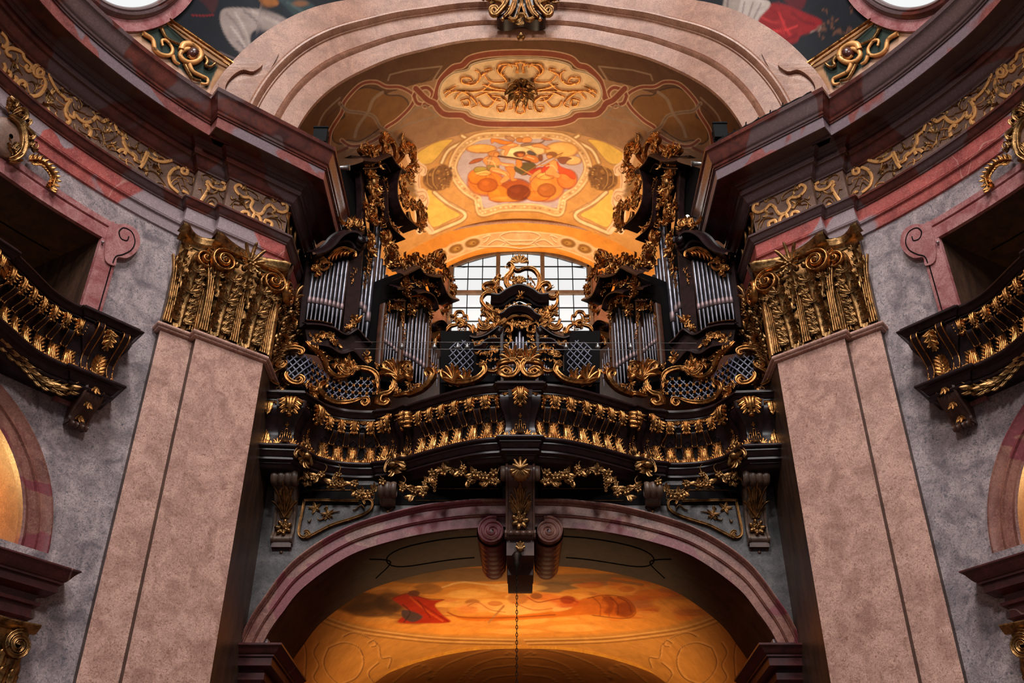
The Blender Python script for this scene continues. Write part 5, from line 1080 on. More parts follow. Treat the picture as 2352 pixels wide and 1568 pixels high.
# ---- keystone console under the balcony
kc = thing('keystone_console', 'tall brown console carved with gilt acanthus under the balcony centre', 'console', (0, 15.0, 5.6))
def yzsweep(prof, hw, name, mat, par, x0=0, sd=1, cx=None):
    """body swept across x from a side outline of (y, z)"""
    P = np.array(prof, float); m_ = MB(); m_.grid(np.array([[(x0 + q * hw, y + (0 if abs(q) < 1 else .0), z) for y, z in P] for q in (-1, -.86, -.82, .82, .86, 1)]) + np.array([[(0, d, 0) for _ in P] for d in (0, 0, .025, .025, 0, 0)]))
    for s_ in (-1, 1):
        m_.grid(np.array([[(x0 + s_ * hw, y, z) for y, z in P], [(x0 + s_ * hw, 15.6, z) for y, z in P]]))
    return m_.build(name, mat, par, sd, smooth='auto')
kp = [tuple(p) for p in smoothpath([(14.56, 7.22), (14.50, 7.08), (14.58, 6.95), (14.78, 6.84), (14.92, 6.65), (15.0, 6.45), (15.04, 6.25)], 5)]
yzsweep(kp, .235, 'console_body', M['corbel_d'], kc)
for s_ in (-1, 1):
    m_ = MB(); m_.lathe([(.0, -.05), (.12, -.05), (.13, 0), (.12, .05), (0, .05)], (0, 0, 0), 16); m_.warp(lambda V: np.stack([s_ * .27 + V[:, 2], 14.66 + V[:, 0], 7.08 + V[:, 1]], 1)); m_.build('scroll_end', M['corbel'], kc)
yzsweep([(15.02, 6.26), (14.99, 6.2), (15.02, 6.14), (15.06, 6.12)], .25, 'console_scroll', M['corbel_d'], kc)
for q in (-.15, -.05, .05, .15):
    m_ = MB(); m_.tube([(q - .045, 15.0, 6.19), (q + .045, 15.0, 6.19)], .05, 8); m_.build('reed', M['corbel_d'], kc)
m_ = MB(); m_.box(-.22, .22, 15.1, 16.4, 5.86, 6.12); m_.box(-.205, .205, 15.6, 16.4, 5.72, 5.86); m_.build('keystone_block', M['corbel_d'], kc, smooth=False)
m_ = MB(); m_.box(-.21, .21, 16.2, 17.0, 5.9, 6.4); m_.build('keystone_block', M['corbel_d'], kc, smooth=False)
def kface(V):
    z = V[:, 1]; y = np.interp(z, [p[1] for p in kp[::-1]], [p[0] for p in kp[::-1]]); y = np.where(z < 6.25, 15.08, y); return np.stack([V[:, 0], y - V[:, 2], z], 1)
for nm, fn, mt in (('gilt_shell', lambda s: (shell(s, (0, 7.08), .17, PI * 1.05, PI * 1.95, 8, .03, .35), palm(s, (0, 7.06), PI / 2, .2, .06, 5, .06, .9, .12, .4), s.ball((0, 7.3, .06), .025, 6, 4)), 'oldgold'),
                   ('gilt_acanthus', lambda s: (leaf(s, (0, 6.55), PI / 2, .40, .16, .02, .12, 5, -.1, 15), palm(s, (0, 6.5), PI / 2, .38, .04, 7, .02, .55, .06, 0), leaf(s, (-.08, 6.52), PI * .62, .24, .10, .02, .1, 4, .2), leaf(s, (.08, 6.52), PI * .38, .24, .10, .02, .1, 4, .2)), 'dimgold'),
                   ('gilt_rosette', lambda s: (rosette(s, (0, 6.40), .155, 7, .02, .35),), 'oldgold')):
    sub = MB(); fn(sub); m_ = MB(); m_.put(sub, kface); m_.build(nm, M[mt], kc)
sub = MB(); palm(sub, (0, 5.93), PI / 2, .14, .05, 5, .02, .7, .1, .2); sub.ball((0, 5.92, .05), .04, 6, 4); m_ = MB(); m_.put(sub, lambda V: np.stack([V[:, 0], 15.08 - V[:, 2], V[:, 1]], 1)); m_.build('gilt_palmette', M['oldgold'], kc)
# ---- chain and the head of the hanging lamp
ch = thing('lamp_chain', 'black iron chain hanging from the keystone in front of the lower arch', 'chain', (-.03, 15.02, 5.5))
cx_, cy_ = atY(1187, 1400, 15.02)[0], 15.02
m_ = MB(); m_.lathe([(.0, .28), (.05, .26), (.09, .2), (.05, .12), (.07, .06), (.03, 0), (.02, -.12), (0, -.14)], (cx_, cy_, 5.62), 10); m_.build('gilt_hook', M['iron'], ch)
lk = MB(); a = np.linspace(0, 2 * PI, 9); lk.tube([(.014 * math.cos(t), 0, .035 * math.sin(t)) for t in a], .006, 4, False)
z = 5.50; k = 0; first = None
while z > 3.6:
    if first is None:
        m_ = MB(); m_.put(lk, lambda V: V + np.array([cx_, cy_, z])); first = m_.build('chain_link', M['iron'], ch, loc=(cx_, cy_, z))
    else:
        o = first.copy(); C.objects.link(o); o.parent = ch; o.location = first.location + Vector((0, 0, z - 5.50)); o.rotation_euler = (0, 0, PI / 2 * (k % 2))
    z -= .058; k += 1

# ---- corbels, garlands and gilt spandrel panels under the balcony
def ribbed_corbel(name, x, w_, y0, ztop, zmid, zbot, label, leafy, sd, gname):
    cb = thing(name, label, 'corbel', (x * sd, 15.3, zbot), gname)
    for k in range(4 if w_ > .3 else 3):
        n_ = 4 if w_ > .3 else 3; q = x + (k - (n_ - 1) / 2) * w_ / n_
        m_ = MB(); m_.tube([(q + t, y0 + .14, ztop - .14) for t in (-w_ / n_ / 2, -w_ / n_ / 2.6, 0, w_ / n_ / 2.6, w_ / n_ / 2)], [.11, .135, .145, .135, .11], 14); m_.build('scroll_reed', M['corbel'], cb, sd)
    P = smoothpath([(y0 + .12, ztop - .22), (y0 + .25, ztop - .36), (y0 + .42, zmid), (y0 + .48, zbot + .25), (y0 + .40, zbot + .08), (y0 + .48, zbot), (y0 + .62, zbot)], 5)
    m_ = MB(); m_.grid(np.array([[(x + q * w_ * .8, y + d, z) for y, z in P] for q, d in ((-.5, .5), (-.5, 0), (-.4, 0), (-.37, .02), (.37, .02), (.4, 0), (.5, 0), (.5, .5))])); m_.build('corbel_body', M['corbel'], cb, sd, smooth='auto')
    fc = lambda V: np.stack([V[:, 0], np.interp(V[:, 1], P[::-1, 1], P[::-1, 0]) - V[:, 2], V[:, 1]], 1)
    sub = MB(); leaf(sub, (x, zmid - .12), PI / 2, (ztop - zmid) * .9, w_ * .62, .01, .12, 4, -.1); palm(sub, (x, zmid - .14), PI / 2, (ztop - zmid) * .8, .035, 5, .02, .5); m_ = MB(); m_.put(sub, fc); m_.build('gilt_leaf', M['oldgold' if leafy else 'dimgold'], cb, sd)
    if leafy:
        sub = MB(); rosette(sub, (x, zmid - .30), w_ * .34, 7, .01, .4); m_ = MB(); m_.put(sub, fc); m_.build('gilt_rosette', M['oldgold'], cb, sd)
        for q in (-.13, 0, .13): m_ = MB(); m_.ball((x + q, y0 + .55, zbot - (.12 if q == 0 else .07)), .035, 8, 5); m_.build('pendant_ball', M['corbel_d'], cb, sd)
        m_ = MB(); m_.box(x - .16, x + .16, y0 + .46, y0 + .7, zbot - .06, zbot + .02); m_.build('corbel_foot', M['corbel_d'], cb, sd, smooth=False)
    return cb
for sd in (1, -1):
    ribbed_corbel('scroll_corbel', 3.88, .44, 14.86, 7.30, 6.72, 6.15, f'large ribbed scroll corbel with gilt rosette at the {SD(sd)} end of the balcony', True, sd, 'corbels under the balcony')
    ribbed_corbel('scroll_corbel', 2.20, .30, 15.02, 7.16, 6.86, 6.66, f'small ribbed corbel between the garlands {SD(sd)} of the keystone', False, sd, 'corbels under the balcony')
GL = [Z(580, 850, 3.484, [(250, 765), (300, 830), (350, 860), (410, 830), (470, 880), (520, 850), (580, 830)]), Z(580, 850, 3.484, [(690, 835), (640, 900), (700, 940), (780, 920), (850, 970), (920, 1000), (980, 960), (1025, 930)]), Z(580, 850, 3.484, [(1210, 930), (1280, 980), (1360, 960), (1400, 880), (1450, 840), (1520, 810), (1600, 790), (1640, 830)]), Z(580, 850, 3.484, [(1660, 800), (1720, 870), (1780, 850), (1850, 880), (1900, 900), (1960, 830)])]
for sd in (1, -1):
    for gi, P in enumerate(GL):
        GY = (15.1, 15.1, 14.85, 14.7)[gi]; PG = lambda V: np.stack([V[:, 0], GY - V[:, 2], V[:, 1]], 1)
        Q = [(atY(u_, v_, GY)[0], atY(u_, v_, GY)[2]) for u_, v_ in mir(P)]
        wh = ['beside the end corbel', 'beside the small corbel, outer side', 'between the small corbel and the keystone', 'beside the keystone'][gi]
        g_ = thing('flower_garland', f'gilded flower garland {wh} on the {SD(sd)} under the balcony', 'garland', (Q[0][0] * sd, GY, Q[0][1]), 'gilded garlands under the balcony')
        m_ = MB(); sub = MB(); band(sub, Q, .03, .03, ROUND, .03, 4, 'both')
        for e in (0, -1): band(sub, [Q[e], (Q[e][0] - .03, Q[e][1] + .10), (Q[e][0] + .02, Q[e][1] + .17)], .035, .04, ROUND, .03, 4, 'end')
        m_.put(sub, PG); m_.build('stem', M['dimgold'], g_, sd)
        R_ = random.Random(gi + 40); SP = smoothpath(Q, 4)
        for k in range(17):
            p = SP[int((k + .5) / 17 * (len(SP) - 1))] + np.array([R_.uniform(-.06, .06), R_.uniform(-.07, .06)]); sub = MB()
            if k % 2 == 0: rosette(sub, p, R_.uniform(.055, .085), 5, R_.uniform(.02, .09), .5, R_.random())
            else:
                for j in range(3): leaf(sub, p, R_.uniform(0, 6.28), .15, .09, R_.uniform(.0, .06), .3, 2, .5, 7)
            m_ = MB(); m_.put(sub, PG); m_.build('flower' if k % 2 == 0 else 'leaf_cluster', M['oldgold'], g_, sd)
        if gi == 2:
            sub = MB(); p = SP[len(SP) * 3 // 5]
            for j in range(5): rosette(sub, (p[0], p[1] - .06 * j - .08), .055 - .006 * j, 5, .05, .5, j)
            m_ = MB(); m_.put(sub, PG); m_.build('pendant', M['dimgold'], g_, sd)
    # dark panels with gilt fillets behind the garlands
    pn = thing('underside_panel', f'dark panel with thin gilt fillets behind the {SD(sd)} garlands', 'panel', (1.9 * sd, 15.38, 7.0))
    for x0, x1, z0, z1 in ((.36, 1.75, 6.93, 7.15), (2.45, 3.55, 6.95, 7.12)):
        sub = MB(); band(sub, [(x0, z0), (x1, z0), (x1 - .05, z1), (x0, z1), (x0, z0)], .018, .02, ROUND, 0, 1, sm=False); m_ = MB(); m_.put(sub, lambda V: np.stack([V[:, 0], 15.39 - V[:, 2], V[:, 1]], 1)); m_.build('gilt_fillet', M['dimgold'], pn, sd)
    m_ = MB(); m_.box(.3, 3.7, 15.385, 15.42, 6.86, 7.22); m_.build('panel_board', M['black'], pn, sd, smooth=False)
    sp = thing('spandrel_ornament', f'gilt outlined spandrel panel with vine sprig on the {SD(sd)} above the lower arch', 'ornament', (3.2 * sd, 15.38, 6.5))
    PS = lambda V: np.stack([V[:, 0], 15.385 - V[:, 2], V[:, 1]], 1)
    def sp_(pts, w_, th, pr, name, mat, tp=None):
        Q = [(atY(u_, v_, 15.38)[0], atY(u_, v_, 15.38)[2]) for u_, v_ in mir(Z(580, 850, 3.484, pts))]; sub = MB(); band(sub, Q, w_, th, pr, 0, 6, tp); m_ = MB(); m_.put(sub, PS); m_.build(name, mat, sp, sd)
    sp_([(440, 1305), (430, 1330), (405, 1340), (375, 1315), (375, 1260), (395, 1160), (415, 1060), (425, 1045), (620, 1045), (850, 1050)], .045, .05, RIM, 'gilt_moulding', M['dimgold'])
    sp_([(415, 1300), (440, 1290), (460, 1320), (430, 1345), (520, 1300), (640, 1240), (800, 1190), (900, 1150), (950, 1110), (960, 1060), (930, 1035), (890, 1045), (900, 1075)], .045, .05, RIM, 'gilt_moulding', M['dimgold'])
    for pts in ([(520, 1180), (540, 1200), (600, 1170), (640, 1140), (700, 1130)], [(440, 1200), (455, 1215), (470, 1190)], [(570, 1110), (600, 1090), (590, 1130)], [(800, 1120), (830, 1110), (870, 1080), (900, 1110)], [(560, 1190), (580, 1160), (620, 1190)]): sp_(pts, .022, .03, ROUND, 'vine_tendril', M['dimgold'], 'both')
    for c_ in ((500, 1100), (600, 1150)):
        q = mir(Z(580, 850, 3.484, [c_]))[0]; x, _, z = atY(*q, 15.38); sub = MB()
        for j in range(5): leaf(sub, (x, z), j * 1.25, .13, .06, 0, .2, 2, .3, 6)
        m_ = MB(); m_.put(sub, PS); m_.build('vine_leaf', M['dimgold'], sp, sd)

# ------------------------------------------------------------------ acanthus with separate side leaflets
def acanthus2(mb, base, ang, L, W, c0=0.0, pairs=3, curl=.35, th=.14):
    ca, sa = math.cos(ang), math.sin(ang); leaf(mb, base, ang, L, W * .9, c0, th, 2, curl, 13)
    for k in range(pairs):
        t = .15 + .62 * k / max(1, pairs - 1); l = W * (.50 - .12 * t); c = c0 + curl * L * t ** 3 + th * L * .25
        for e in (-1, 1):
            o = (base[0] + ca * L * t - e * sa * W * .16, base[1] + sa * L * t + e * ca * W * .16)
            for j, a in enumerate((.35, .95, 1.6)): leaf(mb, o, ang + e * a, l * (1 - .12 * j), l * .5, c + .012 * j, .3, 1, .75, 7)
    e = (base[0] + ca * L * .8, base[1] + sa * L * .8)
    for a in (-1.2, -.5, .5, 1.2): leaf(mb, e, ang + a, W * .42, W * .26, c0 + curl * L * .62 + .02, .3, 1, .5, 7)
    return mb
def board(surf, pts, c0, th, smooth=True, n=4, warp=True):
    """a flat shaped board: outline in (s, z), front at c0"""
    from mathutils.geometry import tessellate_polygon
    P = smoothpath(pts, n, True) if smooth else np.array(pts, float); m = len(P)
    T = tessellate_polygon([[Vector((a, b, 0)) for a, b in P]])
    V = np.concatenate([np.concatenate([P, np.full((m, 1), c0)], 1), np.concatenate([P, np.full((m, 1), c0 - th)], 1)])
    Q = [(i, (i + 1) % m, m + (i + 1) % m, m + i) for i in range(m)]
    mb = MB(); mb.add(V, Q, T)
    if warp: mb.warp(surf.W())
    return mb

# ------------------------------------------------------------------ big gilded capitals of the piers
def capital(path, name_label, sd, small=False, side=False):
    S_ = Surf(path); w_ = S_.len; G = S_.W(); z0 = AST + .1
    mid = S_.warp(np.array([(w_ / 2, z0, 0)]))[0]
    cp = thing('pilaster_capital', name_label, 'capital', (mid[0] * sd, mid[1], z0), 'gilded capitals')
    def put(sub, nm, mt='oldgold'): m_ = MB(); m_.put(sub, G); return m_.build(nm, M[mt], cp, sd)
    sub = MB(); ss = np.linspace(-.10, w_ + .10, 15); cc = [.06 + .14 * min(1, abs(2 * (s_ / w_) - 1)) ** 2 for s_ in ss]
    sub.grid(np.array([[(s_, z, c * k) for s_, c in zip(ss, cc)] for z, k in ((10.52, .3), (10.60, .55), (10.61, .9), (10.64, .95), (10.70, 1.2), (10.73, 1.3), (10.76, 1.3), (10.76, -.2))])); put(sub, 'abacus', 'oldgold')
    nf = 3 if not small else 1
    # fluted stalks
    for k, s_ in enumerate(([.06, w_ * .5, w_ - .06] if not small else [.05, w_ - .05])):
        sub = MB(); e = 0 if s_ == w_ * .5 else (-1 if s_ < w_ / 2 else 1)
        for q in (-.06, -.02, .02, .06): band(sub, [(s_ + q, z0 + .02), (s_ + q * .8 - e * .0, z0 + .5), (s_ + q + e * .02, z0 + 1.0), (s_ + q * 1.6 + e * .05, z0 + 1.3)], .045, .05, ROUND, .04, 3)
        put(sub, 'stalk', 'oldgold')
        sub = MB(); acanthus2(sub, (s_, z0 + 1.05), PI / 2, .42, .22, .08, 3, .55, .2); put(sub, 'stalk_leaf')
    lows = [w_ * .27, w_ * .73] if not small else [w_ * .5]
    for s_ in lows:
        sub = MB(); acanthus2(sub, (s_, z0 + .02), PI / 2, .78, .40, .03, 5, .28, .14); put(sub, 'acanthus_leaf')
        sub = MB(); acanthus2(sub, (s_, z0 + .52), PI / 2, .62, .36, .10, 4, .40, .16); put(sub, 'acanthus_leaf')
        for e in (-1, 1):
            sub = MB(); acanthus2(sub, (s_ + e * .14, z0 + .04), PI / 2 + e * .02, .52, .2, .0, 4, .15, .14); put(sub, 'acanthus_leaf')
            sub = MB(); acanthus2(sub, (s_ + e * .12, z0 + .75), PI / 2 - e * .25, .42, .2, .05, 3, .35, .16); put(sub, 'acanthus_leaf')
    r = .235 if not small else .20
    for e, s_ in ((1, .14), (-1, w_ - .14)):
        if small and e < 0: continue
        sub = MB(); c = (s_, 10.27); pts = spiral(c, r, PI / 2, 2.1, e, 40, .1); pts = [(s_ + e * .42, 10.5), (s_ + e * .22, 10.50)] + pts if not small else pts
        k = len(pts); band(sub, pts, .066, .09, ROUND, .15, 1, None, sm=False); sub.ball((c[0], c[1], .2), .03, 6, 4)
        V = sub.V(); V[:, 2] += .06 * np.clip(1 - np.hypot(V[:, 0] - c[0], V[:, 1] - c[1]) / r, 0, 1); sub.v = [V]; put(sub, 'volute', 'gold')
        sub = MB(); sub.lathe([(0, -.18), (r * .9, -.16), (r * .95, 0), (r * .8, .03), (0, .05)], (0, 0, 0), 16); sub.warp(lambda V: np.stack([c[0] + V[:, 0], c[1] + V[:, 1], .12 + V[:, 2]], 1)); put(sub, 'volute_body', 'dimgold')
    if not small:
        sub = MB()
        for q in np.linspace(w_ * .32, w_ * .68, 4): sub.ball((q, 10.36, .12), .055, 8, 5, (1, 1.25, 1))
        put(sub, 'egg_moulding'); sub = MB(); palm(sub, (w_ / 2, 10.42), PI / 2, .42, .07, 5, .16, .75, .1, .3); palm(sub, (w_ / 2, 10.48), -PI / 2, .26, .07, 5, .18, 1.0, .15, .3); rosette(sub, (w_ / 2, 10.46), .09, 6, .22, .5); put(sub, 'abacus_flower')
    return cp
for sd in (1, -1):
    capital([(4.26, 14.0), (5.17, 13.25)], f'largest gilded acanthus capital on the front of the {SD(sd)} pier', sd)
    capital([(5.26, 13.36), (5.67, 13.02)], f'narrow outer gilded capital on the stepped pilaster of the {SD(sd)} pier', sd, True)
    capital([(4.26, 15.3), (4.26, 14.0)], f'gilded capital on the organ side face of the {SD(sd)} pier', sd)

# ------------------------------------------------------------------ the organ
ST1 = Surf([(3.05, 15.53), (4.15, 14.75)]); ST2 = Surf([(2.2, 17.7), (3.7, 15.0)]); ST3 = Surf([(1.60, 17.8), (2.80, 15.9)]); STC = Surf([(-1.6, 15.0), (1.6, 15.0)])
Zp = lambda p: Z(680, 520, 4.614, p)
Zt = lambda p: Z(780, 300, 3.92, p)
Zs = lambda p: Z(860, 580, 5.228, p)
Zc = lambda p: Z(1000, 560, 4.6125, p)
def pipe(surf, b, m, t, r, par, sd, c=.0, direct=False):
    f_ = (lambda p: p) if direct else (lambda p: mir([p])[0])
    s_, zb = surf.hit(*f_(b)); zm = surf.hit(*f_(m))[1]; zt = surf.hit(*f_(t))[1]
    x, y, _ = surf.warp(np.array([(s_, 0, c)]))[0]
    mb = MB(); mb.lathe([(0, zb), (r * .35, zb), (r * .95, zm - .04), (r, zm), (r, zm + .01), (r, zt - .01), (r * .9, zt), (0, zt)], (x, y, 0), 12); o = mb.build('pipe', M['pipe'], par, sd, smooth='auto', loc=(x * sd, y, zb))
    n = np.array([-x, -y]) / math.hypot(x, y); tx = np.array([-n[1], n[0]])
    mb = MB(); h = r * 2.8; A_ = np.linspace(-1.1, 1.1, 5); q = lambda a, k, z: (x + (n[0] * math.cos(a) + tx[0] * math.sin(a)) * r * k, y + (n[1] * math.cos(a) + tx[1] * math.sin(a)) * r * k, z)
    mb.grid(np.array([[q(a, k, z) for a in A_] for z, k in ((zm, 1.0), (zm, 1.08), (zm + h * .9, 1.05), (zm + h * 1.35, 1.0))])); mb.build('mouth', M['mouth'], o, sd)
    mb = MB(); mb.grid(np.array([[q(a, 1.03, z) for a in A_] for z in (zm - .018, zm + .018)])); mb.build('mouth_slot', M['black'], o, sd)
    return o
def carve(surf, px_, wd, seed, n, par, sd, name='gilt_carving', c0=.04, mat='gold', depth=1.0, direct=False):
    Q = surf.hits(px_ if direct else mir(px_)); sub = MB(); carving(sub, Q, wd, seed, n, c0, depth); m_ = MB(); m_.put(sub, surf.W()); return m_.build(name, M[mat], par, sd)
def mould(surf, px_, wd, th, prof, par, sd, name='moulding', c0=0.0, mat='wood', n=6, flipp=False, taper=None, direct=False):
    Q = surf.hits(px_ if direct else mir(px_)); sub = MB(); band(sub, Q[::-1] if flipp else Q, wd, th, prof, c0, n, taper); m_ = MB(); m_.put(sub, surf.W()); return m_.build(name, M[mat], par, sd, smooth='auto' if mat == 'wood' else True)
def bpx(surf, px_, c0, th, par, sd, name='case_board', mat='wood', smooth=False, direct=False):
    m_ = board(surf, surf.hits(px_ if direct else mir(px_)), c0, th, smooth); return m_.build(name, M[mat], par, sd, smooth='auto')

for sd in (1, -1):
    d_ = SD(sd)
    # ---- pedal tower next to the pier
    pt = thing('organ_pedal_tower', f'dark organ case with nine grey pipes under a humped cornice beside the {d_} pier', 'organ case', (3.6 * sd, 15.1, 7.3), 'side cases of the organ')
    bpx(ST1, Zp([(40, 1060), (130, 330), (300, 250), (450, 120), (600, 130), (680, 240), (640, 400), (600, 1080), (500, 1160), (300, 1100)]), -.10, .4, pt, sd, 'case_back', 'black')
    bpx(ST1, Zp([(560, 370), (700, 300), (690, 700), (640, 1060), (500, 1130)]), -.02, .16, pt, sd, 'corner_post')
    bpx(ST1, Zp([(40, 1060), (60, 800), (130, 330), (190, 340), (110, 900), (90, 1060)]), -.02, .1, pt, sd, 'side_post')
    nP = 9; tops = Zp([(190, 500), (232, 480), (276, 460), (320, 430), (362, 415), (408, 400), (455, 390), (500, 380), (548, 375)])
    for k in range(nP):
        t = k / 8; b = (703 + 74 * t, 735 + 28 * t ** 1.3); m_ = (707 + 77 * t, 697 + 16 * t ** 1.5); pipe(ST1, b, m_, tops[k], .036, pt, sd, .02)
    mould(ST1, Zp([(100, 350), (200, 320), (290, 260), (370, 170), (470, 120), (570, 130), (640, 190), (655, 230), (630, 250), (605, 225)]), .20, .34, CORN, pt, sd, 'hump_cornice', -.02)
    mould(ST1, Zp([(130, 370), (230, 330), (330, 260), (430, 210), (530, 210), (590, 280)]), .13, .22, ROUND, pt, sd, 'hump_cornice', -.02)
    m_ = MB(); s_, z_ = ST1.hit(*mir(Zp([(632, 215)]))[0]); sub = MB(); band(sub, spiral((s_, z_), .09, 0, 1.6, -1), .045, .36, RIM, 0, 1, sm=False); m_.put(sub, ST1.W()); m_.build('cornice_scroll', M['wood'], pt, sd)
    carve(ST1, Zp([(180, 480), (230, 420), (290, 390)]), .26, 3, 12, pt, sd)
    for k, (a, b) in enumerate((((320, 400), (400, 290)), ((350, 400), (440, 280)), ((390, 390), (470, 275)), ((440, 370), (500, 280)), ((480, 350), (540, 290)), ((520, 350), (570, 300)))):
        mould(ST1, Zp([a, ((a[0] + b[0]) / 2 - 25, (a[1] + b[1]) / 2), b]), .06, .10, ROUND, pt, sd, 'shell_rib', .06, 'gold', 4, taper='both')
    mould(ST1, Zp([(310, 380), (350, 320), (410, 280), (470, 265), (530, 280), (590, 310), (595, 350), (570, 345)]), .05, .08, RIM, pt, sd, 'gilt_scroll', .08, 'gold')
    carve(ST1, Zp([(460, 60), (540, 55), (630, 60)]), .24, 7, 12, pt, sd, 'gilt_crest', .2)
    for k in range(6): 
        q = Zp([(470 + k * 32, 75), (480 + k * 32, 30), (490 + k * 30, -10)]); mould(ST1, q, .05, .06, ROUND, pt, sd, 'crest_leaf', .22, 'gold', 4, taper='end')
    carve(ST1, Zp([(625, 440), (600, 520), (590, 610)]), .08, 9, 10, pt, sd, 'gilt_drop', .0)
    # bracket base of the tower
    bpx(ST1, Zp([(60, 1060), (200, 1070), (360, 1110), (480, 1180), (610, 1130), (760, 1260), (700, 1500), (560, 1350), (430, 1380), (300, 1310), (100, 1270)]), .10, .35, pt, sd, 'bracket_base')
    mould(ST1, Zp([(50, 1070), (200, 1075), (350, 1110), (480, 1180), (600, 1125), (700, 1230), (760, 1280)]), .10, .14, CORN, pt, sd, 'base_moulding', .06)
    mould(ST1, Zp([(90, 1270), (300, 1300), (430, 1370), (560, 1345), (660, 1440), (720, 1500)]), .10, .12, CORN, pt, sd, 'base_moulding', .06)
    mould(ST1, Zp([(60, 1040), (200, 1050), (340, 1080)]), .03, .12, ROUND, pt, sd, 'gilt_beading', .08, 'gold')
    carve(ST1, Zp([(130, 1190), (220, 1225), (290, 1170), (350, 1230), (430, 1275)]), .15, 12, 24, pt, sd, c0=.12, depth=.7)
    carve(ST1, Zp([(500, 1115), (560, 1050), (630, 1010)]), .17, 13, 14, pt, sd, c0=.12)
    bpx(ST1, Zp([(100, 1270), (300, 1310), (430, 1380), (560, 1350), (700, 1500), (700, 1900), (60, 1900)]), -.95, .3, pt, sd, 'lower_case', 'black')
    carve(ST1, Zp([(400, 1460), (500, 1400), (620, 1480)]), .24, 14, 18, pt, sd, c0=.0, mat='dimgold'); carve(ST1, Zp([(690, 1370), (720, 1480)]), .13, 15, 10, pt, sd, c0=.14)
    # ---- tall inner tower
    tt = thing('organ_tall_tower', f'tallest organ tower with gilded scroll crest on the {d_}, reaching up to the painted vault', 'organ case', (2.9 * sd, 16, 7.3), 'side cases of the organ')
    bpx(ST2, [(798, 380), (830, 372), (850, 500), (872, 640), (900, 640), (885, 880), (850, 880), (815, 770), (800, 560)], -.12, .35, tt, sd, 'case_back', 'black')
    for b, m_, t, r in (((820, 758), (827, 713), (836, 628), .045), ((827.5, 769), (834, 722), (843, 600), .05), ((836, 785), (841, 742), (853, 498), .062), ((845, 800), (848, 762), (858, 505), .05), ((852, 815), (856, 770), (864, 588), .045), ((859, 828), (864, 780), (871, 604), .045), ((866, 845), (871, 790), (879, 628), .042)):
        pipe(ST2, b, m_, t, r, tt, sd, .03)
    mould(ST2, [(884, 880), (890, 760), (896, 650)], .12, .16, FLAT, tt, sd, 'case_post', -.05, 'wood2', 2); mould(ST2, [(808, 745), (818, 640), (828, 480), (822, 380)], .14, .14, FLAT, tt, sd, 'case_post', -.05, 'wood', 3)
    mould(ST2, Zt([(70, 285), (200, 290), (325, 245), (390, 330), (470, 395)]), .22, .40, CORN, tt, sd, 'crown_cornice', -.05); mould(ST2, Zt([(120, 350), (230, 345), (320, 310), (380, 400)]), .16, .28, CORN, tt, sd, 'crown_cornice', -.05)
    bpx(ST2, Zt([(150, 380), (320, 300), (470, 400), (450, 640), (520, 830), (480, 900), (380, 880), (370, 640), (330, 480), (200, 460)]), -.02, .3, tt, sd, 'crown_board', 'black')
    mould(ST2, Zt([(450, 420), (415, 540), (420, 680), (470, 790), (580, 890)]), .20, .36, CORN, tt, sd, 'inner_cornice', -.02); mould(ST2, Zt([(310, 470), (350, 600), (360, 780), (390, 890), (500, 990)]), .14, .26, CORN, tt, sd, 'inner_cornice', -.02)
    for k, (P, w__, n_) in enumerate([([(215, 670), (225, 760), (240, 870)], .30, 26), ([(200, 940), (240, 1040), (215, 1110)], .26, 18), ([(200, 1130), (205, 1220), (180, 1290)], .16, 14), ([(185, 1290), (170, 1430)], .09, 12), ([(180, 390), (250, 420), (240, 500), (255, 600), (290, 650)], .34, 34), ([(290, 470), (325, 560), (335, 660), (345, 760), (330, 900)], .22, 30), ([(335, 940), (370, 1040), (400, 1090), (390, 1260)], .36, 36), ([(440, 1040), (460, 1130), (450, 1240)], .2, 16), ([(345, 430), (385, 520), (385, 610)], .12, 14), ([(375, 770), (415, 870), (490, 930)], .2, 20), ([(110, 235), (190, 190), (230, 290), (265, 320)], .28, 18), ([(310, 200), (350, 250), (400, 310)], .22, 14), ([(470, 180), (540, 180), (580, 260), (570, 360), (500, 420)], .3, 30), ([(470, 430), (590, 455)], .24, 12), ([(465, 510), (500, 600), (480, 690)], .30, 24), ([(520, 690), (600, 690), (670, 770), (670, 860), (610, 910)], .26, 32)]):
        carve(ST2, Zt(P), w__ * .85, 100 + k, n_, tt, sd, 'gilt_carving', .12 if k < 10 else .22)
    for P in ([(305, 250), (330, 180), (300, 120), (320, 80)], [(420, 330), (430, 220), (390, 130), (350, 150), (370, 190)], [(440, 330), (490, 260), (470, 200), (530, 160), (590, 190), (585, 330), (520, 410)], [(240, 300), (250, 200), (290, 160)], [(130, 250), (100, 210), (150, 190), (200, 220), (240, 310)], [(520, 740), (560, 700), (630, 740), (640, 860), (600, 900), (550, 830), (540, 760)]):
        mould(ST2, Zt(P), .08, .12, RIM, tt, sd, 'gilt_scroll', .18, 'gold', 5, taper='both')
    s_, z_ = ST2.hit(*mir(Zt([(345, 120)]))[0]); m_ = MB(); sub = MB(); shell(sub, (s_, z_), .2, .2, PI - .3, 6, .2, .4); m_.put(sub, ST2.W()); m_.build('gilt_shell', M['gold'], tt, sd)
    m_ = MB(); s_, z_ = ST2.hit(*mir(Zt([(240, 495)]))[0]); sub = MB(); sub.ball((s_, z_, .2), .09, 8, 6, (1, 1.2, .9)); rosette(sub, (s_, z_), .16, 8, .12, .4); m_.put(sub, ST2.W()); m_.build('gilt_mask', M['oldgold'], tt, sd)
    # ---- inner small tower
    ts = thing('organ_inner_tower', f'lower organ tower with two pipe groups and gilt crest, {d_} of the window', 'organ case', (2.3 * sd, 16.7, 7.3), 'side cases of the organ')
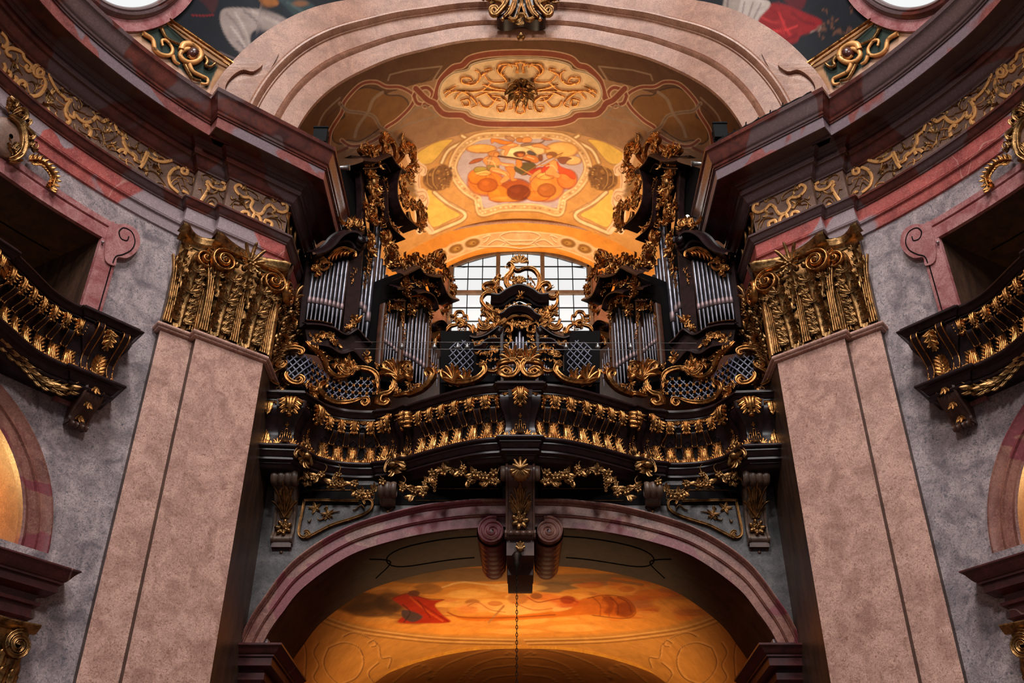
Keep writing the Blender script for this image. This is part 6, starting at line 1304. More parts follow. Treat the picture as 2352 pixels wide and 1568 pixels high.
    bpx(ST3, Zs([(70, 1500), (100, 640), (150, 290), (380, 210), (640, 300), (720, 560), (680, 780), (640, 1500), (500, 1600)]), -.12, .35, ts, sd, 'case_back', 'black')
    GA_ = [((874, 842), (877, 787), (883, 723)), ((879, 844), (882, 790), (888, 721)), ((885, 846), (888, 794), (893.5, 720)), ((891, 848), (894, 798), (900, 719)), ((898, 850), (902, 806), (908, 712)), ((904, 853), (909, 812), (914, 754))]
    GB_ = [((919, 862), (922, 819), (928, 745)), ((927, 866), (930, 822), (936, 727)), ((935, 870), (938, 826), (944, 719)), ((944, 875), (947, 831), (953, 714)), ((952, 880), (956, 837), (963, 708)), ((960, 884), (964, 842), (970, 721)), ((967, 888), (970, 848), (974, 742))]
    for b, m_, t in GA_: pipe(ST3, b, m_, t, .026, ts, sd, .03)
    for b, m_, t in GB_: pipe(ST3, b, m_, t, .034, ts, sd, .03)
    for b, m_, t in [((981, 868), (983, 845), (985, 798)), ((986, 869), (988, 846), (991, 801)), ((991, 870), (993, 850), (997, 806)), ((996, 871), (998, 856), (1002, 814)), ((1000, 888), (1001, 870), (1003, 826))]: pipe(ST3, b, m_, t, .02, ts, sd, .03)
    for P in ([(912, 880), (918, 790), (922, 690)], [(976, 890), (980, 800), (984, 720)], [(868, 840), (874, 760), (880, 700)]): mould(ST3, P, .1, .12, FLAT, ts, sd, 'case_post', -.04, 'wood2', 2)
    mould(ST3, Zs([(150, 300), (260, 250), (370, 205), (440, 285), (560, 315), (640, 305)]), .2, .34, CORN, ts, sd, 'crown_cornice'); mould(ST3, Zs([(655, 360), (690, 460), (740, 560), (840, 590)]), .2, .34, CORN, ts, sd, 'crown_cornice')
    mould(ST3, Zs([(370, 500), (480, 485), (580, 530), (640, 620), (665, 720)]), .18, .26, CORN, ts, sd, 'arched_cornice'); mould(ST3, Zs([(140, 450), (240, 450)]), .16, .24, CORN, ts, sd, 'arched_cornice'); mould(ST3, Zs([(130, 600), (270, 600)]), .08, .2, CORN, ts, sd, 'arched_cornice')
    bpx(ST3, Zs([(660, 900), (700, 850), (790, 850), (850, 930), (880, 1010), (940, 1060), (1010, 1150), (960, 1200), (860, 1120), (760, 1040), (670, 1020)]), .0, .2, ts, sd, 'side_scroll', 'wood', True); mould(ST3, Zs([(760, 920), (710, 930), (680, 890), (720, 850), (790, 845), (850, 920), (890, 1010), (950, 1060)]), .07, .1, RIM, ts, sd, 'side_scroll_rim', .0, 'wood')
    for k, (P, w__, n_) in enumerate([([(225, 210), (310, 140), (380, 190)], .26, 16), ([(430, 180), (520, 120), (640, 130), (720, 180)], .28, 30), ([(430, 220), (560, 270), (650, 320), (690, 390)], .26, 26), ([(740, 230), (800, 340), (845, 470), (830, 600)], .22, 26), ([(820, 620), (790, 710), (700, 775)], .16, 16), ([(240, 260), (255, 340), (270, 460), (265, 560)], .24, 24), ([(350, 350), (430, 420), (550, 410), (630, 480), (665, 570)], .17, 28), ([(130, 640), (200, 670), (275, 630)], .22, 18), ([(130, 620), (130, 730)], .1, 6), ([(380, 600), (470, 620), (560, 590), (620, 680)], .25, 26), ([(365, 640), (380, 770)], .14, 10), ([(430, 660), (420, 740)], .16, 8), ([(620, 700), (635, 820)], .13, 12), ([(625, 820), (620, 970)], .07, 10), ([(90, 730), (90, 900)], .07, 12), ([(280, 720), (290, 880)], .09, 12), ([(320, 930), (320, 1070)], .07, 10), ([(680, 1060), (740, 1060), (770, 1180)], .12, 14), ([(790, 1240), (820, 1340)], .09, 8), ([(625, 1260), (635, 1360)], .07, 7)]):
        carve(ST3, Zs(P), w__ * .85, 200 + k, n_, ts, sd, 'gilt_carving', .08 if k > 6 else .2)
    for P in ([(600, 110), (620, 40), (680, 15), (700, 40)], [(640, 150), (700, 70), (730, 120), (690, 180)], [(380, 110), (370, 60), (420, 70)], [(230, 230), (220, 160), (300, 130), (330, 170)], [(700, 690), (760, 670), (760, 730), (700, 760)], [(640, 330), (700, 310), (720, 380), (660, 400)], [(600, 170), (640, 210), (700, 190), (690, 130), (630, 120)]):
        mould(ST3, Zs(P), .06, .1, RIM, ts, sd, 'gilt_scroll', .2, 'gold', 5, taper='both')
    mould(ST3, Zs([(375, 555), (480, 550), (570, 590), (620, 660)]), .035, .06, RIM, ts, sd, 'gilt_scroll', .12, 'gold'); mould(ST3, Zs([(660, 1130), (670, 1060), (700, 1040), (760, 1080), (790, 1180)]), .05, .08, RIM, ts, sd, 'gilt_scroll', .1, 'gold')

# ---- central positive division on the parapet
pc = thing('organ_positive', 'small central organ case with gilded rocaille crest standing before the window', 'organ case', (0, 15.1, 8.56))
D = dict(direct=True)
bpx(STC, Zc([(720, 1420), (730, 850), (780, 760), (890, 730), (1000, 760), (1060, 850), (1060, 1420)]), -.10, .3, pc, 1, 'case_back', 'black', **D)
for P in ([(700, 1420), (705, 930)], [(1080, 1420), (1082, 930)]): mould(STC, Zc(P), .08, .12, FLAT, pc, 1, 'case_post', -.02, 'wood', 1, **D)
tp = [1130, 1085, 1040, 990, 935, 990, 1040, 1085, 1130]
for k in range(9):
    x = 745 + 37 * k; r = .042 if k == 4 else .028; q = Zc([(x, 1400), (x, 1310), (x, tp[k])]); pipe(STC, q[0], q[1], q[2], r, pc, 1, .0, True)
for e in (0, 1):
    for k in range(4):
        x = 610 + 22 * k if not e else 1200 - 22 * k; q = Zc([(x, 1400), (x, 1350), (x, 1330 - 30 * k)]); pipe(STC, q[0], q[1], q[2], .016, pc, 1, .02, True)
mould(STC, Zc([(590, 650), (690, 655), (790, 590), (890, 555), (1000, 590), (1090, 650), (1200, 650)]), .16, .30, CORN, pc, 1, 'crown_cornice', -.05, **D)
bpx(STC, Zc([(620, 680), (700, 690), (890, 590), (1080, 690), (1170, 680), (1130, 760), (640, 760)]), -.06, .25, pc, 1, 'crown_board', 'black', **D)
mould(STC, Zc([(690, 830), (740, 810), (800, 760), (890, 745), (990, 770), (1040, 820), (1100, 850)]), .11, .22, CORN, pc, 1, 'arched_cornice', -.02, **D)
for e in (1, -1):
    X = (lambda p: p) if e > 0 else (lambda p: [(1786 - a, b) for a, b in p])
    mould(STC, Zc(X([(700, 910), (660, 930), (640, 980), (690, 990), (715, 940), (680, 890), (600, 940), (520, 990), (430, 1015), (380, 1000)])), .11, .16, CORN, pc, 1, 'flank_scroll', -.03, 'wood', 6, e < 0, **D)
    mould(STC, Zc(X([(420, 1150), (500, 1130), (560, 1070), (680, 1065)])), .10, .16, CORN, pc, 1, 'flank_cornice', -.03, 'wood', 5, e < 0, **D)
    bpx(STC, Zc(X([(430, 1150), (560, 1080), (690, 1070), (690, 1420), (430, 1420)])), -.12, .2, pc, 1, 'flank_case', 'black', **D)
    bpx(STC, Zc(X([(0, 850), (60, 830), (110, 900), (200, 990), (430, 1010), (560, 960), (560, 1060), (430, 1150), (400, 1400), (0, 1400), (0, 1000)])), -1.1, .1, pc, 1, 'screen_wall', 'black', **D)
    for k, (P, w__, n_) in enumerate([([(400, 1060), (480, 1090), (560, 1040), (680, 1020)], .14, 26), ([(460, 1200), (560, 1180), (660, 1120)], .16, 22), ([(450, 1300), (520, 1260)], .1, 8), ([(740, 860), (760, 960), (790, 1010), (740, 1120)], .12, 20), ([(540, 700), (600, 800), (680, 880)], .26, 30), ([(470, 860), (540, 900), (620, 900)], .16, 18), ([(380, 930), (440, 940)], .15, 10), ([(640, 740), (720, 740), (800, 690), (890, 680)], .12, 22), ([(760, 850), (830, 880), (890, 890)], .15, 16), ([(210, 800), (270, 880), (330, 860)], .16, 16), ([(230, 920), (330, 930)], .08, 8)]):
        carve(STC, Zc(X(P)), w__ * .8, 300 + k, n_, pc, 1, 'gilt_carving', .06, **D)
    for P, w__ in (([(150, 850), (160, 800), (200, 800), (230, 760), (290, 760), (310, 800), (340, 800), (350, 850)], .045), ([(120, 960), (160, 910), (240, 890)], .06), ([(330, 890), (380, 920), (400, 980)], .06), ([(225, 880), (250, 850), (300, 870), (280, 910), (240, 905)], .05), ([(750, 850), (820, 810), (893, 805)], .04), ([(740, 880), (800, 900), (810, 960), (760, 980)], .04), ([(540, 720), (560, 790), (620, 860)], .06), ([(590, 720), (600, 800), (660, 860)], .06), ([(450, 880), (470, 930), (540, 940), (600, 900)], .06), ([(460, 830), (500, 900), (560, 900)], .05), ([(660, 720), (690, 790), (720, 860)], .05)):
        mould(STC, Zc(X(P)), w__, .07, RIM, pc, 1, 'gilt_scroll', .08, 'gold', 6, False, 'both', **D)
for P, w__ in (([(640, 610), (600, 575), (540, 572), (500, 610), (490, 650), (520, 700), (560, 740), (600, 770)], .06), ([(700, 610), (720, 560), (690, 522), (645, 540), (655, 580)], .05), ([(610, 560), (530, 545), (508, 500), (560, 470), (640, 480), (620, 525)], .05), ([(800, 545), (752, 480), (745, 410), (800, 350), (820, 290), (790, 258), (760, 275)], .075), ([(810, 530), (770, 460), (780, 400), (830, 340)], .04), ([(905, 330), (960, 308), (1040, 322), (1098, 400), (1090, 500), (1050, 542), (1018, 525), (1035, 492)], .075), ([(1100, 605), (1080, 550), (1130, 480), (1190, 470), (1212, 510), (1170, 535)], .07), ([(1120, 500), (1150, 580), (1200, 612), (1258, 620), (1292, 580), (1272, 555)], .06), ([(1292, 590), (1285, 680), (1250, 728), (1212, 745), (1215, 700)], .055), ([(850, 530), (900, 560), (900, 620)], .07), ([(940, 500), (930, 560), (890, 610)], .06), ([(830, 290), (850, 330), (900, 330), (940, 300)], .05)):
    mould(STC, Zc(P), w__, .1, RIM, pc, 1, 'crest_scroll', .1, 'gold', 7, False, 'both', **D)
for q, rr in (((890, 230), .17), ((890, 430), .13)):
    s_, z_ = STC.hit(*Zc([q])[0]); m_ = MB(); sub = MB(); shell(sub, (s_, z_ - .03), rr, -.1, PI + .1, 7, .1, .35); m_.put(sub, STC.W()); m_.build('crest_shell', M['gold'], pc)
s_, z_ = STC.hit(*Zc([(882, 485)])[0]); m_ = MB(); sub = MB(); rosette(sub, (s_, z_), .12, 7, .12, .4); sub.ball((s_, z_, .2), .045, 8, 5); m_.put(sub, STC.W()); m_.build('crest_mask', M['gold'], pc)
for k, (P, w__, n_) in enumerate([([(620, 420), (700, 400)], .14, 14), ([(540, 500), (640, 520)], .12, 12), ([(800, 420), (850, 390)], .12, 8), ([(780, 480), (840, 510)], .13, 10), ([(870, 560), (900, 610)], .12, 8), ([(1000, 290), (1080, 340)], .07, 8), ([(1190, 470), (1240, 500)], .07, 7), ([(760, 270), (790, 300)], .07, 6), ([(950, 500), (1000, 490)], .12, 8)]):
    carve(STC, Zc(P), w__, 400 + k, n_, pc, 1, 'crest_foliage', .1, **D)
for a, b in (((985, 370), (1010, 430)), ((1010, 390), (1040, 450)), ((1040, 430), (1060, 480))): mould(STC, Zc([a, b]), .02, .05, ROUND, pc, 1, 'crest_rib', .08, 'gold', 3, **D)

# lattice doors either side of the positive
def clipruns(P, a, b, n=60):
    """parts of the segment a-b inside polygon P"""
    P = np.array(P); Q = np.vstack([P, P[:1]]); t = np.linspace(0, 1, n); x = a[0] + (b[0] - a[0]) * t; y = a[1] + (b[1] - a[1]) * t; ins = np.zeros(n, bool)
    for p, q in zip(Q[:-1], Q[1:]):
        if p[1] == q[1]: continue
        ins ^= ((p[1] > y) != (q[1] > y)) & (x < (q[0] - p[0]) * (y - p[1]) / (q[1] - p[1]) + p[0])
    out = []; i = 0
    while i < n:
        if ins[i]:
            j = i
            while j + 1 < n and ins[j + 1]: j += 1
            if j > i: out.append(((x[i], y[i]), (x[j], y[j])))
            i = j + 1
        else: i += 1
    return out
def lattice(surf, poly_, step, wd, par, sd, c0=0., slope=1.15, skip=3, rr=.035, rosat=None):
    P = np.array(poly_); x0, y0 = P.min(0); x1, y1 = P.max(0); H = y1 - y0
    for e, cc in ((1, 0), (-1, .014)):
        x = x0 - H / slope - step
        while x < x1 + H / slope + step:
            a = (x, y0); b = (x + e * H / slope, y1)
            for p, q in clipruns(P, a, b):
                if math.hypot(q[0] - p[0], q[1] - p[1]) > .04:
                    sub = MB(); band(sub, [p, ((p[0] + q[0]) / 2, (p[1] + q[1]) / 2), q], wd, .014, FLAT, c0 + cc, 1, sm=False); m_ = MB(); m_.put(sub, surf.W()); m_.build('slat', M['lattice'], par, sd, smooth=False)
            x += step
    # rosettes at crossings
    k = 0; dx = step; dz = step * slope
    nx = int((x1 - x0) / dx) + 3; nz = int(H / dz) + 3
    for i in range(-1, nx * 2):
        for j in range(-1, nz * 2):
            if (i + j) % 2: continue
            cx_, cz_ = x0 - H / slope - step + i * dx / 2, y0 + j * dz / 2
            xr = (cx_ + 1000 * step) ; 
            if i % 2 == 0 and j % 2 == 0:
                r = clipruns(P, (cx_ - .03, cz_), (cx_ + .03, cz_), 3)
                if r:
                    sub = MB(); rosette(sub, (cx_, cz_), rr, 4, c0 + .025, .5, .78); m_ = MB(); m_.put(sub, surf.W()); m_.build('rosette', M['gold'], par, sd)
for e in (1, -1):
    SL = Surf([(.3, 15.9), (1.3, 15.75)]); ld = thing('lattice_door', f'grey lattice panel with gilt rosettes {"right" if e > 0 else "left"} of the central organ case', 'lattice', (.8 * e, 15.85, 8.6), 'lattice panels beside the central case')
    pl = SL.hits(mir(Zc([(140, 1400), (140, 1120), (200, 1060), (300, 1010), (390, 1080), (410, 1150), (400, 1400)]))); lattice(SL, pl, .13, .022, ld, e, 0, 1.3, rr=.03)
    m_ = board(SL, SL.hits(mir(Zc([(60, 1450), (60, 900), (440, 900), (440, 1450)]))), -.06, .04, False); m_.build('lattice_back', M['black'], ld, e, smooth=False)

# ---- lattice screens with gilt rocaille frames on the parapet
S8 = Surf(mitre(RP, .02)); Z1 = lambda p: Z(600, 500, 3.485, p)
for sd in (1, -1):
    ls = thing('lattice_screen', f'dark lattice screen in a gilded rocaille frame, {SD(sd)} part of the balcony rail', 'lattice', (3.1 * sd, 15.1, 8.56), 'lattice screens on the balcony rail')
    pl = S8.hits(mir(Z1([(190, 1180), (200, 1110), (300, 1100), (400, 1130), (480, 1200), (560, 1290), (720, 1310), (880, 1270), (930, 1330), (930, 1400), (860, 1440), (800, 1480), (640, 1500), (530, 1460), (430, 1370), (300, 1370), (210, 1290)])))
    lattice(S8, pl, .125, .024, ls, sd, 0, 1.2, rr=.038)
    m_ = MB(); _p = np.array(pl); _g = []
    for s_ in np.linspace(_p[:, 0].min() + .01, _p[:, 0].max() - .01, 60):
        r_ = clipruns(pl, (s_, 8.3), (s_, 10.6), 160)
        if r_: _g.append([(s_, r_[0][0][1], -.05), (s_, r_[-1][1][1], -.05)])
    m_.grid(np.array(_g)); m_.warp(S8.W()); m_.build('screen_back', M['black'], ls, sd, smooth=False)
    sc_l = [([(270, 1310), (300, 1290), (318, 1315), (290, 1345), (240, 1335), (205, 1290), (212, 1255)], .11), ([(150, 1360), (95, 1330), (85, 1285), (120, 1245), (185, 1210), (200, 1180), (170, 1175)], .11), ([(160, 1220), (150, 1170), (165, 1110), (205, 1075), (270, 1065), (320, 1080), (310, 1110), (290, 1100)], .11), ([(350, 1010), (385, 1060), (440, 1100), (475, 1150), (500, 1215), (560, 1275), (650, 1290), (720, 1260)], .10), ([(720, 1275), (760, 1225), (850, 1232), (915, 1262), (940, 1310), (915, 1340), (895, 1320)], .12), ([(905, 1350), (940, 1340), (945, 1380), (965, 1410), (935, 1460)], .08),
            ([(485, 1375), (505, 1350), (480, 1328), (440, 1350), (440, 1400), (480, 1450), (545, 1485), (640, 1500), (730, 1490), (790, 1468)], .13), ([(790, 1470), (850, 1465), (862, 1500), (830, 1520), (808, 1500), (825, 1485)], .10), ([(1005, 1465), (1030, 1485), (1005, 1512), (970, 1490), (985, 1440), (1040, 1420), (1085, 1370), (1075, 1310)], .12), ([(960, 1290), (1000, 1260), (1060, 1270), (1120, 1310), (1160, 1290)], .12), ([(1020, 1240), (1010, 1190), (1050, 1175), (1080, 1200), (1070, 1240)], .10), ([(1120, 1180), (1190, 1190), (1215, 1240), (1180, 1290), (1150, 1260)], .10),
            ([(1075, 1440), (1150, 1430), (1240, 1420), (1310, 1388), (1372, 1330), (1400, 1270), (1370, 1232), (1342, 1252), (1352, 1282)], .13), ([(1462, 1232), (1478, 1290), (1545, 1328), (1640, 1335), (1740, 1310), (1800, 1250), (1790, 1200), (1765, 1215)], .13), ([(1815, 1240), (1870, 1248), (1920, 1218), (1970, 1170), (2035, 1168), (2062, 1220), (2030, 1275), (1975, 1288), (1942, 1252), (1968, 1222), (1998, 1245), (1980, 1265)], .12), ([(640, 1220), (610, 1190), (600, 1220), (640, 1260), (690, 1270), (740, 1230), (755, 1200)], .09)]
    for P, w__ in sc_l: mould(S8, Z1(P), w__ * .78, .10, RIM, ls, sd, 'gilt_scroll', .04, 'gold', 7, False, 'both')
    for k, (P, w__, n_) in enumerate([([(340, 1350), (380, 1370), (430, 1420)], .16, 14), ([(600, 1240), (680, 1180), (740, 1240)], .24, 22), ([(560, 1300), (660, 1300)], .1, 8), ([(370, 1030), (440, 1100), (500, 1150)], .16, 16), ([(250, 1070), (210, 1040), (270, 1020)], .12, 10), ([(1060, 1340), (1080, 1380), (1130, 1420)], .16, 14), ([(1170, 1350), (1240, 1370), (1300, 1350)], .14, 12), ([(1480, 1350), (1600, 1360), (1720, 1340)], .05, 14), ([(640, 1440), (700, 1490)], .08, 6), ([(1140, 1250), (1210, 1230)], .2, 12), ([(930, 1230), (940, 1180)], .1, 7), ([(1380, 1200), (1440, 1240)], .12, 9), ([(1780, 1180), (1900, 1140)], .07, 10), ([(1960, 1130), (2030, 1100)], .16, 10), ([(140, 1380), (180, 1400)], .1, 7)]):
        carve(S8, Z1(P), w__ * .85, 500 + k, n_, ls, sd, 'gilt_foliage', .06)
    for b, a, l, n_ in (((1110, 1290), 115, .34, 6), ((1560, 1325), 100, .30, 6), ((2010, 1180), 80, .30, 5), ((690, 1260), 95, .26, 5), ((400, 1400), 250, .2, 5), ((1190, 1330), 70, .22, 5), ((1640, 1325), 70, .22, 4)):
        s_, z_ = S8.hit(*mir(Z1([b]))[0]); sub = MB(); palm(sub, (s_, z_), math.radians(180 - a), l, .07, n_, .06, .75, .2, .35); m_ = MB(); m_.put(sub, S8.W()); m_.build('gilt_plume', M['gold'], ls, sd)

# ---- taut wires with small lamps before the organ
wr = thing('lamp_wire', 'two thin taut wires with small clear lamps stretched before the organ', 'wire', (0, 14.8, 9.6))
for v_ in (787, 803):
    a = atY(815, v_ - 2, 14.8); b = atY(1600, v_ + 1, 14.8); m_ = MB(); m_.tube([a, b], .006, 4); m_.build('wire', M['steel'], wr)
for u_ in (923, 998, 1051, 1073, 1300, 1373, 1448):
    p = atY(u_, 795, 14.8); m_ = MB(); m_.lathe([(.02, .05), (.025, .02), (.045, -.02), (.04, -.05), (0, -.06)], p, 10); m_.build('lamp_bulb', M['steel'], wr)

# ------------------------------------------------------------------ side gallery balconies
SBP = [(6.2, 12.72), (5.93, 12.42), (6.30, 12.02), (6.335, 12.055)] + [tuple(p) for p in smoothpath([(6.56, 11.83), (6.76, 11.46), (6.88, 10.9), (6.96, 10.55)], 4)] + [(6.93, 10.50), (7.10, 10.18), (7.3, 10.15), (7.45, 9.6)]
SBS = Surf(SBP); DZ = -.18
def onside(V):
    W_ = V.copy(); W_[:, 2] = W_[:, 2] + bd(W_[:, 1]); W_ = SBS.warp(W_, False); W_[:, 2] += DZ; return W_
main_bal = bal
for sd in (1, -1):
    bal = thing('gallery_balcony', f'dark curved gallery balcony with gilt leaves in the {SD(sd)} wall', 'balcony', (6.6 * sd, 11.7, 7.3), 'side gallery balconies')
    def ss_(prof, name, mat): m_ = MB(); sweep(m_, SBP, [(d, z + DZ) for d, z in prof]); return m_.build(name, mat, bal, sd, smooth='auto')
    ss_(BP, 'parapet_panel', M['wood'])
    ss_([(.02, 8.38), (.12, 8.385), (.12, 8.41)] + cyma(.13, 8.41, .19, 8.47, 4) + [(.20, 8.475)] + torus_p(.20, 8.50, .022, 5) + [(.19, 8.53), (.17, 8.54), (.17, 8.56), (-.12, 8.56), (-.12, 8.4)], 'handrail', M['wood'])
    ss_([(-.2, 7.585), (.14, 7.585)] + torus_p(.14, 7.55, .035, 6)[::-1] + [(.12, 7.51)] + cyma(.11, 7.50, .03, 7.40, 5) + [(.03, 7.38), (.06, 7.375), (.05, 7.35)] + cyma(.03, 7.34, -.08, 7.26, 5) + [(-.6, 7.24)], 'base_moulding', M['wood'])
    ss_([(-.4, 7.6), (-.02, 7.6)], 'deck', M['wood'])
    part.__defaults__ = (onside,)
    L0 = SBS.c[1]; L1 = SBS.c[3]; L2 = SBS.len - .9
    for s_ in np.arange(L1 + .12, L2, .235): unit_leaf(s_, sd, .95)
    for s_ in np.arange(L1 + .12 + .1175, L2, .235): unit_gap(s_, sd)
    def bracket(s_, w__):
        sub = MB(); prof_ = [(8.38, .02), (8.36, .12), (8.26, .16), (8.14, .12), (8.02, .05), (7.9, .01), (7.75, .02), (7.58, .05)]
        sub.grid(np.array([[(s_ + q * w__, z, c if abs(q) < .51 else -.03) for q in (-.501, -.5, 0, .5, .501)] for z, c in prof_])); part(sub, 'bracket', M['wood'], bal, sd, smooth='auto')
        for q in (-.5, .5): sub = MB(); sub.tube([(s_ + q * w__, z, c) for z, c in smoothpath(prof_, 3)], .012, 5); part(sub, 'gilt_edge', M['gold'], bal, sd)
    for s_ in (L0 + .06, L0 + .45, L2 - .02, L2 + .35): bracket(s_, .09)
    sub = MB(); acanthus(sub, (L0 + .255, 8.36), -PI / 2, .32, .24, .04, 3, .2); part(sub, 'hanging_leaf', M['gold'], bal, sd)
    sub = MB(); acanthus(sub, (L0 + .255, 7.6), PI / 2, .34, .26, .03, 4, .15); part(sub, 'upright_leaf', M['gold'], bal, sd)
    sub = MB()
    for s_ in np.arange(L0 + .05, SBS.len - .3, .055): leaf(sub, (s_, 7.60), PI / 2 + .3 * math.sin(s_ * 30), .09, .06, .02, .25, 2, .3, 6)
    part(sub, 'foot_leaf_roll', M['gold'], bal, sd)
    part.__defaults__ = (_op,)
    # scroll corbel and leaf festoon on the wall below
    G = SMAIN.W(); s_ = SMAIN.hit(2390 - 182, 930)[0]
    cb = thing('wall_corbel', f'brown scroll corbel with three gilt leaves under the {SD(sd)} gallery balcony', 'corbel', tuple(np.array([sd, 1, 1]) * SMAIN.warp(np.array([(s_, 6.7, 0)]))[0]), 'corbels under the gallery balconies')
    P = smoothpath([(.36, 7.32), (.40, 7.22), (.34, 7.08), (.20, 6.96), (.12, 6.86), (.13, 6.78), (.17, 6.74)], 5); W2 = .155
    m_ = MB(); sub = MB(); sub.grid(np.array([[(s_ + q * W2, z, c + d) for c, z in P] for q, d in ((-1, -.4), (-1, 0), (-.8, .015), (-.72, -.01), (.72, -.01), (.8, .015), (1, 0), (1, -.4))])); m_.put(sub, G); m_.build('corbel_body', M['corbel_d'], cb, sd, smooth='auto')
    for q in (-.11, -.04, .04, .11):
        m_ = MB(); sub = MB(); sub.tube([(s_ + q - .035, 6.74, .13), (s_ + q + .035, 6.74, .13)], .05, 8); m_.put(sub, G); m_.build('scroll_reed', M['corbel_d'], cb, sd)
    for z, c in ((7.22, .42), (7.02, .30), (6.86, .15)):
        m_ = MB(); sub = MB()
        for a in (-2.2, -1.57, -.9): leaf(sub, (s_, z + .03), a, .12, .07, c, .2, 1, .2, 7)
        m_.put(sub, G); m_.build('gilt_leaf', M['gold'], cb, sd)
    fs = thing('leaf_festoon', f'gilded bay leaf festoon running under the {SD(sd)} gallery balcony', 'festoon', tuple(np.array([sd, 1, 1]) * SMAIN.warp(np.array([(s_ + .5, 7.0, 0)]))[0]), 'gallery festoons')
    q = SBS.hits(mir(smoothpath([(155, 895), (130, 890), (105, 880), (85, 868), (62, 845), (40, 822), (15, 800), (-10, 770)], 3)))
    for i in range(0, len(q) - 1, 2):
        a = math.atan2(q[i + 1][1] - q[i][1], q[i + 1][0] - q[i][0])
        m_ = MB(); sub = MB()
        for e in (-.5, 0, .5): leaf(sub, (q[i][0], q[i][1]), a + e + PI, .20, .11, .0 + (.04 if e == 0 else 0), .2, 1, .3, 8)
        m_.put(sub, SBS.W(False)); m_.build('bay_leaf', M['oldgold'], fs, sd)
    # gilded cartouche and leaf on the architrave over the gallery opening
    ct = thing('opening_cartouche', f'gilded cartouche over the {SD(sd)} gallery opening at the photo edge', 'cartouche', tuple(np.array([sd, 1, 1]) * SMAIN.warp(np.array([(SMAIN.hit(2370, 300)[0], 10.3, 0)]))[0]), 'gallery cartouches')
    Zr = lambda p: mir(Z(0, 60, 4.125, p))
    for P, w__ in (([(0, 880), (40, 905), (100, 960), (140, 1060), (145, 1160), (120, 1240), (60, 1290), (0, 1300)], .11), ([(0, 700), (30, 740), (60, 760), (50, 790), (20, 780)], .06), ([(30, 860), (90, 830), (140, 840), (160, 900), (120, 930)], .08), ([(100, 930), (160, 980), (200, 950), (180, 920)], .05), ([(120, 950), (180, 1020), (230, 1080), (200, 1110), (170, 1080)], .06), ([(0, 1330), (60, 1330), (140, 1310)], .05)):
        m_ = MB(); m_.put(band(MB(), SMAIN.hits(Zr(P)), w__, .1, RIM, .14, 5, 'both'), G); m_.build('gilt_scroll', M['oldgold'], ct, sd)
    for P, w__, n_ in (([(60, 850), (130, 880)], .18, 12), ([(170, 1140), (260, 1190)], .16, 12), ([(30, 1180), (90, 1230)], .18, 10), ([(0, 790), (50, 850)], .14, 8)):
        m_ = MB(); sub = MB(); carving(sub, SMAIN.hits(Zr(P)), w__, 7, n_, .14); m_.put(sub, G); m_.build('gilt_foliage', M['oldgold'], ct, sd)
    m_ = MB(); sub = MB(); c_ = SMAIN.hits(Zr([(20, 1080)]))[0]; sub.ball((c_[0], c_[1], .08), .3, 12, 8, (1, 1.2, .35)); m_.put(sub, G); m_.build('cartouche_field', M['frieze'], ct, sd)
    lf = thing('architrave_leaf', f'single gilded acanthus leaf curling over the {SD(sd)} opening frame', 'leaf', tuple(np.array([sd, 1, 1]) * SMAIN.warp(np.array([(SMAIN.hits(Zr([(380, 1420)]))[0][0], 10.1, 0)]))[0]), 'opening frame leaves')
    A_ = SMAIN.hits(Zr([(200, 1300), (310, 1310), (400, 1380), (450, 1470), (430, 1550)])); m_ = MB(); sub = MB(); band(sub, A_, .05, .08, ROUND, .12, 5, 'both')
    SP = smoothpath(A_, 3)
    for i, p in enumerate(SP[1:]):
        T = SP[i + 1] - SP[i]; a = math.atan2(T[1], T[0])
        for e in (-1, 1): leaf(sub, p, a + e * .9, .13, .08, .14, .2, 2, .4, 7)
    m_.put(sub, G); m_.build('acanthus_leaf', M['gold'], lf, sd)
    bp = SMAIN.warp(np.array([(SMAIN.hit(2390 - 228, 562)[0], SMAIN.hit(2390 - 228, 562)[1], .1)]))[0]
    bb = thing('opening_lamp', f'tiny round lamp on the inner edge of the {SD(sd)} opening frame', 'lamp', (bp[0] * sd, bp[1], bp[2]), 'frame lamps'); m_ = MB(); m_.ball(tuple(bp), .028, 8, 6); m_.build('lamp_globe', M['mouth'], bb, sd)
bal = main_bal

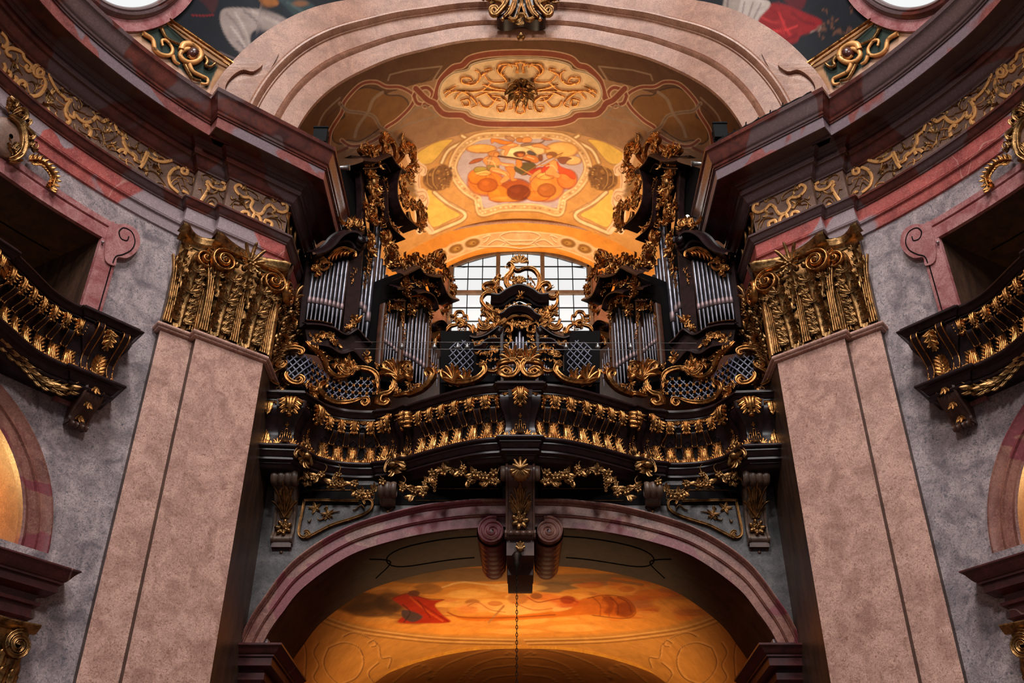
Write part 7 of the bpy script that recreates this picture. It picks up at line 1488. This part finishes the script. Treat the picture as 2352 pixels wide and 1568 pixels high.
# ------------------------------------------------------------------ gilded cartouche at the crown of the great arch
cc = thing('crown_cartouche', 'dark gilded baluster shaped cartouche at the crown of the great arch', 'cartouche', (0, 13.95, 17.9))
SCC = Surf([(-1.2, 13.95), (1.2, 13.95)]); Zk = lambda p: Z(1080, 0, 9.8, p)
XS = ((lambda p: p, False), (lambda p: [(2300 - a, b) for a, b in p], True))
for X, fl in XS:
    for P, w__ in (([(830, -60), (840, 60), (800, 200), (700, 330), (620, 420), (540, 460), (480, 400), (480, 320), (560, 290), (600, 350)], .10), ([(980, -60), (990, 100), (950, 250), (880, 400), (790, 500)], .07), ([(1050, 60), (1020, 250), (950, 400), (880, 490)], .04), ([(1140, 90), (1130, 250), (1080, 420)], .05), ([(620, 20), (700, 40), (740, 130), (720, 210)], .05), ([(500, 100), (580, 140), (640, 160), (700, 180)], .06), ([(300, 10), (360, 80), (480, 110), (600, 60)], .06), ([(870, 530), (960, 570), (1040, 540), (1060, 470), (1150, 450)], .06)):
        mould(SCC, Zk(X(P)), w__, .09, RIM, cc, 1, 'gilt_scroll', .1, 'dimgold', 6, fl, None, direct=True)
    for q, r in (((880, 150), .03), ((865, 220), .035), ((830, 290), .04), ((780, 370), .045), ((730, 440), .045)):
        p = atY(*Zk(X([q]))[0], 13.85); m_ = MB(); m_.ball(p, r, 8, 5); m_.build('gilt_bead', M['gold'], cc)
    for q in ((1070, 120), (1072, 180), (1068, 230), (1062, 280), (1045, 330), (1015, 390)):
        p = atY(*Zk(X([q]))[0], 13.86); m_ = MB(); m_.ball(p, .014, 6, 4); m_.build('gilt_bead', M['gold'], cc)
    carve(SCC, Zk(X([(300, 40), (400, 100), (560, 150), (640, 60)])), .16, 77, 14, cc, 1, 'gilt_foliage', .08, 'dimgold', direct=True)
bpx(SCC, Zk([(760, -300), (860, -60), (880, 100), (780, 330), (600, 440), (760, 500), (950, 480), (1150, 440), (1350, 480), (1540, 500), (1700, 440), (1520, 330), (1420, 100), (1440, -60), (1540, -300)]), .07, .3, cc, 1, 'cartouche_body', 'wood', True, direct=True)
mould(SCC, Zk([(1070, 40), (1230, 40)]), .06, .1, ROUND, cc, 1, 'gilt_band', .12, 'gold', 2, direct=True)
carve(SCC, Zk([(1060, 560), (1140, 600), (1140, 680)]), .13, 78, 14, cc, 1, 'gilt_pendant', .1, 'oldgold', direct=True)
p = atY(*Zk([(1142, 775)])[0], 13.95); m_ = MB(); m_.ball(p, .05, 10, 6); m_.build('pendant_ball', M['oldgold'], cc); m_ = MB(); m_.lathe([(.02, .0), (.09, -.02), (.08, -.06), (0, -.07)], (p[0], p[1] + .05, p[2]), 12); m_.build('pendant_dish', M['dimgold'], cc)

# ------------------------------------------------------------------ floodlights, spotlights and cable on the cornice
for sd in (1, -1):
    u_, v_ = (1655, 298) if sd > 0 else (735, 308); um = u_ if sd > 0 else 2390 - u_
    p = np.array(atY(um, v_, 13.9)); fl = thing('floodlight', f'black floodlight standing on the {SD(sd)} cornice, aimed into the vault', 'floodlight', (p[0] * sd, p[1], 13.32), 'floodlights on the cornice')
    w2, h2 = .13, .19
    m_ = MB(); m_.box(p[0] - w2, p[0] + w2, p[1] - .01, p[1] + .16, p[2] - h2, p[2] + h2)
    m_.box(p[0] - w2 - .015, p[0] + w2 + .015, p[1] - .03, p[1] + .01, p[2] + h2 - .03, p[2] + h2)
    m_.build('lamp_housing', M['blackmetal'], fl, sd, smooth=False)
    m_ = MB(); m_.box(p[0] - w2 + .02, p[0] + w2 - .02, p[1] + .161, p[1] + .165, p[2] - h2 + .02, p[2] + h2 - .02); m_.build('lamp_glass', M['lamp_warm'], fl, sd, smooth=False)
    m_ = MB(); m_.tube([(p[0] - w2 - .02, p[1] + .07, p[2]), (p[0] - w2 - .02, p[1] + .07, p[2] - h2 - .05), (p[0] + w2 + .02, p[1] + .07, p[2] - h2 - .05), (p[0] + w2 + .02, p[1] + .07, p[2])], .012, 5); m_.tube([(p[0], p[1] + .07, p[2] - h2 - .05), (p[0], p[1] + .07, 13.3)], .015, 6); m_.build('bracket', M['blackmetal'], fl, sd)
    u_, v_ = (1598, 376) if sd > 0 else (793, 385); um = u_ if sd > 0 else 2390 - u_
    p = np.array(atY(um, v_, 14.6)); sl = thing('spotlight', f'small grey spotlight clamped to the inner side of the {SD(sd)} cornice', 'spotlight', (p[0] * sd, p[1], p[2]), 'small spotlights')
    m_ = MB(); m_.tube([p + [.14, 0, 0], p + [.02, 0, 0], p + [-.03, 0, .0], p + [-.09, 0, 0]], [.03, .045, .05, .06], 10); m_.build('spot_body', M['steel'], sl, sd)
    m_ = MB(); m_.tube([p + [.14, 0, 0], p + [.26, 0, 0]], .015, 6); m_.build('spot_arm', M['steel'], sl, sd)
for sd, q in ((1, (1579, 498)), (-1, (812, 508))):
    p = atY(q[0] if sd > 0 else 2390 - q[0], q[1], 15.2); lb = thing('niche_lamp', f'small lit bulb between the {SD(sd)} cornice and the tall organ tower', 'lamp', (p[0] * sd, p[1], p[2]), 'niche bulbs')
    m_ = MB(); m_.ball(p, .045 if sd > 0 else .02, 10, 6); m_.build('bulb', emit('lit_bulb', (1, .86, .66), 3), lb, sd)
    m_ = MB(); m_.tube([(p[0], p[1], p[2] + .04), (p[0] + .05, p[1] + .1, p[2] + .1), (p[0] + .3, p[1] + .2, p[2] + .12)], .012, 5); m_.build('lamp_holder', M['blackmetal'], lb, sd)
cb = thing('cornice_cable', 'dark bundled cable lying along the right cornice top', 'cable', (4.5, 13, 13.32))
o_ = mitre([(4.26, 14.0), (5.17, 13.25)], .76); m_ = MB(); P = np.array([o_[0] + (o_[1] - o_[0]) * t for t in np.linspace(-.1, 1.5, 24)]); R_ = random.Random(3)
m_.tube([(x, y, 13.325 + R_.uniform(0, .03)) for x, y in P], .022, 5); m_.build('cable', M['blackmetal'], cb)
m_ = MB()
for i in range(6): m_.tube([(P[i * 3 + 1][0], P[i * 3 + 1][1], 13.32), (P[i * 3 + 1][0] + .03, P[i * 3 + 1][1], 13.42 + .02 * (i % 3))], .012, 4)
m_.build('cable_clip', M['blackmetal'], cb, kind='stuff')
